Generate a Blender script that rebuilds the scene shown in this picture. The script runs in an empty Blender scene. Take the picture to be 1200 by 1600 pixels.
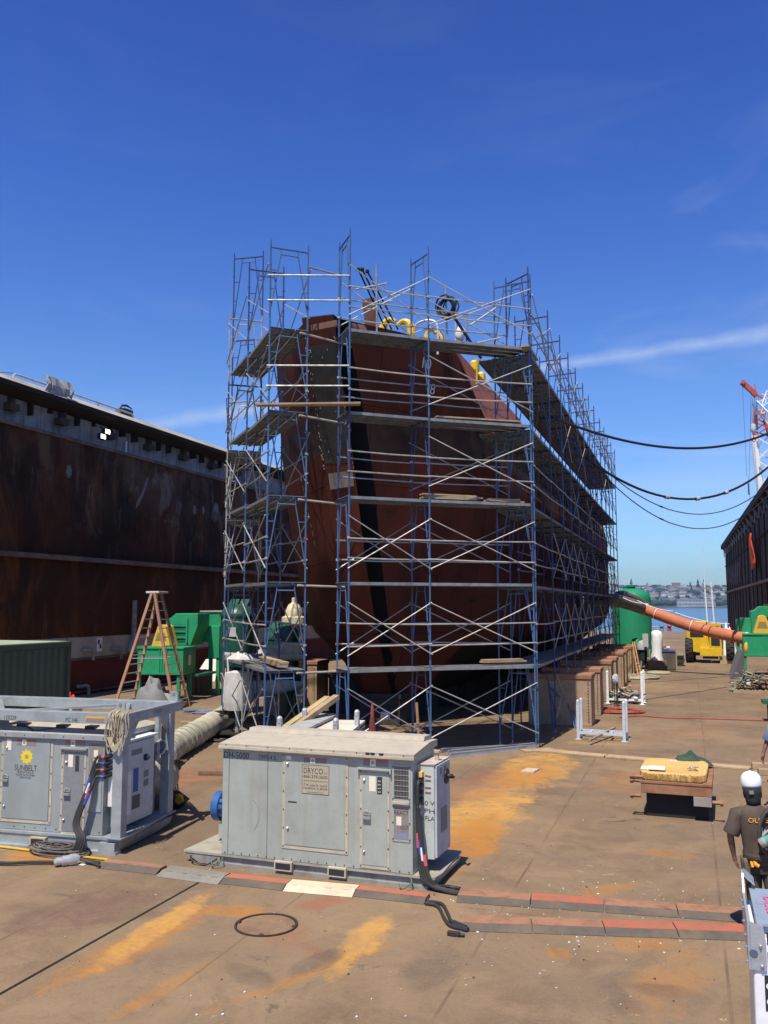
import bpy, bmesh, math, random
from mathutils import Vector, Matrix, noise as mnoise
random.seed(7)
R = math.radians
S = bpy.context.scene
COL = S.collection

# ---------------------------------------------------------------- camera
CAM = Vector((0, 0, 3.55)); PSI = R(18.97); TH = R(6.07); FPX = 1383.0
RT = Vector((math.cos(PSI), math.sin(PSI), 0))
FW = Vector((-math.sin(PSI)*math.cos(TH), math.cos(PSI)*math.cos(TH), math.sin(TH)))
UP = RT.cross(FW)
cd = bpy.data.cameras.new('camera'); cam = bpy.data.objects.new('camera', cd); COL.objects.link(cam)
cd.sensor_fit = 'VERTICAL'; cd.angle = 2*math.atan(800/FPX); cd.clip_start = 0.1; cd.clip_end = 20000
m = Matrix((RT, UP, -FW)).transposed().to_4x4(); m.translation = CAM; cam.matrix_world = m
S.camera = cam

# ---------------------------------------------------------------- sun and sky
SUN_EL, SUN_AZ = 63.0, 185.0            # azimuth clockwise from +Y (the dock axis)
sd = Vector((math.sin(R(SUN_AZ))*math.cos(R(SUN_EL)), math.cos(R(SUN_AZ))*math.cos(R(SUN_EL)), math.sin(R(SUN_EL))))
sl = bpy.data.lights.new('sun', 'SUN'); sl.energy = 4.8; sl.angle = R(0.53); sl.color = (1, .94, .83)
so = bpy.data.objects.new('sun', sl); COL.objects.link(so)
so.rotation_euler = sd.to_track_quat('Z', 'Y').to_euler(); so.location = (0, -20, 60)
W = bpy.data.worlds.new('World'); S.world = W; W.use_nodes = True
SKY_STRENGTH = .085
S.view_settings.view_transform = 'Standard'; S.view_settings.look = 'None'
S.view_settings.exposure = 0.30; S.view_settings.gamma = 1.0; S.view_settings.use_curve_mapping = False
S.cycles.max_bounces = 6; S.cycles.diffuse_bounces = 2; S.cycles.glossy_bounces = 2; S.cycles.transparent_max_bounces = 6
S.cycles.volume_bounces = 0; S.cycles.use_denoising = True

def ray(x, y): return FW + RT*((x-600)/FPX) - UP*((y-800)/FPX)
def gz(x, y, z=0.0):
    d = ray(x, y); return CAM + d*((z-CAM.z)/d.z)
def gx(x, y, X):
    d = ray(x, y); return CAM + d*(X/d.x)
def gy(x, y, Y):
    d = ray(x, y); return CAM + d*(Y/d.y)
def gpl(x, y, p, n):
    d = ray(x, y); return CAM + d*((p-CAM).dot(n)/d.dot(n))
def wp(x, w, z=0.0):                    # ground-plan point at image column x, horizontal depth w
    fh = Vector((-math.sin(PSI), math.cos(PSI), 0)); p = RT*((x-600)/FPX*w) + fh*w; p.z = z; return p
def V(*a): return Vector(a)

# ---------------------------------------------------------------- node helper
class G:
    def __init__(s, mat):
        mat.use_nodes = True; s.t = mat.node_tree; s.t.nodes.clear()
    def n(s, typ, **kw):
        nd = s.t.nodes.new(typ)
        for k, v in kw.items():
            if k[0] == 'i' and k[1:].isdigit(): s.put(nd.inputs[int(k[1:])], v)
            elif k.startswith('in_'): s.put(nd.inputs[k[3:].replace('_', ' ')], v)
            else: setattr(nd, k, v)
        return nd
    def put(s, sock, v):
        if isinstance(v, bpy.types.NodeSocket): s.t.links.new(v, sock)
        else:
            if sock.type == 'RGBA' and len(v) == 3: v = (*v, 1)
            sock.default_value = v
    def math(s, op, a, b=0.0, clamp=False): return s.n('ShaderNodeMath', operation=op, use_clamp=clamp, i0=a, i1=b).outputs[0]
    def noise(s, vec, scale=1.0, detail=4.0, rough=.55, dist=0.0):
        return s.n('ShaderNodeTexNoise', in_Vector=vec, in_Scale=scale, in_Detail=detail, in_Roughness=rough, in_Distortion=dist).outputs['Fac']
    def ramp(s, f, a, b, lo=0.0, hi=1.0):
        return s.n('ShaderNodeMapRange', i0=f, i1=a, i2=b, i3=lo, i4=hi, clamp=True).outputs[0]
    def mix(s, f, a, b, blend='MIX'):
        nd = s.n('ShaderNodeMix', data_type='RGBA', blend_type=blend)
        s.put(nd.inputs[0], f); s.put(nd.inputs[6], a); s.put(nd.inputs[7], b); return nd.outputs[2]
    def scale(s, vec, v): return s.n('ShaderNodeVectorMath', operation='MULTIPLY', i0=vec, i1=v).outputs[0]
    def pos(s): return s.n('ShaderNodeNewGeometry').outputs['Position']
    def obj(s): return s.n('ShaderNodeTexCoord').outputs['Object']
    def xyz(s, vec): return s.n('ShaderNodeSeparateXYZ', i0=vec).outputs
    def bsdf(s, col, rough=.6, metal=0.0, bump=None, bstr=.3, bdist=.02, spec=.4, **kw):
        b = s.n('ShaderNodeBsdfPrincipled'); s.put(b.inputs['Base Color'], col); s.put(b.inputs['Roughness'], rough)
        s.put(b.inputs['Metallic'], metal); b.inputs['Specular IOR Level'].default_value = spec
        for k, v in kw.items(): s.put(b.inputs[k.replace('_', ' ')], v)
        if bump is not None:
            s.put(b.inputs['Normal'], s.n('ShaderNodeBump', in_Strength=bstr, in_Distance=bdist, in_Height=bump).outputs[0])
        o = s.n('ShaderNodeOutputMaterial'); s.t.links.new(b.outputs[0], o.inputs[0]); return b

MATS = {}
def mat(name, c, c2=None, rough=.6, metal=0.0, sc=2.5, lo=.42, hi=.68, dirt=.35, dsc=9.0, dcol=None, bump=.15, bsc=30.0, streak=0.0, spec=.4, rust=0.0):
    """weathered surface: two tones mixed by noise, a finer dirt layer, optional runs down the face and rust spots"""
    if name in MATS: return MATS[name]
    m_ = bpy.data.materials.new(name); g = G(m_); p = g.pos()
    c2 = c2 or tuple(x*.78 for x in c)
    f = g.ramp(g.noise(p, sc, 6, .6, .3), lo, hi)
    col = g.mix(f, c, c2)
    d = g.ramp(g.noise(p, dsc, 5, .65), .48, .75, 0, dirt)
    col = g.mix(d, col, dcol or tuple(x*.45 for x in c))
    if streak:
        st = g.ramp(g.noise(g.scale(p, (7, 7, .5)), 1.0, 4, .6), .5, .75, 0, streak)
        col = g.mix(st, col, dcol or tuple(x*.5 for x in c))
    if rust:
        rs = g.ramp(g.noise(p, 5.5, 7, .7, .6), .60, .68, 0, rust)
        col = g.mix(rs, col, (.16, .065, .025))
    bh = g.noise(p, bsc, 4, .6)
    rr = g.ramp(g.noise(p, sc*2, 4), .3, .7, max(rough-.12, .05), min(rough+.12, 1))
    g.bsdf(col, rr, metal, bh, bump, .01, spec)
    MATS[name] = m_; return m_
def plain(name, c, rough=.6, metal=0.0, emit=0.0, spec=.4):
    if name in MATS: return MATS[name]
    m_ = bpy.data.materials.new(name); g = G(m_); p = g.pos()
    col = g.mix(g.ramp(g.noise(p, 14, 4), .4, .7, 0, .35), c, tuple(x*.7 for x in c))
    kw = dict(Emission_Color=c, Emission_Strength=emit) if emit else {}
    g.bsdf(col, rough, metal, spec=spec, **kw)
    MATS[name] = m_; return m_

# ---------------------------------------------------------------- mesh builder
class MB:
    def __init__(s): s.v = []; s.f = []; s.mi = []; s.c = 0
    def mat(s, i): s.c = i; return s
    def add(s, vs, fs):
        b = len(s.v); s.v += [Vector(x) for x in vs]
        for f in fs: s.f.append([b+i for i in f]); s.mi.append(s.c)
        return s
    def box(s, lo, hi, M_=None):
        x0, y0, z0 = lo; x1, y1, z1 = hi
        vs = [V(x0,y0,z0),V(x1,y0,z0),V(x1,y1,z0),V(x0,y1,z0),V(x0,y0,z1),V(x1,y0,z1),V(x1,y1,z1),V(x0,y1,z1)]
        if M_: vs = [M_ @ q for q in vs]
        return s.add(vs, [(0,3,2,1),(4,5,6,7),(0,1,5,4),(1,2,6,5),(2,3,7,6),(3,0,4,7)])
    def bar(s, a, b, w, h=None, up=(0,0,1)):      # rectangular bar from a to b, width w, height h along up
        a, b = Vector(a), Vector(b); h = h or w; d = (b-a).normalized(); u = Vector(up)
        r = d.cross(u)
        if r.length < 1e-4: r = d.cross(V(1,0,0))
        r.normalize(); u = r.cross(d)
        r *= w/2; u *= h/2
        vs = [a-r-u, a+r-u, a+r+u, a-r+u, b-r-u, b+r-u, b+r+u, b-r+u]
        return s.add(vs, [(0,1,2,3),(7,6,5,4),(0,4,5,1),(1,5,6,2),(2,6,7,3),(3,7,4,0)])
    def tube(s, pts, r, n=6, cap=True):
        pts = [Vector(p) for p in pts]; k = len(pts); rs = r if isinstance(r, (list, tuple)) else [r]*k
        d0 = (pts[1]-pts[0]).normalized(); u = d0.orthogonal().normalized(); vs = []
        for i, p in enumerate(pts):
            d = (pts[min(i+1, k-1)]-pts[max(i-1, 0)])
            d = d.normalized() if d.length > 1e-9 else d0
            u = (u - d*u.dot(d)); u = u.normalized() if u.length > 1e-6 else d.orthogonal().normalized()
            w = d.cross(u)
            for j in range(n):
                a = 2*math.pi*j/n; vs.append(p + (u*math.cos(a)+w*math.sin(a))*rs[i])
        fs = []
        for i in range(k-1):
            for j in range(n):
                fs.append((i*n+j, i*n+(j+1)%n, (i+1)*n+(j+1)%n, (i+1)*n+j))
        if cap: fs += [tuple(range(n-1, -1, -1)), tuple((k-1)*n+j for j in range(n))]
        return s.add(vs, fs)
    def lathe(s, prof, c=(0,0,0), n=20, axis=(0,0,1)):    # prof: (radius, height) pairs
        c = Vector(c); q = Vector(axis).to_track_quat('Z', 'Y'); vs = []; k = len(prof)
        for r, h in prof:
            for j in range(n):
                a = 2*math.pi*j/n; vs.append(c + q @ V(r*math.cos(a), r*math.sin(a), h))
        fs = [(i*n+j, i*n+(j+1)%n, (i+1)*n+(j+1)%n, (i+1)*n+j) for i in range(k-1) for j in range(n)]
        fs += [tuple(range(n-1, -1, -1)), tuple((k-1)*n+j for j in range(n))]
        return s.add(vs, fs)
    def prism(s, poly, ext):                              # polygon (3D points) extruded by a vector
        poly = [Vector(p) for p in poly]; e = Vector(ext); k = len(poly)
        return s.add(poly+[p+e for p in poly], [tuple(range(k-1, -1, -1)), tuple(range(k, 2*k))] + [(i, (i+1)%k, k+(i+1)%k, k+i) for i in range(k)])
    def ball(s, c, r, n=10, sq=(1,1,1), jit=0.0):
        c = Vector(c); vs = []; m2 = max(4, n//2+1)
        for i in range(m2+1):
            t = math.pi*i/m2
            for j in range(n):
                a = 2*math.pi*j/n; d = V(math.sin(t)*math.cos(a), math.sin(t)*math.sin(a), math.cos(t))
                k = 1 + (jit*mnoise.noise(d*2.3+c*3.1) if jit else 0)
                vs.append(c + V(d.x*sq[0], d.y*sq[1], d.z*sq[2])*r*k)
        return s.add(vs, [(i*n+j, (i+1)*n+j, (i+1)*n+(j+1)%n, i*n+(j+1)%n) for i in range(m2) for j in range(n)])
    def grid(s, P, close=False):                          # P: rows of points
        k = len(P[0]); vs = [q for row in P for q in row]
        return s.add(vs, [(i*k+j, i*k+(j+1)%k, (i+1)*k+(j+1)%k, (i+1)*k+j) for i in range(len(P)-1) for j in range(k if close else k-1)])
    def build(s, name, mats, parent=None, world=False, bevel=0.0, smooth=False, weld=False):
        me = bpy.data.meshes.new(name)
        vs = s.v
        if world and parent is not None:
            inv = parent_matrix(parent).inverted(); vs = [inv @ q for q in vs]
        me.from_pydata([tuple(q) for q in vs], [], s.f)
        for q in (mats if isinstance(mats, (list, tuple)) else [mats]): me.materials.append(q)
        me.polygons.foreach_set('material_index', s.mi)
        b = bmesh.new(); b.from_mesh(me)
        if weld: bmesh.ops.remove_doubles(b, verts=b.verts, dist=1e-4)
        bmesh.ops.recalc_face_normals(b, faces=b.faces)
        b.to_mesh(me); b.free()
        if smooth:
            me.polygons.foreach_set('use_smooth', [True]*len(me.polygons))
            if smooth != 'all': me.set_sharp_from_angle(angle=R(38))
        me.update()
        o = bpy.data.objects.new(name, me); COL.objects.link(o)
        if parent is not None: o.parent = parent
        if bevel:
            md = o.modifiers.new('bevel', 'BEVEL'); md.width = bevel; md.segments = 2; md.limit_method = 'ANGLE'; md.angle_limit = R(40)
        return o
def parent_matrix(p):
    m_ = Matrix.LocRotScale(p.location, p.rotation_euler, p.scale)
    return parent_matrix(p.parent) @ m_ if p.parent else m_
def tag(o, label=None, cat=None, group=None, kind=None):
    if label: o['label'] = label
    if cat: o['category'] = cat
    if group: o['group'] = group
    if kind: o['kind'] = kind
    return o
def thing(name, label, cat, loc=(0,0,0), rz=0.0, group=None, kind=None):
    o = bpy.data.objects.new(name, None); COL.objects.link(o); o.empty_display_size = .2
    o.location = loc; o.rotation_euler = (0, 0, rz); return tag(o, label, cat, group, kind)
def lbl(o, s): o['label'] = s; return o
def dup(o, loc=None, rz=None, label=None):
    def cp(a, par):
        c = a.copy(); COL.objects.link(c)
        if par is not None: c.parent = par
        for ch in [x for x in bpy.data.objects if x.parent == a]: cp(ch, c)
        return c
    c = cp(o, None)
    if loc is not None: c.location = loc
    if rz is not None: c.rotation_euler = (0, 0, rz)
    if label: c['label'] = label
    return c
def text(name, s, m_, parent, c, right, up, h, width=None, world=False, off=.004, spacing=1.0):
    """lettering as flat mesh: centre c, reading along right, cap height h, optional total width"""
    cu = bpy.data.curves.new('t', 'FONT'); cu.body = s; cu.align_x = 'CENTER'; cu.align_y = 'CENTER'; cu.size = 1.0; cu.space_character = spacing
    cu.resolution_u = 3; cu.extrude = 0.0
    o = bpy.data.objects.new('t', cu); COL.objects.link(o)
    dg = bpy.context.evaluated_depsgraph_get(); me = bpy.data.meshes.new_from_object(o.evaluated_get(dg)); bpy.data.objects.remove(o); bpy.data.curves.remove(cu)
    xs = [q.co.x for q in me.vertices]; ys = [q.co.y for q in me.vertices]
    if not xs: return
    x0, x1, y0, y1 = min(xs), max(xs), min(ys), max(ys); sy = h/max(y1-y0, 1e-4); sx = (width/(x1-x0)) if width else sy
    right = Vector(right).normalized(); up = Vector(up).normalized(); nr = right.cross(up); c = Vector(c)
    inv = parent_matrix(parent).inverted() if (world and parent) else None
    for q in me.vertices:
        p = c + right*((q.co.x-(x0+x1)/2)*sx) + up*((q.co.y-(y0+y1)/2)*sy) + nr*off
        q.co = inv @ p if inv else p
    me.name = name; me.materials.clear(); me.materials.append(m_)
    o = bpy.data.objects.new(name, me); COL.objects.link(o)
    if parent: o.parent = parent
    return o
def sag(a, b, s, n=24):
    a, b = Vector(a), Vector(b)
    return [a.lerp(b, i/n) - V(0, 0, s*4*(i/n)*(1-i/n)) for i in range(n+1)]
def spline(pts, n=6):                                     # Catmull-Rom through points
    pts = [Vector(p) for p in pts]; out = []
    for i in range(len(pts)-1):
        p0 = pts[max(i-1, 0)]; p1 = pts[i]; p2 = pts[i+1]; p3 = pts[min(i+2, len(pts)-1)]
        for k in range(n):
            t = k/n; out.append(.5*((2*p1)+(p2-p0)*t+(2*p0-5*p1+4*p2-p3)*t*t+(3*p1-p0-3*p2+p3)*t**3))
    return out+[pts[-1]]

# ---------------------------------------------------------------- sky shader (same for every ray)
g = G(W); t = W.node_tree
sky = g.n('ShaderNodeTexSky', sky_type='NISHITA', sun_disc=False, sun_elevation=R(SUN_EL), sun_rotation=R(SUN_AZ), altitude=0, air_density=1.0, dust_density=.6, ozone_density=3.0)
d = g.n('ShaderNodeTexCoord').outputs['Generated']
# thin cirrus and one long contrail, placed by sky direction
dA = ray(255, 662).normalized(); dB = ray(1200, 522).normalized(); pn = dA.cross(dB).normalized()
dist = g.math('ABSOLUTE', g.math('ADD', g.n('ShaderNodeVectorMath', operation='DOT_PRODUCT', i0=d, i1=pn).outputs['Value'], g.math('MULTIPLY', g.math('SUBTRACT', g.noise(d, 9, 3), .5), .012)))
wdt = g.math('MULTIPLY_ADD', g.noise(d, 14, 5, .7), .012)
wdt = g.n('ShaderNodeMath', operation='MULTIPLY_ADD', i0=g.noise(d, 14, 5, .7), i1=.017, i2=.002).outputs[0]
trail = g.math('SUBTRACT', 1.0, g.math('DIVIDE', dist, wdt), True)
trail = g.math('MULTIPLY', g.math('MULTIPLY', trail, g.ramp(g.noise(d, 40, 4, .7), .25, .65, .5, 1)), .36)
z = g.xyz(d)[2]
ci = g.ramp(g.noise(g.scale(d, (1.2, 1.2, 4.5)), 2.6, 7, .62, .8), .52, .80, 0, .26)
ci = g.math('MULTIPLY', ci, g.ramp(z, .02, .14, .3, 1)); ci = g.math('MULTIPLY', ci, g.ramp(z, .22, .50, 1, .22))
right = g.ramp(g.n('ShaderNodeVectorMath', operation='DOT_PRODUCT', i0=d, i1=RT).outputs['Value'], -.2, .35, .35, 1)
ci = g.math('MULTIPLY', ci, right)
cl = g.math('ADD', ci, trail, True)
hs = g.n('ShaderNodeGamma', in_Color=sky.outputs[0], in_Gamma=1.42)
rmp = g.n('ShaderNodeValToRGB'); g.put(rmp.inputs[0], z)          # deepen the blue with height; greyed overhead, unseen, to cut blue fill
for i_, (p_, c_) in enumerate(((0.0, (.40, .56, .74)), (.10, (.52, .60, .76)), (.24, (.56, .65, .82)), (.44, (.40, .57, .93)), (.60, (.32, .47, .88)), (.78, (.46, .44, .52)), (1.0, (.50, .46, .50)))):
    e_ = rmp.color_ramp.elements[i_] if i_ < 2 else rmp.color_ramp.elements.new(p_)
    e_.position = p_; e_.color = (*c_, 1)
tn = g.mix(1.0, hs.outputs[0], rmp.outputs[0], 'MULTIPLY')
skyc = g.mix(cl, tn, (7.6, 8.3, 9.6))
bg = g.n('ShaderNodeBackground', in_Color=skyc, in_Strength=SKY_STRENGTH)
wo = g.n('ShaderNodeOutputWorld'); t.links.new(bg.outputs[0], wo.inputs[0])
# ================================================================ deck, water, far shore
def deck_material():
    m_ = bpy.data.materials.new('deck_steel'); g = G(m_); p = g.pos(); x, y, z = g.xyz(p)
    wp_ = g.n('ShaderNodeVectorMath', operation='ADD', i0=p, i1=g.scale(g.n('ShaderNodeTexNoise', in_Vector=p, in_Scale=.8, in_Detail=4.0).outputs['Color'], (1.6, 1.6, 0))).outputs[0]
    base = g.mix(g.ramp(g.noise(wp_, .20, 8, .62), .36, .62), (.270, .182, .100), (.175, .120, .076))
    base = g.mix(g.ramp(g.noise(g.scale(wp_, (1, .6, 1)), .75, 9, .68), .48, .68, 0, .75), base, (.135, .086, .050))
    base = g.mix(g.ramp(g.noise(g.scale(wp_, (.7, 1, 1)), 1.05, 9, .7), .52, .70, 0, .65), base, (.30, .195, .112))
    base = g.mix(g.ramp(g.noise(wp_, .48, 8, .7), .55, .68, 0, .55), base, (.125, .098, .074))
    brk = g.ramp(g.noise(p, 2.0, 10, .76, .5), .36, .54, .32, 1)
    def blob(cx, cy, rx, ry, k, ang=0.0, amp=.9):
        dx = g.math('SUBTRACT', x, cx); dy = g.math('SUBTRACT', y, cy); ca, sa = math.cos(ang), math.sin(ang)
        u = g.math('ADD', g.math('MULTIPLY', dx, ca/rx), g.math('MULTIPLY', dy, sa/rx)); v = g.math('ADD', g.math('MULTIPLY', dx, -sa/ry), g.math('MULTIPLY', dy, ca/ry))
        r2 = g.math('ADD', g.math('MULTIPLY', u, u), g.math('MULTIPLY', v, v))
        wob = g.math('ADD', g.math('MULTIPLY', g.math('SUBTRACT', g.noise(p, 1.4, 6, .7), .5), 3.4), g.math('MULTIPLY', g.math('SUBTRACT', g.noise(p, 9, 6, .75), .5), 1.5))
        return g.math('MULTIPLY', g.ramp(g.math('ADD', r2, wob), 1.05, .35, 0, k), brk)
    ORG, YEL, RED, DRK, PUR = (.40, .165, .030), (.52, .27, .06), (.28, .105, .055), (.085, .062, .05), (.15, .085, .06)
    def bl(px, py, px2, py2, asp, k, c, base):      # blob along the line between two photo points on the deck
        a, b = gz(px, py), gz(px2, py2); L = (b-a).length/2; mid = (a+b)/2
        return g.mix(blob(mid.x, mid.y, L, max(L*asp, .12), k, math.atan2(b.y-a.y, b.x-a.x)), base, c)
    for a in ((0,1470,250,1380,.5,.8,PUR),(0,1335,110,1345,.6,.9,ORG),(40,1560,330,1420,.22,.75,ORG),(300,1420,420,1425,.5,.75,ORG),(140,1520,330,1395,.16,.85,YEL),(330,1580,620,1470,.10,.5,ORG),(180,1590,330,1500,.2,.6,ORG),
              (440,1420,560,1400,.5,.75,RED),(415,1430,500,1500,.4,.5,RED),(540,1500,600,1430,.35,.85,YEL),(500,1540,560,1490,.25,.55,YEL),(270,1220,345,1215,.45,.75,ORG),(260,1235,330,1195,.5,.55,RED),
              (690,1330,810,1215,.26,.95,YEL),(790,1240,870,1170,.30,.85,YEL),(690,1365,770,1270,.3,.7,ORG),(720,1350,760,1290,.4,.7,ORG),(800,1235,850,1190,.35,.7,ORG),(740,1220,790,1200,.6,.45,RED),(660,1260,800,1215,.5,.45,RED),
              (900,1400,1000,1380,.4,.5,ORG),(860,1480,890,1500,.8,.7,ORG),(940,1480,1060,1470,.5,.45,ORG),(1010,1590,1080,1480,.4,.4,ORG),(1000,1330,1090,1340,.6,.35,ORG),
              (640,1560,700,1470,.4,.5,DRK),(440,1530,540,1480,.35,.5,DRK),(980,1540,1110,1560,.5,.45,DRK),(930,1530,1000,1590,.5,.4,DRK),(350,1500,450,1560,.3,.35,DRK),(940,1240,1010,1200,.4,.3,ORG),(1000,1160,1150,1130,.3,.3,RED),
              (880,1160,1000,1165,.25,.35,YEL)):
        base = bl(*a, base)
    # scuffs, grit, crisp dark stains and chalky spatter
    base = g.mix(g.ramp(g.noise(g.scale(wp_, (1, .3, 1)), 2.6, 9, .72), .54, .72, 0, .45), base, (.115, .078, .052))
    base = g.mix(g.ramp(g.noise(p, 34, 5, .7), .5, .75, 0, .28), base, (.38, .27, .18))
    base = g.mix(g.ramp(g.noise(p, 13, 8, .75), .56, .70, 0, .45), base, (.10, .068, .046))
    low = g.ramp(g.noise(p, .42, 4), .48, .60)
    base = g.mix(g.math('MULTIPLY', g.ramp(g.noise(wp_, 1.9, 9, .74), .60, .655, 0, .75), low), base, (.055, .046, .042))
    low2 = g.ramp(g.noise(g.scale(p, (1, 1, 1)), .55, 4), .52, .60)
    base = g.mix(g.math('MULTIPLY', g.ramp(g.noise(wp_, 4.6, 9, .76), .615, .645, 0, .8), low2), base, (.52, .40, .25))
    vor = g.n('ShaderNodeTexVoronoi', in_Vector=p, in_Scale=2.4, in_Randomness=1.0)
    spk = g.math('MULTIPLY', g.ramp(vor.outputs['Distance'], .022, .032, 1, 0), g.ramp(g.noise(p, .45, 3), .50, .58))
    base = g.mix(g.math('MULTIPLY', spk, .8), base, (.62, .58, .52))
    # welded plate seams
    def seam(c, step, off, w):
        q = g.math('ABSOLUTE', g.math('SUBTRACT', g.math('MODULO', g.math('ADD', c, off+step*50), step), step/2))
        return g.ramp(q, w, w*2.2, 1, 0)
    sm = g.math('MAXIMUM', seam(x, 2.44, 1.0, .008), seam(y, 9.1, 3.0, .008))
    base = g.mix(g.math('MULTIPLY', sm, g.ramp(g.noise(p, .8, 3), .42, .66, .0, .6)), base, (.08, .052, .04))
    h = g.math('ADD', g.noise(p, 9, 7, .65), g.math('MULTIPLY', g.noise(p, 70, 3), .3)); h = g.math('SUBTRACT', h, g.math('MULTIPLY', sm, .6))
    g.bsdf(base, g.ramp(g.noise(p, 2.2, 5), .3, .7, .62, .92), 0, h, .6, .014, .3)
    return m_
DX0, DX1, DY0, DY1 = -23.3, 7.2, -8.0, 131.0
dk = MB().box((DX0-6, DY0, -1.9), (DX1+.3, DY1, 0)).build('dock_deck', deck_material()); tag(dk, kind='structure')
steelrust = mat('rusty_steel', (.20, .10, .055), (.13, .07, .045), rough=.8, rust=.6)
blackgap = plain('seam_gap', (.012, .010, .009), .95)
def strip(a, b, w, z, m_, name):
    a, b = Vector(a), Vector(b); d = (b-a).normalized(); n = V(-d.y, d.x, 0)*w/2
    o = MB().prism([a-n, b-n, b+n, a+n], (0, 0, z)).build(name, m_); return tag(o, kind='structure')
strip((-6.13, 3, 0), (-6.12, 10.6, 0), .035, .004, blackgap, 'deck_joint')

def water_material():
    m_ = bpy.data.materials.new('bay_water'); g = G(m_); p = g.pos()
    h = g.noise(g.scale(p, (.10, .035, 1)), 1.0, 6, .65)
    col = g.mix(g.ramp(g.noise(g.scale(p, (.01, .002, 1)), 1.0, 5, .6), .35, .65), (.018, .06, .135), (.03, .085, .17))
    g.bsdf(col, .22, 0, h, .8, 1.2, .5); return m_
wt = MB().box((-9000, -3000, -3.2), (9000, 9000, -2.1)).build('bay_water', water_material()); tag(wt, kind='structure')

# ---- far shore: a low hill with houses and trees standing on it, about 3 km away
SH = 2600.0
FH = Vector((-math.sin(PSI), math.cos(PSI), 0))
def shore(u, v): return RT*u + FH*(SH+v)            # u across, v inland
def hill_h(u, v):
    n = mnoise.noise(V(u*.0021+3.1, v*.003, 0))*.5 + mnoise.noise(V(u*.006, v*.008, 4))*.25
    return 1.0 + (72+26*n)*min(1, max(0, v/520))**.8
mh = MB(); rows = []
for j in range(14):
    v = -20 + j*50
    rows.append([V(*(shore(u, v).xy), (-2.3 if j == 0 else hill_h(u, max(v, 0)))) for u in range(-400, 1500, 40)])
mh.grid(rows)
rows2 = [[q.copy() for q in rows[-1]], [V(*(shore(u, 900).xy), 30) for u in range(-400, 1500, 40)]]; mh.grid(rows2)
hm = mat('hillside_green', (.040, .062, .032), (.065, .075, .045), rough=.95, sc=.02, dsc=.08, dirt=.5, dcol=(.11, .11, .095), bsc=.3)
tag(mh.build('hills', hm, smooth='all'), kind='structure')
rnd = random.Random(11)
wallm = [mat('house_wall_%s' % n_, c, rough=.9, sc=.05, dsc=.2, dirt=.2) for n_, c in (('white', (.84, .83, .80)), ('cream', (.62, .54, .42)), ('grey', (.42, .42, .42)), ('tan', (.48, .36, .27)), ('brick', (.36, .22, .17)))]
roofm = [mat('house_roof_%s' % n_, c, rough=.95, sc=.05, dsc=.2) for n_, c in (('grey', (.20, .205, .21)), ('brown', (.15, .115, .10)), ('dark', (.09, .095, .10)))]
winm = plain('far_window', (.06, .075, .09), .2)
def house(u, v, w, dd, h, wi, ri, label, flat=False, name='house', rows_=0):
    p = shore(u, v); z0 = hill_h(u, max(v, 0))-1.5
    t_ = thing(name, label, 'building' if flat else 'house', (p.x, p.y, z0), PSI+rnd.uniform(-.25, .25), 'houses on the far hillside')
    MB().box((-w/2, -dd/2, 0), (w/2, dd/2, h)).build('wall', wallm[wi], t_)
    r = MB()
    if flat: r.box((-w/2-.3, -dd/2-.3, h), (w/2+.3, dd/2+.3, h+.8))
    else:
        r.prism([(-w/2-.5, -dd/2-.6, h), (w/2+.5, -dd/2-.6, h), (w/2+.5, dd/2+.6, h), (-w/2-.5, dd/2+.6, h)], (0, 0, .15))
        r.add([(-w/2-.5, -dd/2-.6, h+.15), (w/2+.5, -dd/2-.6, h+.15), (w/2+.5, dd/2+.6, h+.15), (-w/2-.5, dd/2+.6, h+.15), (-w/2-.5, 0, h+dd*.33), (w/2+.5, 0, h+dd*.33)], [(0,1,5,4),(2,3,4,5),(3,0,4),(1,2,5)])
    r.build('roof', roofm[ri], t_)
    nw = max(2, int(w/4)); fl = rows_ or max(1, int(h/3.2))
    wn = MB()
    for i in range(nw):
        for k in range(fl):
            cx = -w/2 + (i+.5)*w/nw; cz = (k+.35)*h/fl
            wn.box((cx-w/nw*.28, -dd/2-.08, cz), (cx+w/nw*.28, -dd/2+.05, cz+h/fl*.5))
    wn.build('window', winm, t_)
    return t_
adj = ['white', 'cream', 'grey', 'tan', 'brick red']
def px_u(px, v): return (px-600)/FPX*(SH+v)
n_h = 0
for i in range(150):
    v = rnd.choice([rnd.uniform(25, 180), rnd.uniform(120, 480), rnd.uniform(300, 560)]); px = rnd.uniform(955, 1128)
    wi = rnd.choice([0, 0, 0, 0, 1, 2, 2]); ri = rnd.randrange(3)
    house(px_u(px, v), v, rnd.uniform(12, 25), rnd.uniform(10, 15), rnd.uniform(7, 12), wi, ri, 'small pitched-roof house among trees on the far hillside across the bay')
house(px_u(1055, 470), 470, 26, 18, 22, 4, 0, 'brownish slab apartment block high on the far hill, left of two conifers', True, 'apartment_block', 6)
house(px_u(1068, 450), 450, 12, 14, 16, 0, 0, 'narrow pale apartment block beside the brownish slab block on the far hill', True, 'apartment_block', 5)
house(px_u(1050, 190), 190, 34, 20, 15, 4, 1, 'wide reddish flat-roofed building halfway up the far hill', True, 'apartment_block', 3)
house(px_u(1064, 185), 185, 22, 18, 17, 1, 1, 'cream flat-roofed building joined to the reddish one on the far hill', True, 'apartment_block', 3)
house(px_u(1090, 260), 260, 44, 20, 13, 2, 0, 'long grey building on the far hill behind the twin white poles', True, 'apartment_block', 3)
house(px_u(1083, 8), 8, 105, 26, 22, 2, 2, 'long dark waterfront shed at the far shoreline', True, 'waterfront_shed', 2).children[0].data.materials[0] = mat('dark_shed', (.10, .12, .16), rough=.8, sc=.05)
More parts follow.
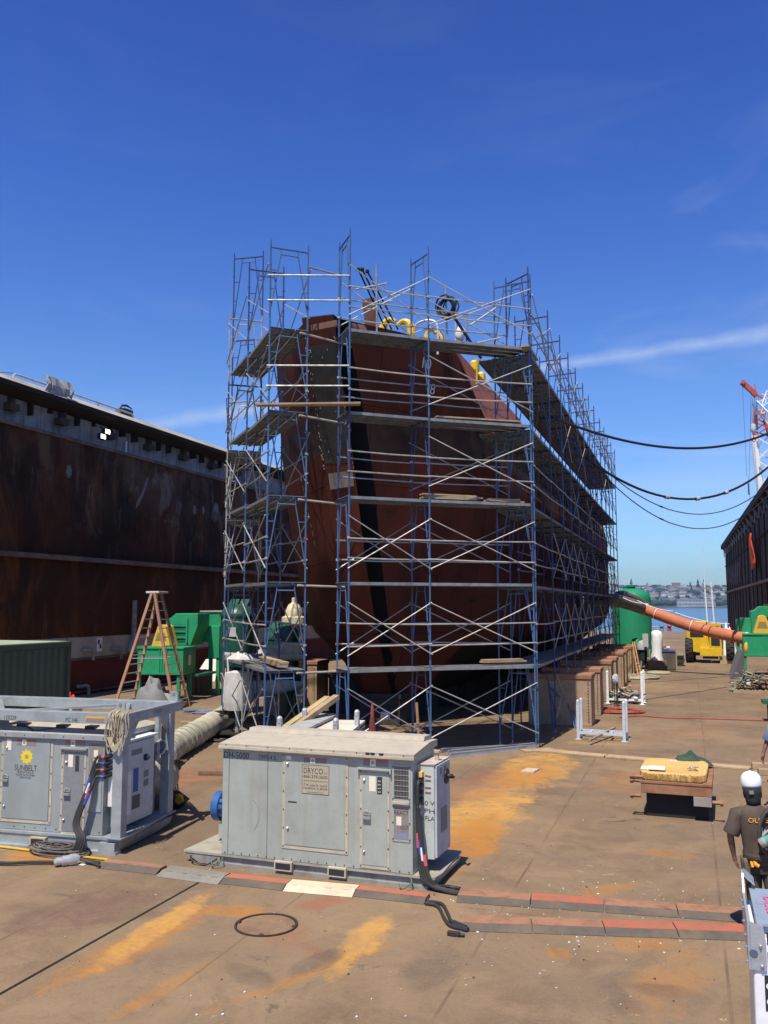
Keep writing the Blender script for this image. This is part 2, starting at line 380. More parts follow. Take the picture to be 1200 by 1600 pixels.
house(px_u(1104, 5), 5, 34, 22, 13, 1, 1, 'cream waterfront building at the far shoreline beside the dark shed', True, 'waterfront_shed', 2)
# trees of the far hillside, one by one
leafm = [mat('far_leaf_%d' % i, c, rough=.95, sc=.2, dsc=.6, dirt=.5) for i, c in enumerate([(.035, .06, .025), (.05, .075, .03), (.03, .05, .028)])]
barkm = mat('bark', (.12, .085, .06), rough=.95)
def far_tree(kind):
    t_ = thing('conifer_tree' if kind else 'broadleaf_tree', 'tall dark conifer on the far hillside' if kind else 'rounded green tree on the far hillside', 'tree', (0,0,0), 0, 'trees on the far hillside')
    MB().tube([(0,0,0), (0,0,6)], [.6, .35], 6).build('trunk', barkm, t_)
    c = MB(); rr = random.Random(5+kind)
    for i in range(60 if kind else 46):
        if kind:
            h = rr.uniform(.1, 1); rad = 4.6*(1-h)+.5; a = rr.uniform(0, 6.28); q = V(rad*.6*math.cos(a), rad*.6*math.sin(a), 3+h*20); c.ball(q, rr.uniform(.9, 1.7)*(1.2-h*.7), 6, (1, 1, .7), .5)
        else:
            d_ = V(rr.gauss(0,1), rr.gauss(0,1), rr.gauss(0,1)).normalized()*rr.uniform(.5, 1); c.ball(V(d_.x*6, d_.y*6, 8+d_.z*4.4), rr.uniform(1.2, 2.6), 6, (1,1,.8), .5)
    c.build('crown', leafm[kind*2], t_, smooth='all'); return t_
protos = [far_tree(0), far_tree(1)]
spots = [(rnd.uniform(950, 1130), rnd.choice([rnd.uniform(10, 40), rnd.uniform(60, 560)]), 0) for _ in range(240)] + [(1077, 440, 1), (1089, 440, 1), (1079, 300, 1), (1098, 500, 1), (985, 540, 1), (1010, 545, 1)] + [(px_, 18, 0) for px_ in (1008, 1014, 1020, 1026, 1040, 1046, 1052)]
used = [False, False]
for px_, v, k in spots:
    u = px_u(px_, v); p = shore(u, v); s_ = rnd.uniform(.75, 1.35)*(1.25 if k else 1)
    o = protos[k] if not used[k] else dup(protos[k]); used[k] = True
    o.location = (p.x, p.y, hill_h(u, v)-1); o.scale = (s_*1.15, s_*1.15, s_); o.rotation_euler = (0, 0, rnd.uniform(0, 6))
# ================================================================ dock wing walls
def wall_material(name, right=False):
    m_ = bpy.data.materials.new(name); g = G(m_); p = g.pos(); x, y, z = g.xyz(p)
    c = g.mix(g.ramp(g.noise(g.scale(p, (1, .55, .28)), .55, 6, .62, .4), .38, .66), (.062, .020, .008) if not right else (.075, .040, .024), (.017, .012, .009) if not right else (.035, .023, .016))
    c = g.mix(g.ramp(g.noise(g.scale(p, (1, .9, .34)), .8, 9, .7, .7), .50, .70, 0, .8), c, (.17, .062, .02) if not right else (.10, .052, .030))
    c = g.mix(g.ramp(g.noise(g.scale(p, (1, .5, .4)), .42, 4, .6), .62, .78, 0, .7), c, (.013, .011, .009))
    st = g.ramp(g.noise(g.scale(p, (1, 1.5, .26)), 1.3, 9, .72, .3), .58, .74, 0, .6)
    c = g.mix(st, c, (.20, .145, .095))
    if not right:
        c = g.mix(g.math('MULTIPLY', g.ramp(g.noise(g.scale(p, (1, .6, .25)), .7, 8, .68, .6), .46, .62, 0, .8), g.ramp(z, 6.5, 9.8)), c, (.145, .095, .055))
        c = g.mix(g.ramp(g.noise(g.scale(p, (1, .7, .6)), .55, 8, .7, .9), .60, .70, 0, .75), c, (.010, .010, .012))
    if not right:                                    # grey primer patches near the top, white and red boot bands below
        c = g.mix(g.math('MULTIPLY', g.ramp(g.noise(g.scale(p, (1, .8, .5)), .8, 5, .7, .6), .56, .66), g.ramp(z, 6.0, 8.8)), c, (.17, .145, .11))
        wz = g.math('ADD', z, g.math('MULTIPLY', g.math('SUBTRACT', g.noise(p, 1.2, 4), .5), .03))
        wh = g.math('MULTIPLY', g.ramp(wz, 1.47, 1.49), g.ramp(wz, 2.31, 2.29)); rd = g.math('MULTIPLY', g.ramp(wz, .16, .2), g.ramp(wz, 1.45, 1.42))
        c = g.mix(g.math('MULTIPLY', wh, .95), c, g.mix(g.ramp(g.noise(p, 1.1, 6, .7), .4, .7), (.42, .375, .32), (.27, .225, .18)))
        c = g.mix(g.math('MULTIPLY', rd, g.ramp(g.noise(p, .7, 6, .7), .3, .5)), c, (.11, .024, .020))
    sm = g.ramp(g.math('ABSOLUTE', g.math('SUBTRACT', g.math('MODULO', g.math('ADD', y, 301.2), 6.1 if not right else 2.2), 1.1)), .02, .05, 1, 0)
    c = g.mix(g.math('MULTIPLY', sm, .6), c, (.035, .022, .016))
    h = g.math('ADD', g.noise(p, 3.0, 7, .7), g.math('MULTIPLY', sm, .8))
    g.bsdf(c, g.ramp(g.noise(p, 1.5, 5), .3, .7, .6, .9), 0, h, .45, .03, .12); return m_
LX = -23.3
greyplate = mat('grey_plate', (.38, .36, .345), (.19, .175, .16), rough=.85, sc=.5, streak=.8, dcol=(.06, .035, .02), rust=.7, dsc=2, spec=.15)
ledgem = mat('ledge_steel', (.17, .125, .095), (.08, .055, .04), rough=.8, sc=1.2, rust=.5)
walk = mat('walkway_edge', (.42, .38, .325), (.29, .235, .19), rough=.85, sc=.6, rust=.8)
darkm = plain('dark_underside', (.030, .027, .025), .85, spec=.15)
lw = thing('dock_wall', 'tall rust-stained steel wing wall of the dry dock behind the ladder, with a walkway and handrail on top', 'dock wall', (LX, 40, 0))
MB().box((LX-5, DY0, 0), (LX, DY1, 10.2)).build('plating', wall_material('wall_plating_port'), lw, True)
MB().box((LX-5, DY0, 10.2), (LX-.35, DY1, 11.28)).build('upper_plating', greyplate, lw, True)
for z0, z1, pr_ in ((10.14, 10.27, .10), (5.34, 5.52, .30), (1.40, 1.46, .06), (.10, .16, .08)):
    MB().box((LX-.03, DY0, z0), (LX+pr_, DY1, z1)).build('ledge', ledgem, lw, True)
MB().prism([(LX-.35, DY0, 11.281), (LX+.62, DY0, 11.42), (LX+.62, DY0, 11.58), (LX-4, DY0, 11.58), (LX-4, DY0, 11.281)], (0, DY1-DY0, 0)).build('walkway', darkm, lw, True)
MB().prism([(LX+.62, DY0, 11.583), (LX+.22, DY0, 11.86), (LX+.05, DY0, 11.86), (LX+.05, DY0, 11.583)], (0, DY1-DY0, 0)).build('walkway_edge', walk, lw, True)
brkm = mat('bracket_dull', (.085, .072, .06), (.05, .042, .036), rough=.85, rust=.5, spec=.15)
for i in range(22):                                  # hanger brackets under the walkway
    y = 23.0 + i*.97 + random.uniform(-.2, .2); b = MB()
    d_ = random.uniform(.15, .5); w_ = random.uniform(.04, .12)
    b.box((LX-.36, y, 11.26-d_), (LX-.36+random.uniform(.15, .4), y+w_, 11.26))
    if i % 3 == 0: b.box((LX-.36, y-.2, 10.75), (LX-.02, y+.3, 11.0)); b.tube([(LX-.1, y+.05, 10.8), (LX-.1, y+.05, 11.2)], .07, 8); b.ball((LX-.1, y+.05, 10.78), .11, 8)
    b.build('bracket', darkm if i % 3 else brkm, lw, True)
pipem = mat('wall_pipe', (.30, .28, .26), (.16, .12, .10), rough=.8, rust=.7)
for px_, py_ in ((143, 1020), (187, 1018), (136, 1076)):
    q = gx(px_, py_, LX+.12); MB().tube(spline([q+V(-.12,-.5,.12), q+V(0,-.35,.12), q+V(.05,0,.1), q+V(.05,.05,-.3)], 4), .07, 8).build('pipe', pipem, lw, True, smooth=True)
q = gx(201, 1010, LX+.1); MB().tube([q+V(0,0,-.25), q+V(0,.35,.3), q+V(0,.35,2.0)], .11, 8).build('pipe', pipem, lw, True, smooth=True)
q = gx(105, 737, LX+.004); pm = plain('paint_patch', (.19, .17, .145), .8)
for px_, py_, w_, h_ in ((108, 736, .34, .24), (304, 797, .30, .22), (318, 797, .26, .2), (338, 794, .45, .24)):
    q = gx(px_, py_, LX+.002); n_ = 40; poly = [q+V(0, math.cos(i*6.283/n_)*w_*.5*(1+.7*mnoise.noise(V(i*.55, px_, 0))), math.sin(i*6.283/n_)*h_*(1+.9*mnoise.noise(V(i*.75, px_, 5)))-(.18*h_ if i % 5 == 2 and i > 20 else 0)) for i in range(n_)]
    MB().prism(poly, (.004, 0, 0)).build('paint_patch', pm, lw, True)
pts = [gx(a, b, LX+.003) for a, b in ((212, 795), (217, 788), (225, 772), (231, 752), (233, 745), (229, 748), (222, 768), (213, 786))]
MB().prism(pts, (.004, 0, 0)).build('paint_patch', pm, lw, True)
q = gx(155, 1007, LX+.01); tg = MB().box((q.x, q.y-.17, q.z-.28), (q.x+.02, q.y+.17, q.z+.28)).build('survey_target', plain('target_white', (.75, .75, .73), .6), lw, True)
MB().box((q.x+.02, q.y-.12, q.z+.02), (q.x+.024, q.y, q.z+.2)).box((q.x+.02, q.y+.001, q.z-.17), (q.x+.024, q.y+.12, q.z+.019)).build('target_square', plain('target_black', (.02, .02, .02), .6), tg, True)
railm = mat('handrail_paint', (.62, .56, .45), (.50, .36, .26), rough=.6, sc=4)
def handrail(px0, px1, py0, py1, posts):
    a = gx(px0, py0, LX+.15); b = gx(px1, py1, LX+.15); z = (a.z+b.z)/2; z0 = 11.86
    pts = [V(a.x, a.y, z0), V(a.x, a.y, z-.08), V(a.x, a.y+.1, z), V(b.x, b.y-.1, z), V(b.x, b.y, z-.08), V(b.x, b.y, z0)]
    r = MB().tube(pts, .035, 8).build('handrail', railm, lw, True, smooth=True)
    for i in range(posts):
        y = a.y+(b.y-a.y)*(i+1)/(posts+1); MB().tube([(a.x, y, z0), (a.x, y, z)], .03, 6).build('post', railm, r, True)
handrail(21, 208, 583, 648, 2); handrail(258, 372, 667, 712, 2)
# things on and under the walkway
a = gx(0, 582, LX+.3); b = gx(21, 583, LX+.4)
tag(MB().tube([a+V(0,-3,.1), a, b], .012, 5).build('rail_rope', darkm), 'thin dark rope running off the end of the handrail on the wall top', 'rope')
q = gx(86, 606, LX+.35); tarp = MB()
for i in range(9):
    y = -.75+i*.17; tarp.grid([[q+V(.05+random.uniform(0,.12), y+random.uniform(-.05,.05), .33), q+V(.05+random.uniform(0,.12), y+.17, .33)], [q+V(.16+random.uniform(-.06,.1), y+random.uniform(-.1,.1), 0), q+V(.16+random.uniform(-.06,.1), y+.2, .02)], [q+V(.08+random.uniform(0,.15), y-.03, -.3+random.uniform(-.12,.1)), q+V(.1+random.uniform(0,.1), y+.19, -.28+random.uniform(-.1,.1))]])
o = tarp.build('canvas_tarp', mat('canvas', (.42, .40, .37), (.26, .24, .23), rough=.95, sc=6)); o.modifiers.new('thick', 'SOLIDIFY').thickness = .03
tag(o, 'crumpled grey canvas draped over the handrail on the wall top', 'tarp')
q = gx(195, 641, LX-.3); t_ = thing('searchlight', 'black searchlight with a curved hood standing behind the wall-top handrail', 'searchlight', (q.x, q.y, 11.58))
MB().tube([(0,0,0), (0,0,.4)], .05, 8).box((-.2,-.3,.38), (.2,.35,.72)).build('housing', plain('black_paint', (.02, .02, .022), .4), t_, bevel=.03)
MB().tube([(0,-.35,.7), (0,-.2,.86), (0,.15,.92), (0,.55,.84)], [.03,.05,.05,.02], 8).build('hood', MATS['black_paint'], t_)
MB().tube([(0,-.32,.55), (0,-.55,.5)], [.1,.12], 10).build('lens', plain('lens_glass', (.3,.3,.32), .1), t_)
q = gx(163, 678, LX+.25); t_ = thing('floodlight', 'lit twin floodlight clamped under the walkway of the rusty wall', 'floodlight', tuple(q))
lampm = plain('lamp_on', (1, .93, .8), .3, 0, 5.0)
for k, (dy, dz) in enumerate(((.14, .13), (-.14, -.13))):
    h_ = MB().box((-.10, dy-.20, dz-.13), (.06, dy+.20, dz+.11)).build('lamp_head', darkm, t_, bevel=.015)
    MB().box((.061, dy-.15, dz-.095), (.066, dy+.15, dz+.075)).build('lamp_glass', lampm, h_)
MB().tube([(-.1,.1,.2), (-.3,.1,.35)], .03, 6).build('arm', darkm, t_)
q = gx(197, 700, LX-.3); tag(MB().tube([q+V(0,0,-.35), q+V(0,0,.3)], .05, 8).build('fluorescent_tube', plain('tube_white', (.8,.82,.85), .3)), 'white fluorescent tube fixed upright under the walkway', 'light')

# right wing wall, faintly skewed as built
def rwx(y): return 5.75-(y-45)*.0105
rw = thing('dock_wall', 'dark brown steel wing wall on the far side of the dock, with white draft numerals', 'dock wall', (5.4, 80, 0))
wmr = wall_material('wall_plating_starboard', True)
def rslab(n_, d0, d1, z0, z1, m_, y0=30.0, y1=131.0):
    return MB().prism([(rwx(y0)+d0, y0, z0), (rwx(y0)+d1, y0, z0), (rwx(y1)+d1, y1, z0), (rwx(y1)+d0, y1, z0)], (0, 0, z1-z0)).build(n_, m_, rw, True)
rslab('plating', 0, 5, 0, 10.9, wmr); rslab('ledge', -.28, -.002, 5.3, 5.5, ledgem); rslab('ledge', -.12, -.002, 8.9, 9.0, darkm); rslab('walkway', -.55, 5, 11.3, 11.85, darkm, 30, 130.5)
for i in range(34):
    y = 62+i*2.0; x = rwx(y)
    b = MB().bar((x-.45, y, 11.3), (x, y, 10.5), .08, .12); b.box((x-.2, y-.05, 10.902), (x+.4, y+.05, 11.3))
    if i % 2: b.tube([(x-.25, y+.6, 10.2), (x-.25, y+.6, 11.1)], .06, 6)
    b.build('bracket', greyplate if i % 2 else darkm, rw, True)
for i in range(17):                                  # stiffener posts
    y = 58+i*4.4; x = rwx(y); MB().box((x-.09, y, 0), (x+.01, y+.09, 10.88)).build('stiffener', wmr, rw, True)
numw = plain('numeral_white', (.72, .72, .70), .6)
for i, ch in enumerate('864208642086'):
    yy = 815+i*11.85; xx = 1169.5+i*.62; q = gx(xx, yy, rwx(90.5)); q.x = rwx(q.y)
    MB().box((q.x-.035, q.y-.36, q.z-.46), (q.x-.002, q.y+.36, q.z+.46)).build('numeral_plate', plain('numeral_black', (.018,.017,.017), .7), rw, True)
    text('numeral', ch, numw, rw, (q.x-.036, q.y, q.z), (0, -1, 0), (0, 0, 1), .62, .40, True)
for i in range(14):
    z = 10.2-i*.72; y = 129.2; text('numeral', str((8-2*i) % 10), numw, rw, (rwx(y)-.002, y, z), (0, -1, 0), (0, 0, 1), .42, .34, True, .02)
for i in range(9):                                   # hanging pipes and doors midway
    y = 100+i*3.0; x = rwx(y); MB().box((x-.14, y, 5.9+random.uniform(0,.6)), (x-.003, y+1.1, 8.2+.1*(i % 3))).build('hatch_panel', mat('hatch_paint', (.12,.075,.055), (.05,.035,.03), rough=.8, sc=1, streak=.6, dcol=(.4,.38,.35)), rw, True)
q = gx(1178, 862, rwx(86)-.2); fl = MB(); rows = []
for i in range(7):
    s_ = i/6; rows.append([q+V(-.15-.12*math.sin(j*1.3+i), (j/5-.5)*(1.2+3.4*s_**.6)*(1 if i < 6 else .7), 1.5-2.9*s_) for j in range(6)])
o = fl.grid(rows).build('orange_tarp', mat('orange_cloth', (.72, .085, .02), (.5, .05, .015), rough=.85), smooth='all'); o.modifiers.new('thick', 'SOLIDIFY').thickness = .03
tag(o, 'small bright orange cloth hung on the dark wall beside the white numerals', 'cloth')

# twin white poles with a platform at the deck's far end
t_ = thing('mooring_gantry', 'pair of thin white poles with a crossbar at the far end of the dock', 'gantry', tuple(gy(1110, 985, 129)))
wpm = plain('white_paint', (.78, .78, .76), .5)
b0 = gy(1106, 985, 129); 
for px_ in (1106.5, 1117):
    a = gy(px_, 985, 129); a.z = 0; MB().tube([a, a+V(-.25, 0, 6.9)], .11, 8).build('pole', wpm, t_, True)
a = gy(1106.5, 985, 129); c = gy(1117, 985, 129); MB().box((a.x-.3, 128.9, 5.9), (c.x+.1, 129.2, 6.15)).build('crossbar', greyplate, t_, True)
MB().tube([(a.x-.2, 129.1, 6.9), (a.x-.25, 129.1, 11.5)], [.05, .015], 5).build('antenna', wpm, t_, True)
for px_, c_, l_ in ((1046, 'red', 'small red buoy lying at the far end of the deck'), (1034, 'tan', 'tan bollard at the far end of the deck beside the green tank')):
    q = gz(px_, 986)
    MB_ = MB().lathe([(.28,0), (.28,.25), (.2,.5), (.36,.6), (.36,.75), (0.02,.8)], (0,0,0), 12)
    o = MB_.build('mooring_bollard' if c_ == 'tan' else 'buoy', plain('bollard_'+c_, (.55,.03,.02) if c_ == 'red' else (.3,.24,.17), .6), smooth=True); o.location = q; tag(o, l_, 'bollard' if c_ == 'tan' else 'buoy')
rb = MB()
for i in range(12): rb.tube([gz(1010+i*9, 985)*1.0, gz(1010+i*9, 985)+V(0,0,.55)], .05, 5)
rb.tube([gz(1010, 985)+V(0,0,.55), gz(1109, 985)+V(0,0,.55)], .05, 5)
tag(rb.build('guard_fence', mat('rail_white', (.55,.53,.5), (.4,.3,.2), rough=.7)), 'low pale guard rail along the far edge of the deck', 'fence')

# quay behind the right wall with two lattice cranes
qy = MB().box((12, 20, -2.05), (70, 200, -.6)).build('quay', mat('quay_concrete', (.3,.29,.27), rough=.9)); tag(qy, kind='structure')
redm = mat('crane_red', (.50, .09, .05), (.36, .07, .05), rough=.55)
def lattice(a, b, w0, w1, n, r=.07):
    a, b = Vector(a), Vector(b); d_ = (b-a).normalized(); s_ = d_.cross(V(0,0,1)); s_ = s_.normalized() if s_.length > .05 else V(1,0,0); u_ = s_.cross(d_).normalized(); mb = MB(); rings = []
    for i in range(n+1):
        w = (w0+(w1-w0)*i/n)/2; c = a.lerp(b, i/n); rings.append([c+s_*w+u_*w, c-s_*w+u_*w, c-s_*w-u_*w, c+s_*w-u_*w])
    for k in range(4):
        for i in range(n):
            mb.tube([rings[i][k], rings[i+1][k]], r*1.5, 5); mb.tube([rings[i][k], rings[i+1][(k+1) % 4]] if i % 2 else [rings[i][(k+1) % 4], rings[i+1][k]], r, 4)
    return mb
cabm = plain('wire_rope', (.05, .05, .06), .5)
tip = gy(1159, 597, 100); base = V(tip.x+33, 108, -.6)
elbow = gy(1225, 655, 101)
t_ = thing('crane', 'white lattice crane with a red boom head and hanging hook block beyond the right wall', 'crane', (base.x, base.y, -.6))
lattice(elbow, tip+(elbow-tip)*.42, 2.4, 1.5, 5).build('boom', wpm, t_, True)
lattice(base+V(0,0,3), elbow, 3.0, 2.4, 9, .09).build('mast', wpm, t_, True)
MB().box((base.x-3, base.y-3, -.6), (base.x+3, base.y+3, 3.5)).build('machine_house', wpm, t_, True, .1)
h_ = MB(); e2 = tip+(elbow-tip)*.34; h_.bar(tip, e2, .35, .5); h_.bar(tip+V(.3,0,-.3), e2+V(0,0,-.3), .25, .3); h_.bar(e2, e2+(e2-tip)*.45+V(0,0,.25), .18, .18); h_.bar(e2+V(0,0,.1), e2+V(-.1,0,1.2), .1); h_.lathe([(.22,-.3),(.22,.3)], tip+V(.12,0,-.05), 10, (0,1,0)); h_.build('boom_head', redm, t_, True)
hk = gy(1177, 670, 100); hb = tip.lerp(e2, .95)
w_ = MB()
for dx in (-.28, -.1, .1, .28): w_.tube([hb+V(dx, 0, -.5), V(hk.x+dx*.8, 100, hk.z+.6)], .022, 4)
w_.build('hoist_rope', cabm, t_, True)
k_ = MB().box((hb.x-.18, hb.y-.12, hb.z-3.9), (hb.x+.12, hb.y+.12, hb.z-2.2)).build('sheave_block', plain('crane_brown', (.10,.05,.03), .6), t_, True, .08)
k_ = MB().lathe([(.05,.55),(.26,.45),(.30,0),(.24,-.3),(.08,-.5)], (hk.x, 100, hk.z), 12).build('hook_block', plain('block_grey', (.55,.55,.55), .5), t_, True, smooth=True)
MB().tube([(hk.x, 100, hk.z-.5), (hk.x, 100, hk.z-1.0), (hk.x+.22, 100, hk.z-1.25), (hk.x+.03, 100, hk.z-1.42), (hk.x-.18, 100, hk.z-1.2)], .07, 6).build('hook', redm, k_, True)
q2 = gy(1169, 745, 100); w_ = MB()
for a_, x_ in ((tip+V(.05,0,-.2), -.12), (tip+V(.9,0,-.7), .1)): w_.tube([a_, V(q2.x+x_, 100, q2.z)], .022, 4)
w_.tube([V(q2.x,100,q2.z), V(q2.x+.2,100,q2.z-5.0)], .022, 4).build('whip_line', cabm, t_, True)
MB().box((q2.x-.08, 99.92, q2.z-1.9), (q2.x+.08, 100.08, q2.z-.7)).build('ball_hook', plain('block_dark', (.06,.07,.12), .5), t_, True, .04)
tp2 = gy(1185, 640, 112); bs2 = gy(1205, 800, 112); d_ = (bs2-tp2); b2 = tp2+d_*2.2
t_ = thing('crane', 'second white lattice boom with a red tip rising steeply behind the right wall', 'crane', (b2.x, b2.y, -.6))
lattice(b2, tp2+d_*.26, 3.0, 1.7, 16, .10).build('boom', wpm, t_, True)
lattice(tp2+d_*.26, tp2, 1.7, .7, 4, .10).build('boom_head', redm, t_, True)
MB().tube([b2+V(-1.1,0,0), tp2+d_*.25+V(-.8,0,0)], .42, 8).build('boom_tube', wpm, t_, True)
MB().box((b2.x-3, b2.y-3, -.6), (b2.x+3, b2.y+3, b2.z)).build('machine_house', wpm, t_, True, .1)
# cables slung from the scaffold to the right wall
blk = plain('cable_rubber', (.022, .020, .020), .55)
for n_, (sx, sy), X0, e, s_, r_, lb in (('thick', (862, 652), -3.9, V(5.3, 46, 12.6), 1.25, .05, 'uppermost thick black cable slung from the scaffold top to the right wall'),
        ('twin', (915, 715), -3.9, V(5.3, 50, 12.0), 2.3, .055, 'second thick cable with taped joints slung below the uppermost one'),
        ('thin', (930, 720), -3.9, V(5.3, 52, 11.2), 2.6, .024, 'thin cable slung just below the two thick ones'),
        ('thin', (925, 722), -3.9, V(5.3, 53, 10.9), 3.05, .024, 'lowest thin cable slung between scaffold and right wall')):
    a = gx(sx, sy, X0); o = MB().tube(sag(a, e, s_, 28), r_, 6).build('power_cable', blk, smooth=True); tag(o, lb, 'cable', 'cables slung across the dock')
    if n_ != 'thick':
        P = sag(a, e, s_, 28)
        for i in ((9, 13, 17) if n_ == 'twin' else (8, 9)):
            MB().tube([P[i].lerp(P[i+1], .2), P[i].lerp(P[i+1], .6)], r_*1.7, 8).build('tape_wrap', plain('tape_mix', (.5,.48,.46), .5) if i % 2 else blk, o)
# ================================================================ the ship on its blocks
KS = 1.07
def ks(x, y, z): return CAM + (Vector((x, y, z))-CAM)*KS
def hull_material(name='hull_primer', top=None, A=(.135, .034, .018), B=(.075, .021, .012)):
    m_ = bpy.data.materials.new(name); g = G(m_); p = g.pos(); x, y, z = g.xyz(p)
    c = g.mix(g.ramp(g.noise(g.scale(p, (1, 1, .5)), .6, 6, .6, .4), .36, .66), A, B)
    if top: c = g.mix(g.ramp(g.math('ADD', z, g.math('MULTIPLY', g.noise(p, .8, 6), 1.2)), 7.6, 8.6), c, g.mix(g.ramp(g.noise(g.scale(p, (1, 1, .5)), .8, 7, .65), .36, .66), top, tuple(q*.75 for q in top)))  # upper side lightened as if sunlit, darker tone kept below
    wz = g.math('ADD', z, g.math('MULTIPLY', g.math('SUBTRACT', g.noise(p, .9, 5), .5), .5))
    band = g.math('MULTIPLY', g.ramp(wz, 7.7, 7.9), g.ramp(wz, 8.95, 8.75))
    c = g.mix(g.math('MULTIPLY', band, .75), c, g.mix(g.ramp(g.noise(p, 2, 5), .4, .65), (.036, .028, .020), (.062, .048, .035)))
    c = g.mix(g.ramp(g.noise(g.scale(p, (1, 1, 2.6)), .85, 5, .65), .58, .66, 0, .7), c, (.035, .020, .014))
    st = g.ramp(g.noise(g.scale(p, (2.5, 2.5, .16)), 1.3, 6, .7), .56, .76, 0, .5); c = g.mix(st, c, (.040, .014, .009))
    c = g.mix(g.ramp(g.noise(g.scale(p, (2, 2, .2)), 1.7, 6, .7), .64, .78, 0, .35), c, (.22, .13, .085))
    pl_ = g.ramp(g.math('ABSOLUTE', g.math('SUBTRACT', g.math('MODULO', g.math('ADD', z, .35), 2.1), 1.0)), .012, .03, 1, 0)
    vs_ = g.math('ADD', g.math('MULTIPLY', x, .55), g.math('MULTIPLY', y, .84)); vl_ = g.ramp(g.math('ABSOLUTE', g.math('SUBTRACT', g.math('MODULO', g.math('ADD', vs_, 90.0), 2.35), 1.17)), .012, .028, 1, 0)
    pl_ = g.math('MAXIMUM', pl_, vl_)
    c = g.mix(g.math('MULTIPLY', pl_, .55), c, (.03, .011, .008))
    zl = g.ramp(g.math('ABSOLUTE', g.math('ADD', x, 9.02)), .75, 2.3, .75, 2.5)      # bottom blackened, painting in the shade under the bilge
    c = g.mix(g.ramp(g.math('SUBTRACT', wz, zl), .05, -.12), c, (.010, .009, .008))
    h = g.math('ADD', g.noise(p, 2.2, 6, .65), g.math('MULTIPLY', pl_, .5))
    g.bsdf(c, .78, 0, h, .35, .03, .14); return m_
hm_ = hull_material(); hside = hull_material('side_sunlit_primer', (.42, .14, .09))  # second copy paints sunlight on the bulwark strip into the primer colour
ship = thing('ship', 'rust-red ship bow in primer standing on dock blocks inside the scaffolding', 'ship', (-9, 42, 0))
# stem edge, knuckle per height (photo-scale numbers, then pushed out along the sight lines)
L2 = [(10.62, -8.0, 19.70), (8.36, -8.0, 20.67), (6.5, -8.0, 21.38), (4.85, -8.0, 21.97), (3.2, -8.0, 22.75), (1.91, -8.0, 23.55), (.95, -8.05, 24.45)]
KN = [(10.62, -5.88, 23.0), (8.2, -5.14, 25.0), (6.5, -5.05, 25.7), (4.85, -5.10, 26.3), (3.2, -5.22, 26.9), (2.55, -5.55, 27.0), (1.91, -6.75, 26.2), (.95, -7.85, 24.9)]
SD = [(10.62, -5.88), (8.2, -5.10), (6.5, -5.0), (4.85, -5.0), (3.2, -5.05), (2.55, -5.3), (1.91, -6.2), (.95, -7.3)]
CX = -8.43
def lerp_tab(tab, z):
    for i in range(len(tab)-1):
        a, b = tab[i], tab[i+1]
        if a[0] >= z >= b[0]:
            f = (a[0]-z)/(a[0]-b[0]); return [p+(q-p)*f for p, q in zip(a[1:], b[1:])]
    return list(tab[-1][1:])
ZL = [.95+(10.62-.95)*i/22 for i in range(23)]
def girth(z, side, stations=True):
    sx, sy = lerp_tab(L2, z); kx, ky = lerp_tab(KN, z); ex = lerp_tab(SD, z)[0]; row = []
    for i in range(7):                               # bow face from the stem edge to the knuckle, very slightly full
        f = i/6; b = math.sin(math.pi*f)*.10; row.append((sx+(kx-sx)*f+b*.6, sy+(ky-sy)*f-b, z))
    for k, yy in enumerate((29.5, 32.9, 35.5, 44, 54, 60.0, 61.5)):
        zz = z
        if yy > 33: zz = .95+(z-.95)*(9.05-.95)/(10.62-.95)
        e = lerp_tab(SD, zz)[0]; e = kx+(e-kx)*min(1, (yy-ky)/4) if yy < 33 else e
        if yy > 60.5: e = -7.6
        row.append((e, yy, zz))
    if side < 0: row = [(2*CX-a-.27*min(1, i/6), b, c) for i, (a, b, c) in enumerate(row)]
    return [ks(*q) for q in row]
PW = .42
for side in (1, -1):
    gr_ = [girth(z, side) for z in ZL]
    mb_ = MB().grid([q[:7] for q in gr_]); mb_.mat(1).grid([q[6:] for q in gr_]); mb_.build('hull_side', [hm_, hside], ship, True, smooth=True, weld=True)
dkp = [girth(10.1, 1), girth(10.1, -1)]
MB().grid([[a, b] for a, b in zip(*dkp)]).build('weather_deck', mat('ship_deck', (.16,.08,.06), rough=.8), ship, True)
MB().grid([[a, b] for a, b in zip(girth(.95, 1), girth(.95, -1))]).build('hull_bottom', hm_, ship, True)
# proud stem plate between the two bow faces, black step and strip on its starboard edge
sp = MB(); st_ = MB(); rows = []; step = []
for z in ZL:
    sx, sy = lerp_tab(L2, z); pr_ = .24
    a = ks(2*CX-sx, sy+.02, z); b = ks(2*CX-sx+.02, sy-pr_, z); c = ks(sx, sy-pr_, z); d_ = ks(sx, sy+.02, z); rows.append([a, b, c]); step.append([c+V(.001,0,0), d_])
sp.grid(rows)
sp.prism([rows[-1][0], rows[-1][1], rows[-1][2], step[-1][1]], (0, 0, .03))
sp.build('stem_plate', [hm_], ship, True)
mst = MB().grid(step)
kn_rows = []
for z in ZL:
    sx, sy = lerp_tab(L2, z); kx, ky = lerp_tab(KN, z); f = .115*(1-.3*(z/10.6)); kn_rows.append([ks(sx, sy-.012, z), ks(sx+(kx-sx)*f+.012, sy+(ky-sy)*f-.035, z)])
mst.grid(kn_rows).build('stem_step', plain('hull_black', (.009, .008, .008), .85, spec=.08), ship, True)
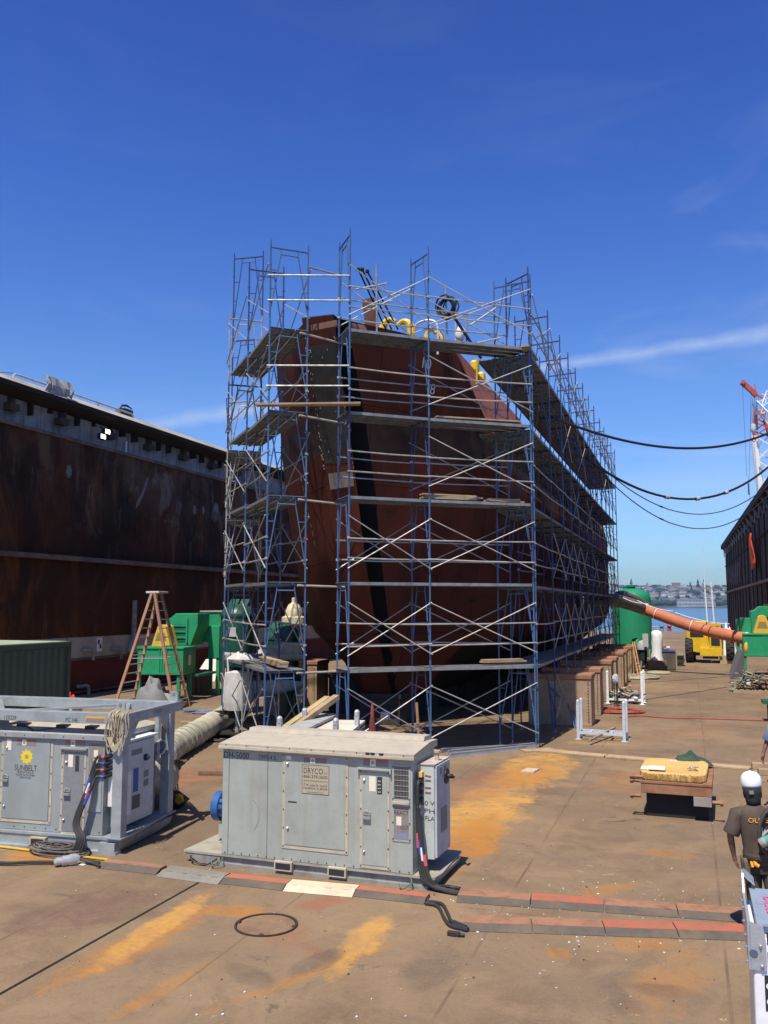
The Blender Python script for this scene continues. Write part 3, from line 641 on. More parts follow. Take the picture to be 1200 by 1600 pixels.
# dark green-grey doubler at the head of the stem, frame lines on the port bow, weld beads
dg_ = mat('stem_grey', (.055, .054, .042), (.032, .028, .022), rough=.8, sc=2, rust=.7, spec=.15, streak=.5, dcol=(.09,.04,.025))
rr = []
for i in range(9):
    z = 7.2+(10.0-7.2)*i/8; sx, sy = lerp_tab(L2, z); rr.append([ks(2*CX-sx+.05, sy-.247, z), ks(sx-.03, sy-.247, z)])
o = MB().grid(rr).build('stem_doubler', dg_, ship, True)
for k, (za, zb) in enumerate(((9.9, 7.6),)):
    wd = MB(); 
    for i in range(70):
        z = random.uniform(zb-.6, 10.2); sx, sy = lerp_tab(L2, z); u = random.choice([.02, .04, .06, .95, .97, random.random()]); q = ks(2*CX-sx+(sx-(2*CX-sx))*u, sy-.255, z)
        l_ = random.uniform(.02, .09); a_ = random.uniform(-1, 1); wd.bar(q, q+V(l_*a_*.6, -.002, l_), .014, .008)
    wd.build('weld_bead', plain('weld_bright', (.42, .36, .28), .6), o, True)
q = ks(-8.15, 19.95, 6.95); sx, sy = lerp_tab(L2, 6.95)
a = [ks(-8.72, sy-.256, 6.62), ks(-8.05, sy-.256, 6.62), ks(-8.05, sy-.256-.10*0, 6.98), ks(-8.72, sy-.256, 6.98)]
a = [ks(x_, lerp_tab(L2, z_)[1]-.262, z_) for x_, z_ in ((-8.72, 6.55), (-8.05, 6.62), (-8.05, 7.0), (-8.72, 6.95))]
MB().prism(a, (0, -.02, 0)).build('insert_plate', mat('bare_plate', (.30,.25,.19), (.2,.16,.12), rough=.6, sc=3), ship, True)
for f in (.10, .26, .40):
    l_ = [];
    for z in ZL[4:]:
        sx, sy = lerp_tab(L2, z); kx, ky = lerp_tab(KN, z); x_ = sx+(kx-sx)*f; y_ = sy+(ky-sy)*f-.03; l_.append(ks(2*CX-x_, y_, z))
    MB().tube(l_, .014, 4).build('frame_line', plain('hull_black', (0,0,0)), ship, True)
mark = plain('draft_mark', (.62, .60, .56), .6)
mk2 = plain('draft_weld', (.42, .27, .21), .6)
# draft marks laid on the bow faces
from mathutils.bvhtree import BVHTree
def hull_tree(side):
    P = [girth(z, side) for z in ZL]; k = len(P[0]); vs = [q for r_ in P for q in r_]
    return BVHTree.FromPolygons([tuple(q) for q in vs], [(a*k+b, a*k+b+1, (a+1)*k+b+1, (a+1)*k+b) for a in range(len(P)-1) for b in range(k-1)])
def on_hull(tree, px_, py_):
    loc, nrm, _, _ = tree.ray_cast(CAM, ray(px_, py_).normalized())
    if nrm.dot(CAM-loc) < 0: nrm = -nrm
    return loc+nrm*.03, nrm
ts, tp = hull_tree(1), hull_tree(-1)
for s_, px_, py_, h_ in (('10', 666, 568, .30), ('8', 675, 608, .30), ('6', 643, 612, .2)):
    q, n_ = on_hull(ts, px_, py_); r_ = V(-n_.y, n_.x, 0).normalized(); text('draft_mark', s_, mark, ship, q, r_, n_.cross(r_), h_, None, True, .0)
for i, ch in enumerate('10001689'):
    q, n_ = on_hull(tp, 472+i*3.0, 748+i*14.3); r_ = V(-n_.y, n_.x, 0).normalized(); text('draft_mark', ch, mk2, ship, q, r_, n_.cross(r_), .17, .13, True, 0)
# fittings on the forecastle
yel = mat('fitting_yellow', (.80, .52, .02), (.62, .38, .02), rough=.5)
zd = 3.55+(10.62-3.55)*KS
def fair(q, s_, flip):
    pts = [q+V(flip*x_*s_, 0, z_*s_) for x_, z_ in ((-.35,-.55), (-.38,0), (-.2,.42), (.12,.55), (.42,.38))]
    MB().tube(spline(pts, 4), [.30*s_*(1-.55*(i/16)) for i in range(17)], 8).build('fairlead', yel, ship, True, smooth=True)
for px_, py_, s_, f in ((607, 514, .48, 1), (633, 516, .48, -1), (672, 524, .28, 1), (684, 527, .28, -1)):
    fair(CAM+ray(px_, py_)*25.5, s_, f)
brn = mat('ship_brown', (.15, .062, .045), (.10, .045, .035), rough=.8)
a = CAM+ray(586, 520)*25; b = CAM+ray(575, 467)*25; MB().bar(a-V(0,0,.6), b, .34, .1, (0,1,0)).build('bulwark_stay', brn, ship, True)
a = CAM+ray(505, 502)*22.3; MB().bar(a+V(-.35,.1,-.12), a+V(.35,.1,-.06), .10, .16).build('bulwark_cap', brn, ship, True)
a = CAM+ray(545, 505)*23.2; MB().prism([a+V(-.3,0,-.35), a+V(.5,.2,-.35), a+V(.35,.2,-.02), a+V(.05,0,.0)], (0,.1,0)).build('bulwark_cap', brn, ship, True)
dv = mat('galv_light', (.58,.60,.60), (.46,.48,.49), rough=.45, metal=.3)
a = CAM+ray(648, 515)*25.5; MB().tube(spline([a+V(0,0,-.8), a, a+V(.15,0,.2), a+V(.5,0,.22), a+V(.68,0,0), a+V(.68,0,-.8)], 4), .035, 8).build('davit', dv, ship, True, smooth=True)
for px_, y0, y1 in ((608, 560, 505), (712, 575, 490), (745, 600, 560), (880, 790, 730), (840, 720, 650)):
    w_ = 27+max(0, px_-745)*.12; a = CAM+ray(px_, y0)*w_; MB().tube([a, CAM+ray(px_, y1)*w_], .035, 6).build('rail_post', yel if px_ in (745, 840, 880) else dv, ship, True)
for px_, py_, w_ in ((742, 572, 28.5), (752, 590, 30), (822, 712, 36), (838, 722, 38), (866, 760, 42)):
    q = CAM+ray(px_, py_)*w_; MB().box((q.x-.13, q.y-.16, q.z-.22), (q.x+.13, q.y+.16, q.z+.18)).build('deck_fitting', yel, ship, True, .08)
# keel and side blocks
blm = mat('block_face', (.40, .275, .17), (.30, .195, .12), rough=.9, sc=1.3, streak=.4, dcol=(.12,.07,.04), rust=.5)
capm = mat('block_cap', (.34, .17, .095), (.25, .125, .07), rough=.9, sc=2)
def block(x0, x1, y, ln, h, label, grp, bolts=True, m_=None):
    t_ = thing('dock_block', label, 'dock block', ((x0+x1)/2, y, 0), 0, grp)
    w = (x1-x0)/2; MB().box((-w, 0, 0), (w, ln, h-.16)).build('body', m_ or blm, t_, bevel=.02)
    MB().box((-w-.03, -.03, h-.158), (w+.03, ln+.03, h)).build('cap', m_ or capm, t_, bevel=.03)
    if bolts:
        b = MB()
        for i in range(14): b.box((w-.10, -.012, .12+i*.09), (w-.07, 0.002, .15+i*.09))
        b.build('bolt_strip', darkm, t_)
dkb = mat('block_shaded', (.055, .045, .04), (.035, .03, .028), rough=.9)  # dark copy for blocks under the hull, shade put into its colour
YB = [27.3, 30.1, 34.5, 36.8, 40.8, 42.8, 46.6, 48.6]
ords = ['first', 'second', 'third', 'fourth', 'fifth', 'sixth', 'seventh', 'eighth']
for i, y in enumerate(YB):
    block(-4.75, -2.87, y, 1.0, 1.52, 'tan side block at the scaffold foot right of the hull, %s from the viewer' % ords[i], 'side blocks right of the hull')
for i, y in enumerate((26.6, 29.6)):
    block(-13.3, -12.72, y, 1.1, 1.6, 'narrow tan block left of the hull behind the left scaffold, %s from the viewer' % ords[i], 'side blocks left of the hull')
for i, y in enumerate((25.6, 28.4, 31.2, 34)):
    block(-9.6, -8.3, y, 1.5, .92, 'dark keel block under the ship, %s one back from the bow' % ords[i], 'keel blocks under the ship', False, dkb)
for i, y in enumerate((28, 31)):
    block(-11.6, -10.4, y, 1.3, .9 if i else 1.3, 'dark block under the port bilge, %s from the bow' % ords[i], 'bilge blocks under the ship', False, dkb)
# ================================================================ tube scaffolding, bay by bay
blu = mat('frame_blue', (.055, .125, .25), (.045, .09, .185), rough=.5, sc=3, dirt=.4, dsc=14, dcol=(.12, .10, .09), spec=.5)
blu2 = mat('frame_dark_blue', (.045, .062, .155), (.035, .045, .105), rough=.5, sc=3, dirt=.4, dcol=(.10, .06, .06))
gal = mat('tube_galvanised', (.42, .415, .395), (.25, .24, .22), rough=.5, metal=.3, sc=4, dirt=.4, dcol=(.24, .16, .11))
tie = mat('tube_pale', (.46, .42, .35), (.36, .31, .25), rough=.5, metal=.1, sc=4)
red = plain('clamp_red', (.30, .05, .045), .5)
plank = mat('deck_plank_metal', (.30, .30, .285), (.19, .185, .17), rough=.5, metal=.4, sc=5, dirt=.5, dcol=(.18, .13, .09))
wood = mat('scaffold_board', (.42, .29, .17), (.30, .20, .12), rough=.85, sc=3, streak=.3)
TR = .0235
def frame_mb(a, b, z0, z1, top=True):
    """walk-through frame between leg plan points a (outer) and b (inner)"""
    mb = MB(); H = z1-z0; P = lambda f, z: V(a.x+(b.x-a.x)*f, a.y+(b.y-a.y)*f, z0+z)
    mb.tube([P(0,0), P(0,H)], TR, 6); mb.tube([P(1,0), P(1,H)], TR, 6)
    mb.tube([P(0,H-.09), P(1,H-.09)], TR, 6); mb.tube([P(.27,H-.24), P(.73,H-.24)], TR*.75, 5)
    for f0, f1 in ((.02, .27), (.98, .73)):
        mb.tube([P(f0, H*.22), P(f1, H-.24), P(f1, H-.10)], TR*.75, 5)
        for k in (.45, .68): mb.tube([P(f0, H*k), P(f0+(f1-f0)*((k-.22)/.66), H*k)], TR*.6, 4)
    for f in (0, 1):
        mb.tube([P(f, H-.005), P(f, H+.10 if top else H+.01)], TR*.8, 6); 
        for k in (.25, .75): mb.tube([P(f, H*k)-V(.05,.0,0), P(f, H*k)+V(.05,0,0)], .012, 4)
    return mb
def deck_mb(a0, b0, a1, b1, z, n=3, ext=.0):
    """planks spanning from frame 0 to frame 1, hooked over the ledgers"""
    mb = MB(); d_ = ((a1+b1)/2-(a0+b0)/2).normalized(); up = V(0,0,1)
    for i in range(n):
        f = (i+.5)/n*(1+ext) ; w = (b0-a0).length*(1+ext)/n*.92
        p = V(*(a0.lerp(b0, f)).xy, z); q = V(*(a1.lerp(b1, f)).xy, z)
        mb.bar(p-d_*.06, q+d_*.06, w, .012)
        s_ = d_.cross(up).normalized()*w/2
        for k in (-1, 1): mb.bar(p+s_*k*.96-V(0,0,.035), q+s_*k*.96-V(0,0,.035), .012, .06)
        for k in (-.4, 0, .4): mb.bar(p+s_*k-V(0,0,.018), q+s_*k-V(0,0,.018), .02, .024)
        m_ = 5
        for j in range(1, m_): mb.bar(p.lerp(q, j/m_)-s_*.95-V(0,0,.03), p.lerp(q, j/m_)+s_*.95-V(0,0,.03), .03, .03)
    return mb
rs = random.Random(3)
def pk(*c): return rs.choice(c)
def lv(k, s0=2.10, st=2.06): return .10 if k == 0 else s0+st*(k-1)
def bay(name_label, grp, A, B, A2, B2, top, decks, braces, rails_o, rails_i, cols, dtop=3, zs=(2.10, 2.06), irails=True, thin=False, tx=0.0):
    """A,B outer/inner leg of this frame line; A2,B2 of the next (None = end frame)"""
    t_ = thing('scaffold_bay', name_label, 'scaffolding', (A.x, A.y, 0), 0, grp)
    for k in range(top):
        z0, z1 = lv(k, *zs), lv(k+1, *zs)+(tx if k == top-1 else 0)
        frame_mb(A, B, z0+.001, z1-.001, k == top-1).build('frame', pk(*cols), t_, True, smooth=True)
    for q in (A, B): MB().box((q.x-.075, q.y-.075, .001), (q.x+.075, q.y+.075, .012)).tube([(q.x,q.y,.01), (q.x,q.y,.16)], .017, 6).build('base_plate', gal, t_, True)
    if A2 is None: return t_
    def ln(p, q, z0, z1=None, r=.02, over=.04, sg=.0):
        p = V(p.x, p.y, z0); q = V(q.x, q.y, z1 if z1 is not None else z0); d_ = (q-p).normalized()*over; return [p-d_, (p+q)/2-V(0,0,sg), q+d_]
    out = (A-B).normalized()*.035
    for k in range(top):
        z0, z1 = lv(k, *zs), lv(k+1, *zs)
        if k in decks: deck_mb(A, B, A2, B2, z0+.03-.075, dtop if k >= 4 else 3, (.45 if dtop > 3 and k >= 4 else 0)).build('deck', plank, t_, True)
        zz0 = z0 + .12
        if k in braces:
            for P_, Q_, o_ in ((A, A2, out), (B, B2, -out))[:1 if thin else 2]:
                if thin and rs.random() < .35: continue
                mb = MB(); mb.tube(ln(P_+o_, Q_+o_, z0+.30, z0+1.52, .02), .0150, 5); mb.tube(ln(P_+o_*1.8, Q_+o_*1.8, z0+1.52, z0+.30), .0150, 5)
                mb.build('cross_brace', pk(gal, gal, tie), t_, True)
        for (on, P_, Q_, o_) in ((k in rails_o, A, A2, out*.6), (k in rails_i, B, B2, -out*.6)):
            if on:
                for h in (.52, 1.02):
                    r_ = MB().tube(ln(P_+o_, Q_+o_, z0+h+rs.uniform(-.03, .03), z0+h+rs.uniform(-.03, .03), sg=rs.uniform(0, .02)), .0185, 6).build('guard_rail', pk(gal, gal, tie), t_, True)
                    if rs.random() < .55:
                        q = V(P_.x, P_.y, z0+h); MB().box(tuple(q-V(.033,.033,.024)), tuple(q+V(.033,.033,.024))).build('clamp', pk(red, gal, gal), r_, True)
    return t_
def P2(x, y): return V(x, y, 0)
GF = 'scaffold bays wrapped round the ship'
# front run across the starboard bow
F = [(P2(-7.62, 19.6), P2(-8.2, 20.34)), (P2(-6.02, 20.98), P2(-6.66, 21.56)), (P2(-3.76, 22.66), P2(-4.47, 23.27))]
b1 = bay('blue scaffold bay directly before the bow edge, tallest of the front', GF, *F[0], *F[1], 6, (1,2,3,4,5), (0,1,2,5), (1,2,3,4,5), (1,2,3,4,5), (blu, blu, blu, blu2), 3, tx=.36)
b2 = bay('wide blue scaffold bay before the bow face with the white draft marks', GF, *F[1], *F[2], 6, (1,2,3,4,5), (0,1,2,3,4,5), (1,2,3,4,5), (1,2,3,4,5), (blu, blu, blu2), 3, tx=.2)
b3 = bay('blue scaffold frames at the corner where the front run meets the long side run', GF, *F[2], None, None, 6, (), (), (), (), (blu, blu2, blu))
lt = F[2]
# long run down the starboard side
YR = [22.75, 25.8, 28.4, 30.5, 32.6, 35.0, 37.1, 39.3, 42.0, 44.2, 46.2, 48.3, 50.7]
XO, XI = -3.72, -4.74
RR = [(P2(XO, y), P2(XI, y+.22)) for y in YR]
nth = ['first', 'second', 'third', 'fourth', 'fifth', 'sixth', 'seventh', 'eighth', 'ninth', 'tenth', 'eleventh', 'twelfth', 'last']
for i, (a, b) in enumerate(RR):
    nx = RR[i+1] if i+1 < len(RR) else (None, None)
    bay('dark blue scaffold bay on the long side run, %s from the front corner' % nth[i], GF, a, b, *nx, 6, (1,2,3,4,5), (0,1,2,3,5) if i % 2 else (0,1,2,4,5), (1,2,3,5), (2,3) if i % 3 else (), (blu, blu2, blu2) if i else (blu, blu), 4, (2.08, 2.03), thin=True)
# port run behind the bow, heading back to the left
PR = [(P2(-9.42, 18.87), P2(-8.70, 19.50)), (P2(-11.1, 20.95), P2(-10.35, 21.55)), (P2(-12.73, 22.85), P2(-11.95, 23.42)), (P2(-13.75, 24.9), P2(-12.75, 25.0))]
bay('blue scaffold tower nearest the viewer at the left of the bow', GF, *PR[0], *PR[1], 6, (1,2,3,4,5), (0,1,2,3,4,5), (1,2,3,4), (1,2,3,4), (blu, blu, blu), 3)
bay('blue scaffold bay at the middle of the left-hand run, beside the wrapped duct', GF, *PR[1], *PR[2], 6, (1,2,3,4,5), (0,1,2,3,4,5), (1,2,3,4), (1,2,3,4), (blu, blu, gal, blu2), 3, (2.12, 2.08), tx=.3)
bay('leftmost tall scaffold frames, one tier lower than the frames behind them', GF, *PR[2], *PR[3], 6, (1,2,3,4), (0,2,3,4), (1,2,3,4), (1,3), (blu, blu2, gal), 3, (2.1, 2.02))
bay('galvanised-topped scaffold frames rising one tier above the leftmost frames', GF, *PR[3], None, None, 7, (), (), (), (), (gal, blu2, blu2), 3, (2.1, 2.02), tx=.75)
# loose tubes tying the front run to the left tower, and boards lying on the decks
def tube_thing(name, a, b, r, m_, label, cat='scaffold tube', grp=None):
    return tag(MB().tube([a, b], r, 8).build(name, m_, smooth=True), label, cat, grp)
hts = ['lowest', 'second-lowest', 'middle', 'second-highest', 'topmost']
for k in range(1, 6):
    z = lv(k)-.02; a, b = PR[0][1], F[0][1]; d_ = (b-a).normalized()*.22
    tube_thing('tie_tube', V(a.x, a.y, z-.10)-d_, V(b.x, b.y, z-.12)+d_, .027, tie, '%s pale tie tube clamped between the left tower and the front scaffold' % hts[k-1], grp='tie tubes between the towers')
c_ = 0
for z in (lv(4)+.55, lv(4)+1.05, lv(5)+.62, lv(5)+1.25):
    a, b = PR[0][0], F[0][0]; c_ += 1
    tube_thing('guard_tube', V(a.x-.05, a.y-.04, z), V(b.x, b.y-.04, z+.02), .022, gal, 'long guard tube across the gap before the stem, %s of four from the top' % ['fourth', 'third', 'second', 'first'][c_-1], grp='guard tubes before the stem')
tube_thing('guard_tube', V(PR[0][1].x, PR[0][1].y, lv(6)-.45), V(F[0][1].x, F[0][1].y, lv(6)-.42), .024, gal, 'short pale tube joining the two tower tops above the stem')
a, b = PR[0][0], F[0][0]; d_ = (b-a).normalized()
o = MB().bar(V(a.x, a.y-.1, lv(4)+.06)-d_*.25, V(b.x, b.y-.1, lv(4)+.12)+d_*.3, .24, .045).build('scaffold_board', wood); tag(o, 'long timber board laid across the gap before the stem', 'board')
def boards(P0, P1, k, f0, f1, n, label, off=.5, zs=(2.10, 2.06)):
    a = P0[0].lerp(P0[1], off); b = P1[0].lerp(P1[1], off); z = lv(k, *zs)+.01
    for i in range(n):
        p = a.lerp(b, f0+rs.uniform(-.02,.02)); q = a.lerp(b, f1+rs.uniform(-.04,.04)); s_ = V(0, rs.uniform(-.1,.1), 0)
        o = MB().bar(V(p.x, p.y, z+.03+i*.043)+s_, V(q.x, q.y, z+.03+i*.043)-s_, .22, .038).build('scaffold_board', wood)
        tag(o, label % (['lowest', 'middle', 'upper', 'topmost'][i] if n > 1 else 'single'), 'board', 'loose boards on the scaffold decks')
boards(F[1], F[2], 3, .0, .55, 3, '%s of the boards stacked on the third front deck beside the middle poles', .4)
boards(F[1], F[2], 3, .66, .98, 2, '%s of two boards on the third front deck by the corner', .5)
boards(F[1], F[2], 1, .62, 1.0, 2, '%s of two boards on the lowest front deck by the corner', .6)
boards(F[1], F[2], 4, .1, .9, 1, '%s weathered board lying on the fourth front deck', .2)
boards(PR[0], PR[1], 1, .0, .9, 3, '%s board of the lowest deck on the left tower', .5)
boards(RR[0], RR[1], 5, -.1, .35, 2, '%s of two boards sticking out at the corner on the top deck', .1, (2.08, 2.03))
# cable coils hung from a scaffold standard above the forecastle
def coil(c, r, n, tr, axis, label, m_, name='cable_coil', cat='cable coil', spread=.05):
    mb = MB(); q = Vector(axis).to_track_quat('Z', 'Y')
    for k in range(n):
        rr = r*(1+rs.uniform(-.12, .12)); o_ = V(rs.uniform(-spread, spread), rs.uniform(-spread, spread), (k-n/2)*tr*1.2); e_ = rs.uniform(.85, 1.15); ph = rs.uniform(0, 6)
        mb.tube([Vector(c)+q @ (V(rr*math.cos(t_*6.2832/20+ph), rr*e_*math.sin(t_*6.2832/20+ph), rs.uniform(-tr, tr)*.5)+o_) for t_ in range(21)], tr, 6)
    return tag(mb.build(name, m_, smooth=True), label, cat)
c0 = CAM+ray(700, 478)*25.2
coil(c0, .26, 9, .022, (.3, 1, .1), 'tangled black cable coil hanging on a pole above the bow deck', blk, spread=.12)
tube_thing('standard_tube', CAM+ray(699, 540)*25.3, CAM+ray(696, 445)*25.3, .028, gal, 'lone galvanised upright that carries the black cable coil', 'scaffold tube')
tube_thing('standard_tube', CAM+ray(589, 520)*23.5, CAM+ray(588, 412)*23.5, .028, gal, 'lone galvanised upright beside the brown plate above the bow', 'scaffold tube')
tube_thing('standard_tube', CAM+ray(729, 545)*26, CAM+ray(729, 492)*26, .028, gal, 'short galvanised upright right of the black cable coil', 'scaffold tube')
for (x0, y0, x1, y1, l_) in ((560, 421, 603, 515, 'leftmost of three slanting dark rods above the bow'), (566, 421, 612, 515, 'middle of three slanting dark rods above the bow'), (574, 424, 622, 515, 'rightmost of three slanting dark rods above the bow')):
    o = MB().tube([CAM+ray(x0, y0)*24, CAM+ray(x1, y1)*24.6], .026, 6).ball(CAM+ray(x0, y0)*24, .06, 8).build('davit_rod', darkm); tag(o, l_, 'rod', 'slanting rods above the bow')
for (x0, y0, x1, y1, l_) in ((556, 452, 604, 443, 'upper of two short horizontal tubes beside the brown plate'), (578, 478, 613, 470, 'lower of two short horizontal tubes beside the brown plate'), (735, 508, 775, 481, 'pale horizontal tube right of the cable coil'), (745, 536, 782, 528, 'short pale tube above the top deck near the corner')):
    tube_thing('guard_tube', CAM+ray(x0, y0)*23.6, CAM+ray(x1, y1)*23.9, .024, tie, l_)
for (x0, y0, x1, y1) in ((706, 490, 752, 560),):
    o = MB().bar(CAM+ray(x0, y0)*25.4, CAM+ray(x1, y1)*25.8, .05, .07).build('slanted_beam', darkm); tag(o, 'dark slanted beam below the cable coil above the bow', 'beam')
q = CAM+ray(719, 522)*26; o = MB().ball(tuple(q), .20, 10, (.8, .6, 1.1), .5).build('white_sack', plain('sack_white', (.7,.69,.66), .9), smooth='all'); tag(o, 'white sack slumped on the bow deck right of the cable coil', 'sack')
# things on the ground under the scaffold
def px_bar(p, q, w, h, name, m_, label, cat, grp=None, up=(0,0,1), bevel=.004):
    return tag(MB().bar(p, q, w, h, up).build(name, m_, bevel=bevel), label, cat, grp)
galb = mat('galv_beam', (.46,.48,.49), (.36,.37,.38), rough=.4, metal=.5, sc=3, dirt=.35)
for i, (x0, y0, x1, y1) in enumerate(((702, 1181, 822, 1168), (700, 1176, 835, 1164), (690, 1173, 800, 1167))):
    a, b = gz(x0, y0, .05), gz(x1, y1, .05)
    mb = MB().bar(a, b, .012, .10).bar(a+V(0,.03,.05), b+V(0,.03,.05), .07, .008).bar(a+V(0,.03,-.045), b+V(0,.03,-.045), .07, .008)
    tag(mb.build('channel_beam', galb), 'galvanised channel lying at the foot of the front scaffold, %s of three' % ['nearest', 'middle', 'rearmost'][i], 'beam', 'galvanised channels on the deck')
a, b = gz(832, 1174, .02), gz(845, 1170, .02); px_bar(a-V(.25,0,0), b+V(.3,0,0), .35, .04, 'sole_board', wood, 'short timber sole board under the corner scaffold leg', 'board')
a, b = gz(655, 1158), gz(649, 1103, 1.25); a = wp(655, 21.3); b = wp(650, 21.3, 1.28)
o = MB().tube([a, a.lerp(b, .55)], .035, 8).mat(1).tube([a.lerp(b, .55), a.lerp(b, .62)], .0355, 8).mat(0).tube([a.lerp(b, .62), b], .035, 8).build('wooden_pole', [mat('pole_wood', (.45,.24,.10), (.36,.18,.08), rough=.7), blu]); tag(o, 'upright orange-tan wooden pole with a blue band under the bow', 'pole')
a = wp(582, 20.8); mb = MB().lathe([(.10,0),(.13,.1),(.12,.5),(.05,1.0),(.02,1.35)], (0,0,0), 10); o = mb.build('red_cover', mat('red_cloth', (.20,.04,.03), (.14,.03,.025), rough=.8), smooth='all'); o.location = a; tag(o, 'tapered dark red cover hanging under the stem foot', 'cover')
a = wp(602, 22.6, .72); o = MB().box((-.1,-.1,0), (.1,.1,.2)).build('paint_can', plain('can_white', (.55,.57,.6), .6), bevel=.02); o.location = a; tag(o, 'small pale box on a keel block under the bow', 'box')
c1 = wp(517, 19.4, .45)
mb = MB()
for i in range(7): mb.lathe([(.30,-.035),(.36,0),(.30,.035)], c1+V(.07*i-.2, .02*i, 0), 16, (1,.35,.1))
tag(mb.build('black_duct', plain('duct_black', (.018,.018,.022), .5), smooth=True), 'short length of black ribbed duct under the stem', 'duct')
# fallen frame leaning beside the first block, bent blue ladder frame
fo = frame_mb(V(-.1,0,0), V(.75,.2,0), 0, 1.9).build('spare_scaffold', blu); fo.location = wp(864, 25.6, .02); fo.rotation_euler = (R(-52), R(18), R(25)); tag(fo, 'loose blue scaffold frame leaning at the foot of the first tan side block', 'scaffold frame')
# ================================================================ grey machine cabinets in the foreground
cab = mat('cabinet_grey_green', (.355, .385, .335), (.29, .315, .275), rough=.5, sc=1.2, dirt=.3, dsc=5, dcol=(.25, .20, .13), streak=.38, spec=.5)
cabblue = mat('cabinet_blue_grey', (.285, .32, .31), (.235, .262, .255), rough=.5, sc=1.2, dirt=.3, dsc=5, dcol=(.27, .23, .17), streak=.32, spec=.5)
trim = mat('door_trim', (.50, .43, .31), (.40, .34, .25), rough=.7, sc=5, dirt=.4)
roofd = mat('dusty_roof', (.44, .38, .285), (.37, .335, .27), rough=.85, sc=2, dirt=.3)
skid = mat('skid_grey', (.30, .285, .25), (.19, .17, .14), rough=.75, sc=3, rust=.4)
bolt = plain('bolt_dark', (.10, .085, .07), .5, .5)
ink = plain('stencil_ink', (.04, .042, .04), .7)
whitep = plain('label_white', (.78, .77, .72), .6)
cream = plain('label_cream', (.80, .72, .55), .6)
redl = plain('label_red', (.55, .10, .10), .6)
grl = plain('label_grey', (.22, .21, .20), .6)
blacklid = plain('black_plate', (.03, .03, .032), .5)
chrome = plain('latch_metal', (.62, .62, .60), .25, .8)
rubber = plain('cord_rubber', (.035, .033, .030), .6)
def rect(t_, x0, x1, z0, z1, y, th, m_, name, lab=None, bevel=0):      # raised panel on a front face (facing -y)
    o = MB().box((x0, y-th, z0), (x1, y-.0005, z1)).build(name, m_, t_, bevel=bevel)
    if lab: o['label'] = lab
    return o
def rim(t_, x0, x1, z0, z1, y, w, m_, name, bz=True, nb=.22):
    mb = MB().box((x0, y-.008, z0), (x0+w, y-.0006, z1)).box((x1-w, y-.008, z0), (x1, y-.0006, z1)).box((x0+w, y-.0078, z0), (x1-w, y-.0006, z0+w)).box((x0+w, y-.0078, z1-w), (x1-w, y-.0006, z1))
    mb.mat(1)
    n = int((z1-z0)/nb)
    for i in range(n+1):
        z_ = z0+.03+(z1-z0-.06)*i/max(n, 1)
        for xx in (x0+w/2, x1-w/2): mb.box((xx-.008, y-.014, z_-.008), (xx+.008, y-.008, z_+.008))
    return mb.build(name, [m_, bolt], t_)
def latch(t_, x, z, y):
    o = MB().box((x-.055, y-.02, z), (x+.055, y-.001, z+.04)).box((x-.055, y-.045, z-.05), (x+.055, y-.001, z-.015)).tube([(x-.03, y-.03, z+.05), (x+.03, y-.03, z+.05)], .012, 6).build('latch', chrome, t_, bevel=.006)
def studs(t_, pts, y):
    for x, z in pts: MB().lathe([(.018,0),(.015,.02),(.004,.028)], (x, y, z), 8, (0,-1,0)).build('latch', chrome, t_)
def boltrow(t_, x0, x1, z, y, n, z1=None):
    mb = MB()
    for i in range(n):
        f = i/(n-1); x = x0+(x1-x0)*f; mb.box((x-.007, y-.007, z-.007), (x+.007, y, z+.007))
    mb.build('bolt_row', bolt, t_)
def warn(t_, x, z, y, w=.26, h=.085):
    o = rect(t_, x, x+w, z, z+h, y, .002, grl, 'warning_label'); mb = MB().box((x, y-.0032, z+h*.72), (x+w*.28, y-.0021, z+h)).box((x+w*.5, y-.0032, z+h*.72), (x+w, y-.0021, z+h)).build('label_stripe', redl, o)
    MB().box((x+w*.28, y-.0034, z), (x+w*.5, y-.0021, z+h)).build('label_symbol', cream, o); text('symbol', '*', ink, o, (x+w*.39, y-.0036, z+h*.5), (1,0,0), (0,0,1), .05)
def forkpocket(t_, x, y, z):
    mb = MB().box((x, y-.05, z), (x+.26, y+.02, z+.12)); mb.mat(1); mb.box((x+.02, y-.052, z+.02), (x+.24, y-.049, z+.10)); mb.build('fork_pocket', [trim, blacklid], t_)

# ---- unit with the stencilled door, right of the two
p0 = gz(344, 1354); p1 = gz(667, 1392); rz = math.atan2(p1.y-p0.y, p1.x-p0.x)
UA = thing('dehumidifier', 'pale green-grey machine cabinet on a skid with a stencilled sign on its door', 'machine', tuple(p0), rz)
L = (p1-p0).length; BH = 1.53; D = .95; DS = 1.33; X1 = 2.78
MB().box((0, .02, .165), (X1, D, BH+.10)).build('cabinet', cab, UA, bevel=.008)
r = MB().prism([(-.03,-.04,BH+.101), (-.03,D+.03,BH+.101), (-.03,D+.03,BH+.19), (-.03,D*.68,BH+.20), (-.03,-.04,BH+.13)], (X1+.07, 0, 0)); r.build('roof', roofd, UA)
MB().prism([(.05,D*.68,BH+.202), (.05,D+.02,BH+.195), (.05,D+.02,BH+.25), (.05,D*.72,BH+.26)], (X1-.1, 0, 0)).build('roof_ridge', roofd, UA)
MB().box((-.035,-.055,BH+.06), (X1+.045,.0185,BH+.1)).build('roof_lip', trim, UA, bevel=.004)
for x in (X1-.62, X1-.55, X1-.43): MB().box((x, -.0555-.004, BH+.105), (x+.055, -.0408, BH+.128)).build('roof_slot', blacklid, UA)
boltrow(UA, .08, X1-.1, BH+.115, -.041, 9); boltrow(UA, .06, X1-.05, .195, .02, 22)
Y = .02
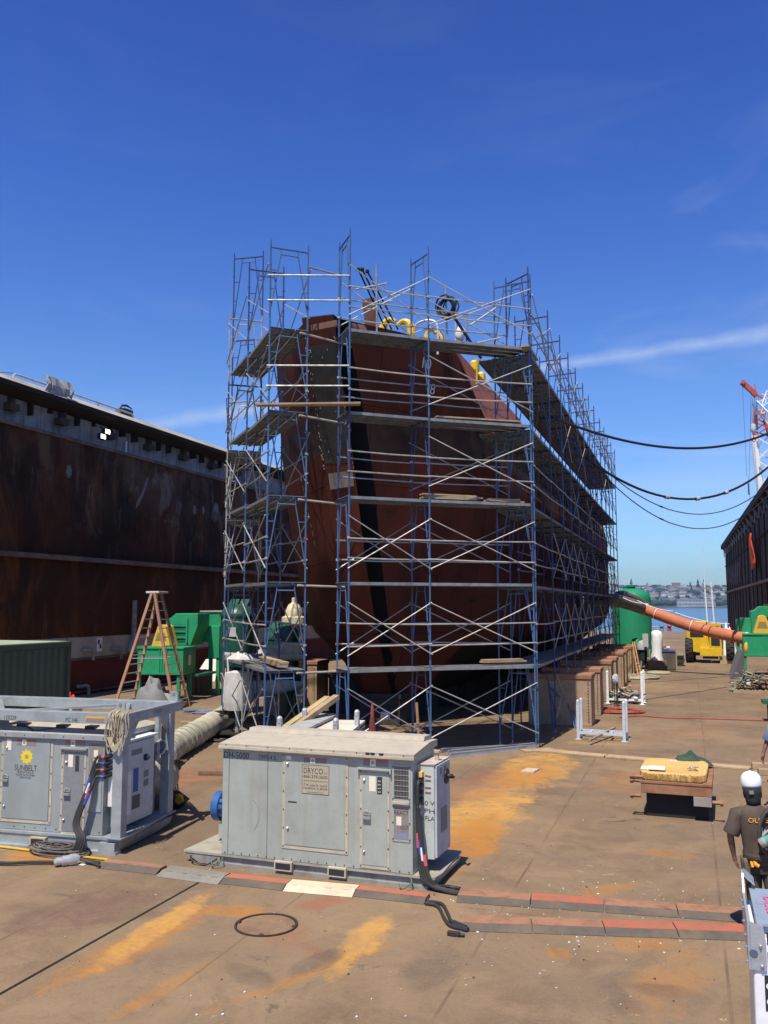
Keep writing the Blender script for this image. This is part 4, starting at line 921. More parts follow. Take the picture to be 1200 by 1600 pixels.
dr = rect(UA, .97, 1.85, .38, BH+.03, Y, .012, cab, 'door', bevel=.003); rim(UA, .93, 1.89, .33, BH+.05, Y, .04, trim, 'door_frame')
for xx in (.10, .70): MB().box((xx, Y-.003, .18), (xx+.006, Y-.0005, BH+.05)).build('panel_seam', bolt, UA)
yf = Y-.012
studs(dr, [(1.02, .60), (1.01, 1.44)], yf); warn(dr, 1.25, 1.465, yf, .33, .07)
rect(dr, .98, 1.06, 1.49, 1.54, yf, .002, cream, 'sticker')
sg = rect(dr, 1.23, 1.615, 1.07, 1.435, yf, .004, plain('sign_tan', (.42, .36, .25), .6), 'sign_plate'); ys = yf-.0045
MB().box((1.224, ys+.0012, 1.064), (1.621, ys+.0036, 1.441)).build('sign_border', ink, sg)
for s_, z_, h_, w_ in (('DRYCO', 1.365, .072, .28), ('866-379-2600', 1.29, .040, .35), ('www.drycogroup.com', 1.235, .024, .35), ('7 W. Lake St. Unit B', 1.18, .032, .34), ('Northlake, IL 60164', 1.138, .032, .35), ('dehumidification rental', 1.09, .014, .22)):
    text('lettering', s_, ink, sg, (1.422 if s_ != 'DRYCO' else 1.39, ys, z_), (1,0,0), (0,0,1), h_, w_, off=.001)
text('lettering', 'LLC', ink, sg, (1.575, ys, 1.345), (1,0,0), (0,0,1), .02, .05, off=.001); text('lettering', 'rental by', ink, sg, (1.29, ys, 1.418), (1,0,0), (0,0,1), .016, .09, off=.001)
text('lettering', 'DH-5000', ink, UA, (.215, Y, 1.50), (1,0,0), (0,0,1), .088, .39, off=.003); text('lettering', '7397-4 E.', ink, UA, (.70, Y, 1.50), (1,0,0), (0,0,1), .055, .28, off=.003)
MB().box((1.02, yf-.0015, .93), (1.15, yf-.0005, .95)).build('scratch', ink, dr)
ax = .48
sc_ = MB()
for i in range(12):
    t0, t1 = -.9+i*.16, -.9+(i+1)*.16; a = V(ax+.20*math.cos(t0)-.1, Y-.001, .72+.24*math.sin(t0)); b = V(ax+.20*math.cos(t1)-.1, Y-.001, .72+.24*math.sin(t1)); sc_.bar(a, b, .002, .006, (0,-1,0))
sc_.build('scuff_mark', grl, UA)
d2 = rect(UA, 2.09, 2.435, .23, 1.40, Y, .012, cab, 'narrow_door', bevel=.003); rim(UA, 2.055, 2.47, .19, 1.43, Y, .035, trim, 'door_frame')
MB().box((2.03, Y-.03, 1.432), (2.50, Y-.0005, 1.455)).box((2.03, Y-.05, 1.40), (2.05, Y-.001, 1.431)).box((2.48, Y-.05, 1.40), (2.50, Y-.001, 1.431)).box((2.03, Y-.05, 1.433), (2.50, Y-.031, 1.453)).build('door_hood', cab, UA)
latch(d2, 2.16, .86, yf); studs(d2, [(2.12, 1.30), (2.12, .40)], yf); warn(UA, 2.10, 1.475, Y, .35, .09)
rect(d2, 2.19, 2.28, 1.16, 1.35, yf, .002, cream, 'sticker'); b_ = rect(d2, 2.30, 2.37, 1.13, 1.35, yf, .002, ink, 'sticker')
for i in range(4): text('lettering', 'B', whitep, b_, (2.335, yf-.0025, 1.16+i*.045), (1,0,0), (0,0,1), .012, .04)
gx0, gx1 = 2.53, 2.735
gx1 = min(gx1, X1-.05)
rect(UA, gx0, gx1, 1.09, 1.49, Y, .003, blacklid, 'intake_opening')
gm = MB()
for i in range(10): x = gx0+(gx1-gx0)*(i+.5)/10; gm.bar((x, Y-.006, 1.09), (x, Y-.006, 1.49), .004)
for i in range(6): gm.box((gx0, Y-.012, 1.12+i*.066), (gx1, Y-.003, 1.127+i*.066))
gm.build('intake_grille', chrome, UA); rim(UA, gx0-.025, gx1+.025, 1.06, 1.52, Y, .025, cab, 'intake_frame', nb=.3)
rect(UA, gx0-.015, gx1+.015, 1.03, 1.058, Y, .04, trim, 'sill')
pl_ = rect(UA, gx0, gx1, .59, 1.02, Y, .004, mat('react_panel', (.26,.225,.20), (.22,.19,.17), rough=.7, sc=4), 'outlet_panel'); rim(UA, gx0-.025, gx1+.025, .56, 1.028, Y, .025, cab, 'panel_frame', nb=.2)
mx = (gx0+gx1)/2
for s_, x_, z_, h_, w_, mm in (('REACT', mx, .92, .052, .195, ink), ('OUT', mx+.045, .74, .05, .12, ink), ('OPEN', mx, .64, .05, .15, plain('pen_blue', (.16,.30,.72), .6))):
    text('lettering', s_, mm, pl_, (x_, Y-.004, z_), (1,0,0), (0,0,1), h_, w_, off=.001)
rect(pl_, gx0+.03, gx0+.10, .76, .87, Y-.004, .002, cream, 'sticker')
# skid and its pockets
MB().box((-.02, .02, .0), (L, .14, .045)).box((-.02, .06, .045), (L-.01, .09, .155)).box((-.02, DS-.1, 0), (L+.05, DS, .155)).build('skid_rail', skid, UA)
for x in (.84, 1.62): forkpocket(UA, x, .02, .045)
MB().prism([(-.60, .02, .163), (L+.10, .02, .163), (L+.13, .25, .163), (L+.08, DS, .163), (-.60, DS, .163)], (0,0,-.03)).build('skid_deck', mat('skid_deck_tan', (.38,.34,.27), (.29,.25,.19), rough=.8, rust=.4), UA)
MB().prism([(-.60,.03,.131), (-.02,.03,.131), (-.02,.03,.01), (-.35,.03,.01)], (0, DS-.1, 0)).build('skid_end', skid, UA)
MB().prism([(L+.01,.05,.131), (L+.12,.25,.131), (L+.06,.25,.02), (L+.01,.05,.02)], (0, .95, 0)).build('skid_end', skid, UA)
# blower motor on the left end and a round duct collar
mt = MB().lathe([(.10,-.22),(.20,-.20),(.21,-.05),(.18,-.04),(.18,.10),(.21,.11),(.21,.22),(.05,.26)], (-.20, .60, .66), 18, (-1,0,0)).build('motor', mat('motor_blue', (.035,.115,.30), (.03,.08,.22), rough=.45), UA, smooth=True)
mb = MB()
for i in range(14):
    a = i*2*math.pi/14; mb.box((-.34, .60+.19*math.cos(a)-.008, .66+.19*math.sin(a)-.008), (-.14, .60+.19*math.cos(a)+.008, .66+.19*math.sin(a)+.008))
mb.build('cooling_fin', plain('fin_dark', (.03,.04,.08), .5), mt); MB().box((-.32,.48,.24), (-.08,.74,.44)).build('motor_mount', cab, UA)
MB().box((-.01,.4,.3), (.02,.84,.9)).build('motor_plate', cab, UA)
MB().prism([(-.28,.95,1.02), (-.005,.75,1.38), (-.005,.75,.85), (-.28,.95,.85)], (0,.5,0)).build('intake_hood', cab, UA)
# electrical box on the right end
EX0, EX1 = X1+.0, X1+.225; ey = .22
eb = MB().box((EX0-.028, ey, .32), (EX1, ey+.62, 1.50)).build('electrical_box', mat('box_pale', (.50,.53,.48), (.43,.45,.41), rough=.5, sc=3), UA, bevel=.006)
MB().box((EX0-.028, ey-.012, 1.502), (EX1+.02, ey+.64, 1.515)).build('box_lid', mat('lid_rust', (.52,.48,.42), (.36,.20,.11), rough=.8, sc=6), eb)
MB().box((EX1+.001, ey+.01, .34), (EX1+.035, ey+.61, 1.49)).build('box_door', mat('box_pale_side', (.46,.48,.48), rough=.5), eb, bevel=.006)
MB().lathe([(.03,0),(.03,.10),(.045,.10),(.045,.13)], (EX1-.05, ey+.3, 1.515), 10).build('conduit_stub', trim, eb)
hn = MB().lathe([(.10,0),(.10,.02),(.03,.03),(.03,.09)], (EX1+.036, ey+.42, 1.30), 14, (1,0,0)).bar((EX1+.12, ey+.34, 1.33), (EX1+.12, ey+.50, 1.27), .03, .03).build('switch_handle', blacklid, eb)
for y0_, y1_, z0_, z1_ in ((.18, .44, .62, .92), (.30, .40, 1.36, 1.46), (.12, .22, 1.37, 1.45)): MB().box((EX1+.036, ey+y0_, z0_), (EX1+.042, ey+y1_, z1_)).build('box_label', grl, eb)
mb = MB()
for i in range(4): z = 1.36-i*.062-(.03 if i > 1 else 0); mb.prism([(EX1-.12, ey-.006, z), (EX1-.04, ey-.006, z-(.012 if i == 0 else 0)), (EX1-.04, ey-.006, z+.018-(.012 if i == 0 else 0)), (EX1-.12, ey-.006, z+.018)], (0,.005,0))
mb.build('vent_slot', mat('rust_slot', (.30,.14,.07), rough=.9), eb)
for s_, z_ in (('460 V', 1.02), ('3 PH', .925), ('76 FLA', .83)): text('lettering', s_, ink, eb, (EX1-.11, ey, z_), (1,0,0), (0,0,1), .055, .23, off=.003)
sock = MB()
for i in range(4): sock.tube([(EX0+.06, ey, 1.33-i*.085), (EX0+.06, ey-.07, 1.31-i*.085)], .028, 10)
sock.build('cable_socket', blacklid, eb)
MB().box((EX0+.035, ey-.085, 1.355), (EX0+.09, ey-.001, 1.42)).build('cable_cap', plain('cap_yellow', (.72,.47,.12), .6), eb)
WUA = parent_matrix(UA)
def ua(x, y, z): return WUA @ V(x, y, z)
cl = [redl, plain('tape_blue', (.04,.09,.42), .5), whitep, rubber]
end = [gz(712, 1392, .03), gz(716, 1396, .03), gz(722, 1395, .03), gz(719, 1388, .03)]
for i in range(4):
    a = ua(EX0+.06, ey-.07, 1.31-i*.085); pts = spline([a, a+V(.0, -.10, -.04), ua(EX0+.05+.012*i, ey-.16, .85), ua(EX0+.08+.025*i, ey-.18, .35), ua(EX0+.16+.04*i, ey-.22, .10), end[i]-V(.14,-.02,0), end[i]], 6)
    o = MB().tube(pts, .021, 7).build('power_cable', rubber, smooth=True); tag(o, 'thick black cable plugged into the %s socket of the pale electrical box' % ['top', 'second', 'third', 'lowest'][i], 'cable', 'cables of the electrical box')
    q = len(pts)//2-4+i; MB().tube([pts[q], pts[q+2]], .0235, 7).build('tape_band', cl[i % 3], o)
for i, x in enumerate((.02, L-.22)):
    a = ua(x, .02, .12); o = MB().tube(spline([a, a+V(.03,-.08,-.03), a+V(-.06,-.14,-.09), a+V(-.14,-.05,-.06)], 5), .010, 5).build('ground_wire', mat('wire_green', (.10,.16,.10), rough=.6)); tag(o, 'thin greenish earth wire hanging at the %s skid corner of the pale cabinet' % ['motor-end', 'cable-end'][i], 'wire')
a = gz(290, 1338, .16); o = MB().tube(spline([ua(-.5,.05,.10), ua(-.42,-.05,.06), ua(-.2,-.06,.02), ua(-.05,.0,.10)], 5), .012, 5).build('extension_lead', rubber); tag(o, 'dark cord looped under the overhanging skid end by the blue motor', 'cord')

# ---- caged unit at the left edge
q0 = gz(180, 1337); q1 = gz(0, 1321); rz2 = math.atan2(q0.y-q1.y, q0.x-q1.x)+R(.8)
UB = thing('dehumidifier', 'blue-grey machine cabinet inside a galvanised lifting frame, yellow sun emblem on its door', 'machine', tuple(q0), rz2)
galf = mat('frame_galvanised', (.40,.43,.43), (.31,.335,.335), rough=.45, metal=.25, sc=3.5, lo=.35, hi=.6, dirt=.25)
FH_, WL, DB = 1.99, 4.2, 1.80
MB().box((-WL, .0, .0), (0, .16, .035)).box((-WL, .08, .035), (-.02, .12, .183)).box((-.28, .0, .035), (-.02, .10, .16)).build('skid_rail', galf, UB)
MB().prism([(-WL,.06,.185), (.02,.06,.185), (.04,.35,.185), (-.10,DB,.185), (-WL,DB,.185)], (0,0,.035)).build('skid_deck', galf, UB)
MB().prism([(-.02,.02,.18), (.03,.3,.18), (.0,.3,.08), (-.02,.02,.02)], (-.06, DB-.4, 0)).build('skid_end', skid, UB)
for x, y in ((-.015, .10), (-.13, DB-.12)):
    MB().box((x-.16, y-.10, .221), (x+.10, y+.14, .236)).build('foot_plate', galf, UB)
    MB().box((x-.085, y-.08, .237), (x+.075, y+.08, FH_-.16)).build('frame_post', galf, UB, bevel=.006)
MB().box((-WL, .03, FH_-.16), (.06, .18, FH_)).build('frame_beam', galf, UB, bevel=.006)
MB().box((-WL, DB-.14, FH_-.155), (-.03, DB+.02, FH_+.005)).build('frame_beam', galf, UB, bevel=.006)
MB().prism([(.062,.03,FH_-.152), (.10,.10,FH_-.152), (-.0,DB+.12,FH_-.152), (-.029,DB+.12,FH_-.152), (-.029,.19,FH_-.152), (.061,.19,FH_-.152)], (0,0,.15)).build('end_beam', galf, UB)
for x, y in ((-.05, .10), (-.10, DB-.02)):
    lug = MB().prism([(x-.07,y,FH_+.006), (x+.07,y,FH_+.006), (x+.07,y,FH_+.13), (x+.035,y,FH_+.17), (x-.035,y,FH_+.17), (x-.07,y,FH_+.13)], (0,.025,0)); o = lug.build('lifting_lug', galf, UB)
    MB().lathe([(.028,0),(.028,.03)], (x, y+.0265, FH_+.11), 12, (0,-1,0)).build('lug_hole', plain('hole_dark', (.16,.20,.12), .8), o)
mb = MB()
for x0, x1, y0, y1 in ((-2.2, -.9, .2, DB-.15), (-.9, -.2, DB-.15, .4), (-2.2, -3.4, .2, DB-.15)): mb.bar((x0, y0, FH_-.06), (x1, y1, FH_-.06), .14, .03)
mb.build('top_brace', galf, UB)
MB().prism([(-.01, .19, FH_-.153), (-.02, .52, FH_-.153), (-.01, .19, FH_-.5)], (.04,0,0)).build('gusset', galf, UB); MB().prism([(-.12, DB-.21, FH_-.153), (-.11, DB-.55, FH_-.153), (-.12, DB-.21, FH_-.48)], (.04,0,0)).build('gusset', galf, UB)
for s_, x_, w_ in (('120229', -1.88, .21), ('PC 146', -.815, .20)): text('lettering', s_, ink, UB, (x_, .03, FH_-.115), (1,0,0), (0,0,1), .06, w_, off=.002)
text('lettering', '120229', ink, UB, (.05, 1.0, FH_-.07), (-.055,1,0), (0,0,1), .05, .3, off=.002)
o = rect(UB, -.58, -.25, FH_-.135, FH_-.05, .03, .002, plain('label_orange', (.72,.36,.04), .6), 'warning_label'); rect(o, -.57, -.26, FH_-.132, FH_-.08, .028, .0015, grl, 'label_text')
BT = 1.76; bx0, bx1 = -WL, -.30
YB_ = .12
MB().box((bx0, YB_, .222), (bx1, DB-.2, BT-.10)).build('cabinet', cabblue, UB, bevel=.008)
MB().box((bx0, YB_-.05, BT-.18), (bx1+.05, DB-.15, BT-.101)).build('roof_lip', galf, UB, bevel=.006)
MB().add([(bx0,YB_-.04,BT-.10), (bx1+.04,YB_-.04,BT-.10), (bx1+.04,DB-.16,BT-.10), (bx0,DB-.16,BT-.10), (bx0,(DB)/2,BT+.10), (bx1-.35,(DB)/2,BT+.10)], [(0,1,5,4),(1,2,5),(2,3,4,5),(3,0,4),(0,3,2,1)]).build('roof', roofd, UB)
for x in (-1.95, -1.25, -.75): MB().box((x, YB_+.15, BT-.05), (x+.16, YB_+.30, BT+.0)).build('roof_bracket', blacklid, UB)
MB().bar((-1.85,YB_+.22,BT-.045), (-1.52,YB_+.0,BT-.09), .03).bar((-1.2,YB_+.22,BT-.045), (-1.52,YB_+.0,BT-.09), .03).build('roof_stay', blacklid, UB)
boltrow(UB, bx0+.2, bx1, BT-.14, YB_-.05, 12); boltrow(UB, -1.8, bx1-.05, .27, YB_, 9)
Y = YB_; yf = Y-.012
dr = rect(UB, -2.03, -1.22, .38, BT-.20, Y, .012, cabblue, 'door', bevel=.003); rim(UB, -2.07, -1.17, .33, BT-.185, Y, .04, trim, 'door_frame')
rect(UB, -3.1, -2.12, .38, BT-.20, Y, .012, cabblue, 'door', bevel=.003)
studs(dr, [(-1.97, 1.42), (-1.98, .56)], yf); latch(dr, -1.98, .97, yf); warn(dr, -1.80, 1.46, yf, .33, .085); rect(dr, -1.98, -1.90, 1.38, 1.54, yf, .002, cream, 'sticker')
# emblem: toothed sun with a round hole
sc = V(-1.62, yf-.0015, 1.295); sun = MB(); k = 10; vo = []; vi = []
for i in range(k):
    a0 = 2*math.pi*i/k; vo += [V(sc.x+(.085)*math.cos(a0), sc.y, sc.z+(.085)*math.sin(a0)), V(sc.x+.118*math.cos(a0+.50), sc.y, sc.z+.118*math.sin(a0+.50))]
vi = [V(sc.x+.034*math.cos(2*math.pi*i/(2*k)), sc.y, sc.z+.034*math.sin(2*math.pi*i/(2*k))) for i in range(2*k)]
sun.add(vo+vi, [(i, (i+1)%(2*k), 2*k+(i+1)%(2*k), 2*k+i) for i in range(2*k)])
sun.build('sun_emblem', plain('emblem_yellow', (.80,.60,.02), .5), dr)
for s_, z_, h_, w_ in (('SUNBELT', 1.13, .085, .39), ('RENTALS', 1.065, .028, .28), ('PUMP & POWER', 1.025, .028, .33), ('SERVICES', .988, .028, .20)): text('lettering', s_, ink, dr, (-1.63, yf, z_), (1,0,0), (0,0,1), h_, w_, off=.002)
d2 = rect(UB, -.98, -.635, .25, 1.40, Y, .012, plain('door_dark_grey', (.22,.225,.23), .5), 'narrow_door', bevel=.003); rim(UB, -1.015, -.60, .21, 1.435, Y, .035, trim, 'door_frame')
MB().box((-1.04, Y-.05, 1.437), (-.58, Y-.0005, 1.46)).build('door_hood', cabblue, UB); warn(UB, -.97, 1.475, Y, .34, .095); latch(d2, -.90, .82, yf); studs(d2, [(-.93, 1.25), (-.94, .42)], yf)
rect(d2, -.90, -.82, 1.18, 1.36, yf, .002, cream, 'sticker'); rect(d2, -.78, -.715, 1.12, 1.35, yf, .002, ink, 'sticker')
o = rect(UB, -.56, -.33, 1.06, 1.53, Y, .004, MATS['react_panel'], 'outlet_panel'); rect(o, -.48, -.41, 1.34, 1.44, Y-.004, .002, cream, 'sticker'); rect(o, -.48, -.41, 1.26, 1.31, Y-.004, .002, cream, 'sticker')
rect(UB, -.56, -.33, .56, 1.04, Y, .012, galf, 'blank_panel')
for x in (-2.32, -1.44): forkpocket(UB, x, .06, .04)
# switch cabinet at the end, behind the near post
eb = MB().box((-.298, .30, .30), (-.14, DB-.55, 1.52)).build('switch_cabinet', mat('box_white', (.54,.55,.52), (.46,.47,.44), rough=.5), UB, bevel=.008)
MB().box((-.31, .28, 1.521), (-.09, DB-.52, 1.55)).build('cabinet_lid', whitep, eb)
pn = MB().box((-.139, .34, .36), (-.115, DB-.58, 1.49)).build('cabinet_door', MATS['box_white'], eb, bevel=.005)
def side(x, y0, y1, z0, z1, m_, n_): return MB().box((x, y0, z0), (x+.004, y1, z1)).build(n_, m_, pn)
side(-.1145, .55, .85, 1.30, 1.38, grl, 'warning_label'); side(-.1145, .62, .76, .75, 1.10, plain('notice_blue', (.05,.12,.34), .6), 'notice'); side(-.1145, .60, .82, .50, .70, plain('plate_dark', (.10,.11,.10), .6), 'data_plate'); side(-.1145, .92, 1.06, .92, 1.02, grl, 'data_plate'); side(-.1145, .92, 1.06, .78, .88, grl, 'data_plate'); side(-.1145, .42, .56, .45, 1.08, whitep, 'notice')
MB().lathe([(.05,0),(.05,.03),(.02,.07)], (-.115, .95, 1.22), 12, (1,0,0)).build('switch_handle', blacklid, pn)
cp_ = MB().box((-.297, .22, .62), (-.19, .299, 1.40)).build('socket_panel', whitep, UB); mb = MB()
for i in range(4): mb.tube([(-.24, .23, 1.36-i*.09), (-.30, .12, 1.33-i*.09)], .03, 10)
mb.build('cable_socket', blacklid, cp_)
MB().lathe([(.12,0),(.12,.06),(.10,.06),(.10,.0)], (-.16, DB-.36, 1.30), 16, (1,-.2,0)).tube([(-.2, DB-.34, 1.1), (-.2, DB-.34, 1.8)], .05, 8).build('duct_collar', galf, UB)
WUB = parent_matrix(UB)
def ub(x, y, z): return WUB @ V(x, y, z)
for i in range(4):
    a = ub(-.30, .12, 1.33-i*.09); b = gz(112+i*4, 1336, .03); pts = spline([a, a+V(-.10,-.06,.0), ub(-.50+.025*i, .0, .92), ub(-.64+.025*i, -.08, .45), b+V(.05,.05,.22), b], 6)
    o = MB().tube(pts, .021, 7).build('power_cable', rubber, smooth=True); tag(o, 'black cable hanging from the %s socket of the caged cabinet' % ['top', 'second', 'third', 'lowest'][i], 'cable', 'cables of the caged cabinet')
    for q, c_ in ((1, cl[i % 2]), (10+i, cl[(i+1) % 3])): MB().tube([pts[q], pts[q+2]], .0235, 7).build('tape_band', c_, o)
# rope hank tied round the near corner of the cage
rope = mat('rope_manila', (.50,.42,.28), (.36,.29,.18), rough=.95, sc=12); mb = MB()
for i in range(11):
    x = rs.uniform(-.15, .12); l_ = rs.uniform(.30, .62); c = V(x, rs.uniform(-.02, .06), FH_+.02); w_ = rs.uniform(.05, .16)
    mb.tube(spline([c+V(0,.12,.03), c+V(0,-.06,-.03), c+V(-w_*.5,-.05,-l_*.6), c+V(0,-.05,-l_), c+V(w_*.6,-.05,-l_*.55), c+V(w_*.3,-.04,-.02), c+V(.02,.12,.02)], 4), .008, 5)
for i in range(5): mb.tube(spline([V(-.16+.02*i,-.05,1.66), V(-.02,-.07,1.46+.02*i), V(.10,-.05,1.68)], 4), .010, 5)
o = mb.build('rope_hank', rope, UB, smooth=True); o.parent = None; o.matrix_world = WUB; tag(o, 'frayed manila rope hank looped over the near corner of the galvanised frame', 'rope')
# ================================================================ deck clutter, near
orm = mat('ramp_orange', (.42, .125, .065), (.33, .125, .075), rough=.8, sc=4, dirt=.75, dsc=7, dcol=(.24,.12,.075))
orf = mat('ramp_faded', (.34, .165, .095), (.25, .135, .08), rough=.85, sc=4, dirt=.7, dsc=7)
blr = mat('ramp_black', (.10, .085, .068), (.155, .115, .08), rough=.85, sc=2, dirt=.4, dsc=9)
grr = mat('ramp_grey', (.24, .215, .175), (.19, .17, .14), rough=.85, sc=2, bsc=60, bump=.4)
tnr = mat('ramp_cream', (.58, .50, .35), (.50, .42, .29), rough=.85, sc=2)
def ramp(ax, ay, bx, by, w, mt_, mf_, label, grp, wf=.42):
    """low cable-protector: flat lid strip plus a bevelled flank on the viewer's side"""
    a, b = gz(ax, ay), gz(bx, by); d_ = (b-a).normalized(); n = V(-d_.y, d_.x, 0)
    t_ = thing('cable_ramp', label, 'cable ramp', tuple(a), math.atan2(d_.y, d_.x)+rs.uniform(-.009, .009), grp); t_.location.y += rs.uniform(-.012, .012); L_ = (b-a).length-.012; f = .13
    MB().prism([(0,0,.006), (0,f,.052), (0,f,.003), (0,0,.003)], (L_,0,0)).build('flank', mf_, t_)
    MB().prism([(0,f+.001,.003), (0,f+.001,.056), (0,w-.03,.056), (0,w,.008), (0,w,.003)], (L_,0,0)).build('lid', mt_, t_, bevel=.004)
    for i in range(4): x = L_*(i+.5)/4; MB().box((x-.04, f-.012, .02), (x+.04, f+.006, .0565)).build('hinge', mt_, t_)
    return t_
G1 = 'cable ramps in line before the pale cabinet'
ramp(150, 1357, 244, 1367, .30, orf, blr, 'faded orange cable ramp at the left end, beside the caged cabinet', G1)
ramp(244, 1370, 341, 1383, .38, grr, grr, 'all-grey cable ramp between the two cabinets', G1)
ramp(341, 1381, 442, 1392, .32, orm, blr, 'bright orange cable ramp left of the cream one', G1)
ramp(442, 1393, 551, 1403, .36, tnr, tnr, 'cream cable ramp between two orange ones', G1)
ramp(551, 1401, 663, 1414, .30, orm, blr, 'orange cable ramp ending at the thick black cables', G1)
G2 = 'cable ramps running to the right'
def row(x0, y0, x1, y1, n, cols, lab):
    for i in range(n):
        f0, f1 = i/n, (i+1)/n; mt_, s_ = cols[i]
        ramp(x0+(x1-x0)*f0, y0+(y1-y0)*f0, x0+(x1-x0)*f1, y0+(y1-y0)*f1, .40, mt_, blr, lab % s_, G2, .46)
row(713, 1410, 1178, 1443, 4, ((orf, 'leftmost, at the cable ends'), (orm, 'bright orange, second from the left'), (orf, 'third from the left'), (orf, 'rightmost, before the worker')), 'cable ramp of the upper row, %s')
row(718, 1455, 1178, 1471, 4, ((orf, 'leftmost, with black connectors'), (orf, 'second from the left'), (orm, 'third from the left, bird-spattered'), (orm, 'rightmost, by the white machine')), 'cable ramp of the lower row, %s')
for i, (pts, l_) in enumerate((([(668,1408),(690,1412),(700,1428),(706,1440),(722,1447)], 'upper'), ([(664,1411),(684,1416),(694,1434),(704,1446),(724,1451)], 'lower'))):
    P = [gz(x, y, .025) for x, y in pts]; o = MB().tube(spline(P, 6), .02, 7).build('power_cable', rubber, smooth=True); d_ = (P[-1]-P[-2]).normalized(); MB().tube([P[-1]-d_*.14, P[-1]+d_*.06], .03, 8).build('connector', blacklid, o); tag(o, '%s black cable curving from the first ramp row to the lower row' % l_, 'cable', 'cables between the ramp rows')
P = gz(709, 1459, .025); tag(MB().box((P.x-.07, P.y-.025, .002), (P.x+.07, P.y+.025, .05)).tube([P+V(.07,0,0), P+V(.12,0,0)], .02, 8).build('cable_connector', blacklid, bevel=.008), 'small black connector lying at the left end of the lower ramp row', 'connector')
# bolted manhole ring
c = gz(416, 1446); ax_ = (gz(466, 1446)-gz(367, 1446)).length/2; mh_ = mat('manhole_iron', (.055, .032, .022), (.04, .025, .018), rough=.85, rust=.2)
t_ = thing('manhole', 'round rust-brown manhole ring set in the deck with bolt tabs', 'manhole', (c.x, c.y, 0))
MB().lathe([(ax_-.022,.002),(ax_-.022,.016),(ax_,.018),(ax_,.002)], (0,0,0), 40).build('ring', mh_, t_, smooth=True)
MB().lathe([(ax_-.03,.002),(ax_-.03,.006),(.01,.007)], (0,0,0), 40).build('cover', mat('manhole_cover', (.25,.155,.085), (.17,.105,.062), rough=.85, sc=3), t_)
for a_ in (.15, 3.25, 5.0): MB().box(((ax_-.03)*math.cos(a_)-.025, (ax_-.03)*math.sin(a_)-.025, .003), ((ax_-.03)*math.cos(a_)+.025, (ax_-.03)*math.sin(a_)+.025, .022)).build('bolt_tab', mh_, t_, bevel=.008)
# cords coiled under the caged cabinet
mb = MB(); cc = gz(88, 1331)
for k in range(13):
    rx, ry = rs.uniform(.22, .52), rs.uniform(.10, .24); ph = rs.uniform(0, 6); o_ = V(rs.uniform(-.14,.14), rs.uniform(-.10,.05), .02+k*.008)
    mb.tube([cc+o_+V(rx*math.cos(t*.3142+ph), ry*math.sin(t*.3142+ph), 0) for t in range(21)], .013, 5)
tag(mb.build('cord_coil', mat('cord_grey', (.16,.145,.12), (.09,.08,.07), rough=.8), smooth=True), 'flat tangle of thin dark cords lying before the caged cabinet', 'cord coil')
a, b = gz(0, 1348, .04), gz(92, 1347, .04); o = MB().tube(spline([a+V(-1,0,0), a, a.lerp(b,.5)+V(0,.02,0), b], 5), .024, 7).build('power_cable', rubber); tag(o, 'thick black cable running off to the left from the grey plug', 'cable')
a, b = gz(84, 1347, .07), gz(124, 1342, .07); d_ = (b-a).normalized(); L_ = (b-a).length
o = MB().lathe([(.03,0),(.055,.03),(.055,.10),(.07,.11),(.07,L_*.6),(.08,L_*.62),(.08,L_*.85),(.05,L_)], a, 14, d_).build('cable_plug', mat('plug_alloy', (.55,.54,.52), (.42,.41,.40), rough=.35, metal=.5), smooth=True); tag(o, 'grey metal cable plug lying on the deck before the caged cabinet', 'plug')
for i in range(3):
    P = [b, gz(140+i*3, 1345+i*2, .03), gz(156, 1348+i*3, .03)]; tag(MB().tube(spline(P, 5), .018, 6).build('power_cable', rubber), 'short dark cable from the grey plug to the first ramp, %s of three' % ['upper', 'middle', 'lower'][i], 'cable', 'cables leaving the grey plug')
ye = mat('strap_yellow', (.66,.40,.03), (.5,.3,.03), rough=.7); 
a, b = gz(-20, 1320, .02), gz(168, 1343, .02); o = MB().bar(a, a.lerp(b,.5), .06, .012).bar(a.lerp(b,.52), b, .05, .012).build('yellow_strip', ye); tag(o, 'yellow edge strip lying along the foot of the caged cabinet', 'strip')
a = gz(128, 1349, .02); tag(MB().box((a.x-.05,a.y-.03,.003),(a.x+.05,a.y+.04,.008)).build('paper_tag', whitep), 'small white paper tag beside the grey plug', 'tag')
# timber rail across the deck and offcut
a, b = gz(846, 1176), gz(1200, 1207); strip_w = mat('timber_pale', (.46,.33,.19), (.36,.25,.15), rough=.9, sc=2, streak=.3)
nn_ = 4; bb = b+(b-a)*.25
for i in range(nn_):
    p, q = a.lerp(bb, i/nn_), a.lerp(bb, (i+1)/nn_-.004); tag(MB().bar(p+V(0,.17,.025), q+V(0,.17,.025), .30, .05).build('timber_sleeper', strip_w, bevel=.01), 'pale timber laid flat across the deck, %s from the scaffold corner' % nth[i], 'timber', 'flat timbers across the deck')
c = gz(828, 1205); o = MB().prism([(-.17,-.20,.002), (.12,-.22,.002), (.17,.2,.002), (-.10,.22,.002)], (0,0,.03)).build('wood_offcut', mat('offcut', (.55,.44,.32), (.46,.35,.25), rough=.9, sc=6)); o.location = c; tag(o, 'small pale wood offcut lying on the deck in front of the scaffold corner', 'offcut')
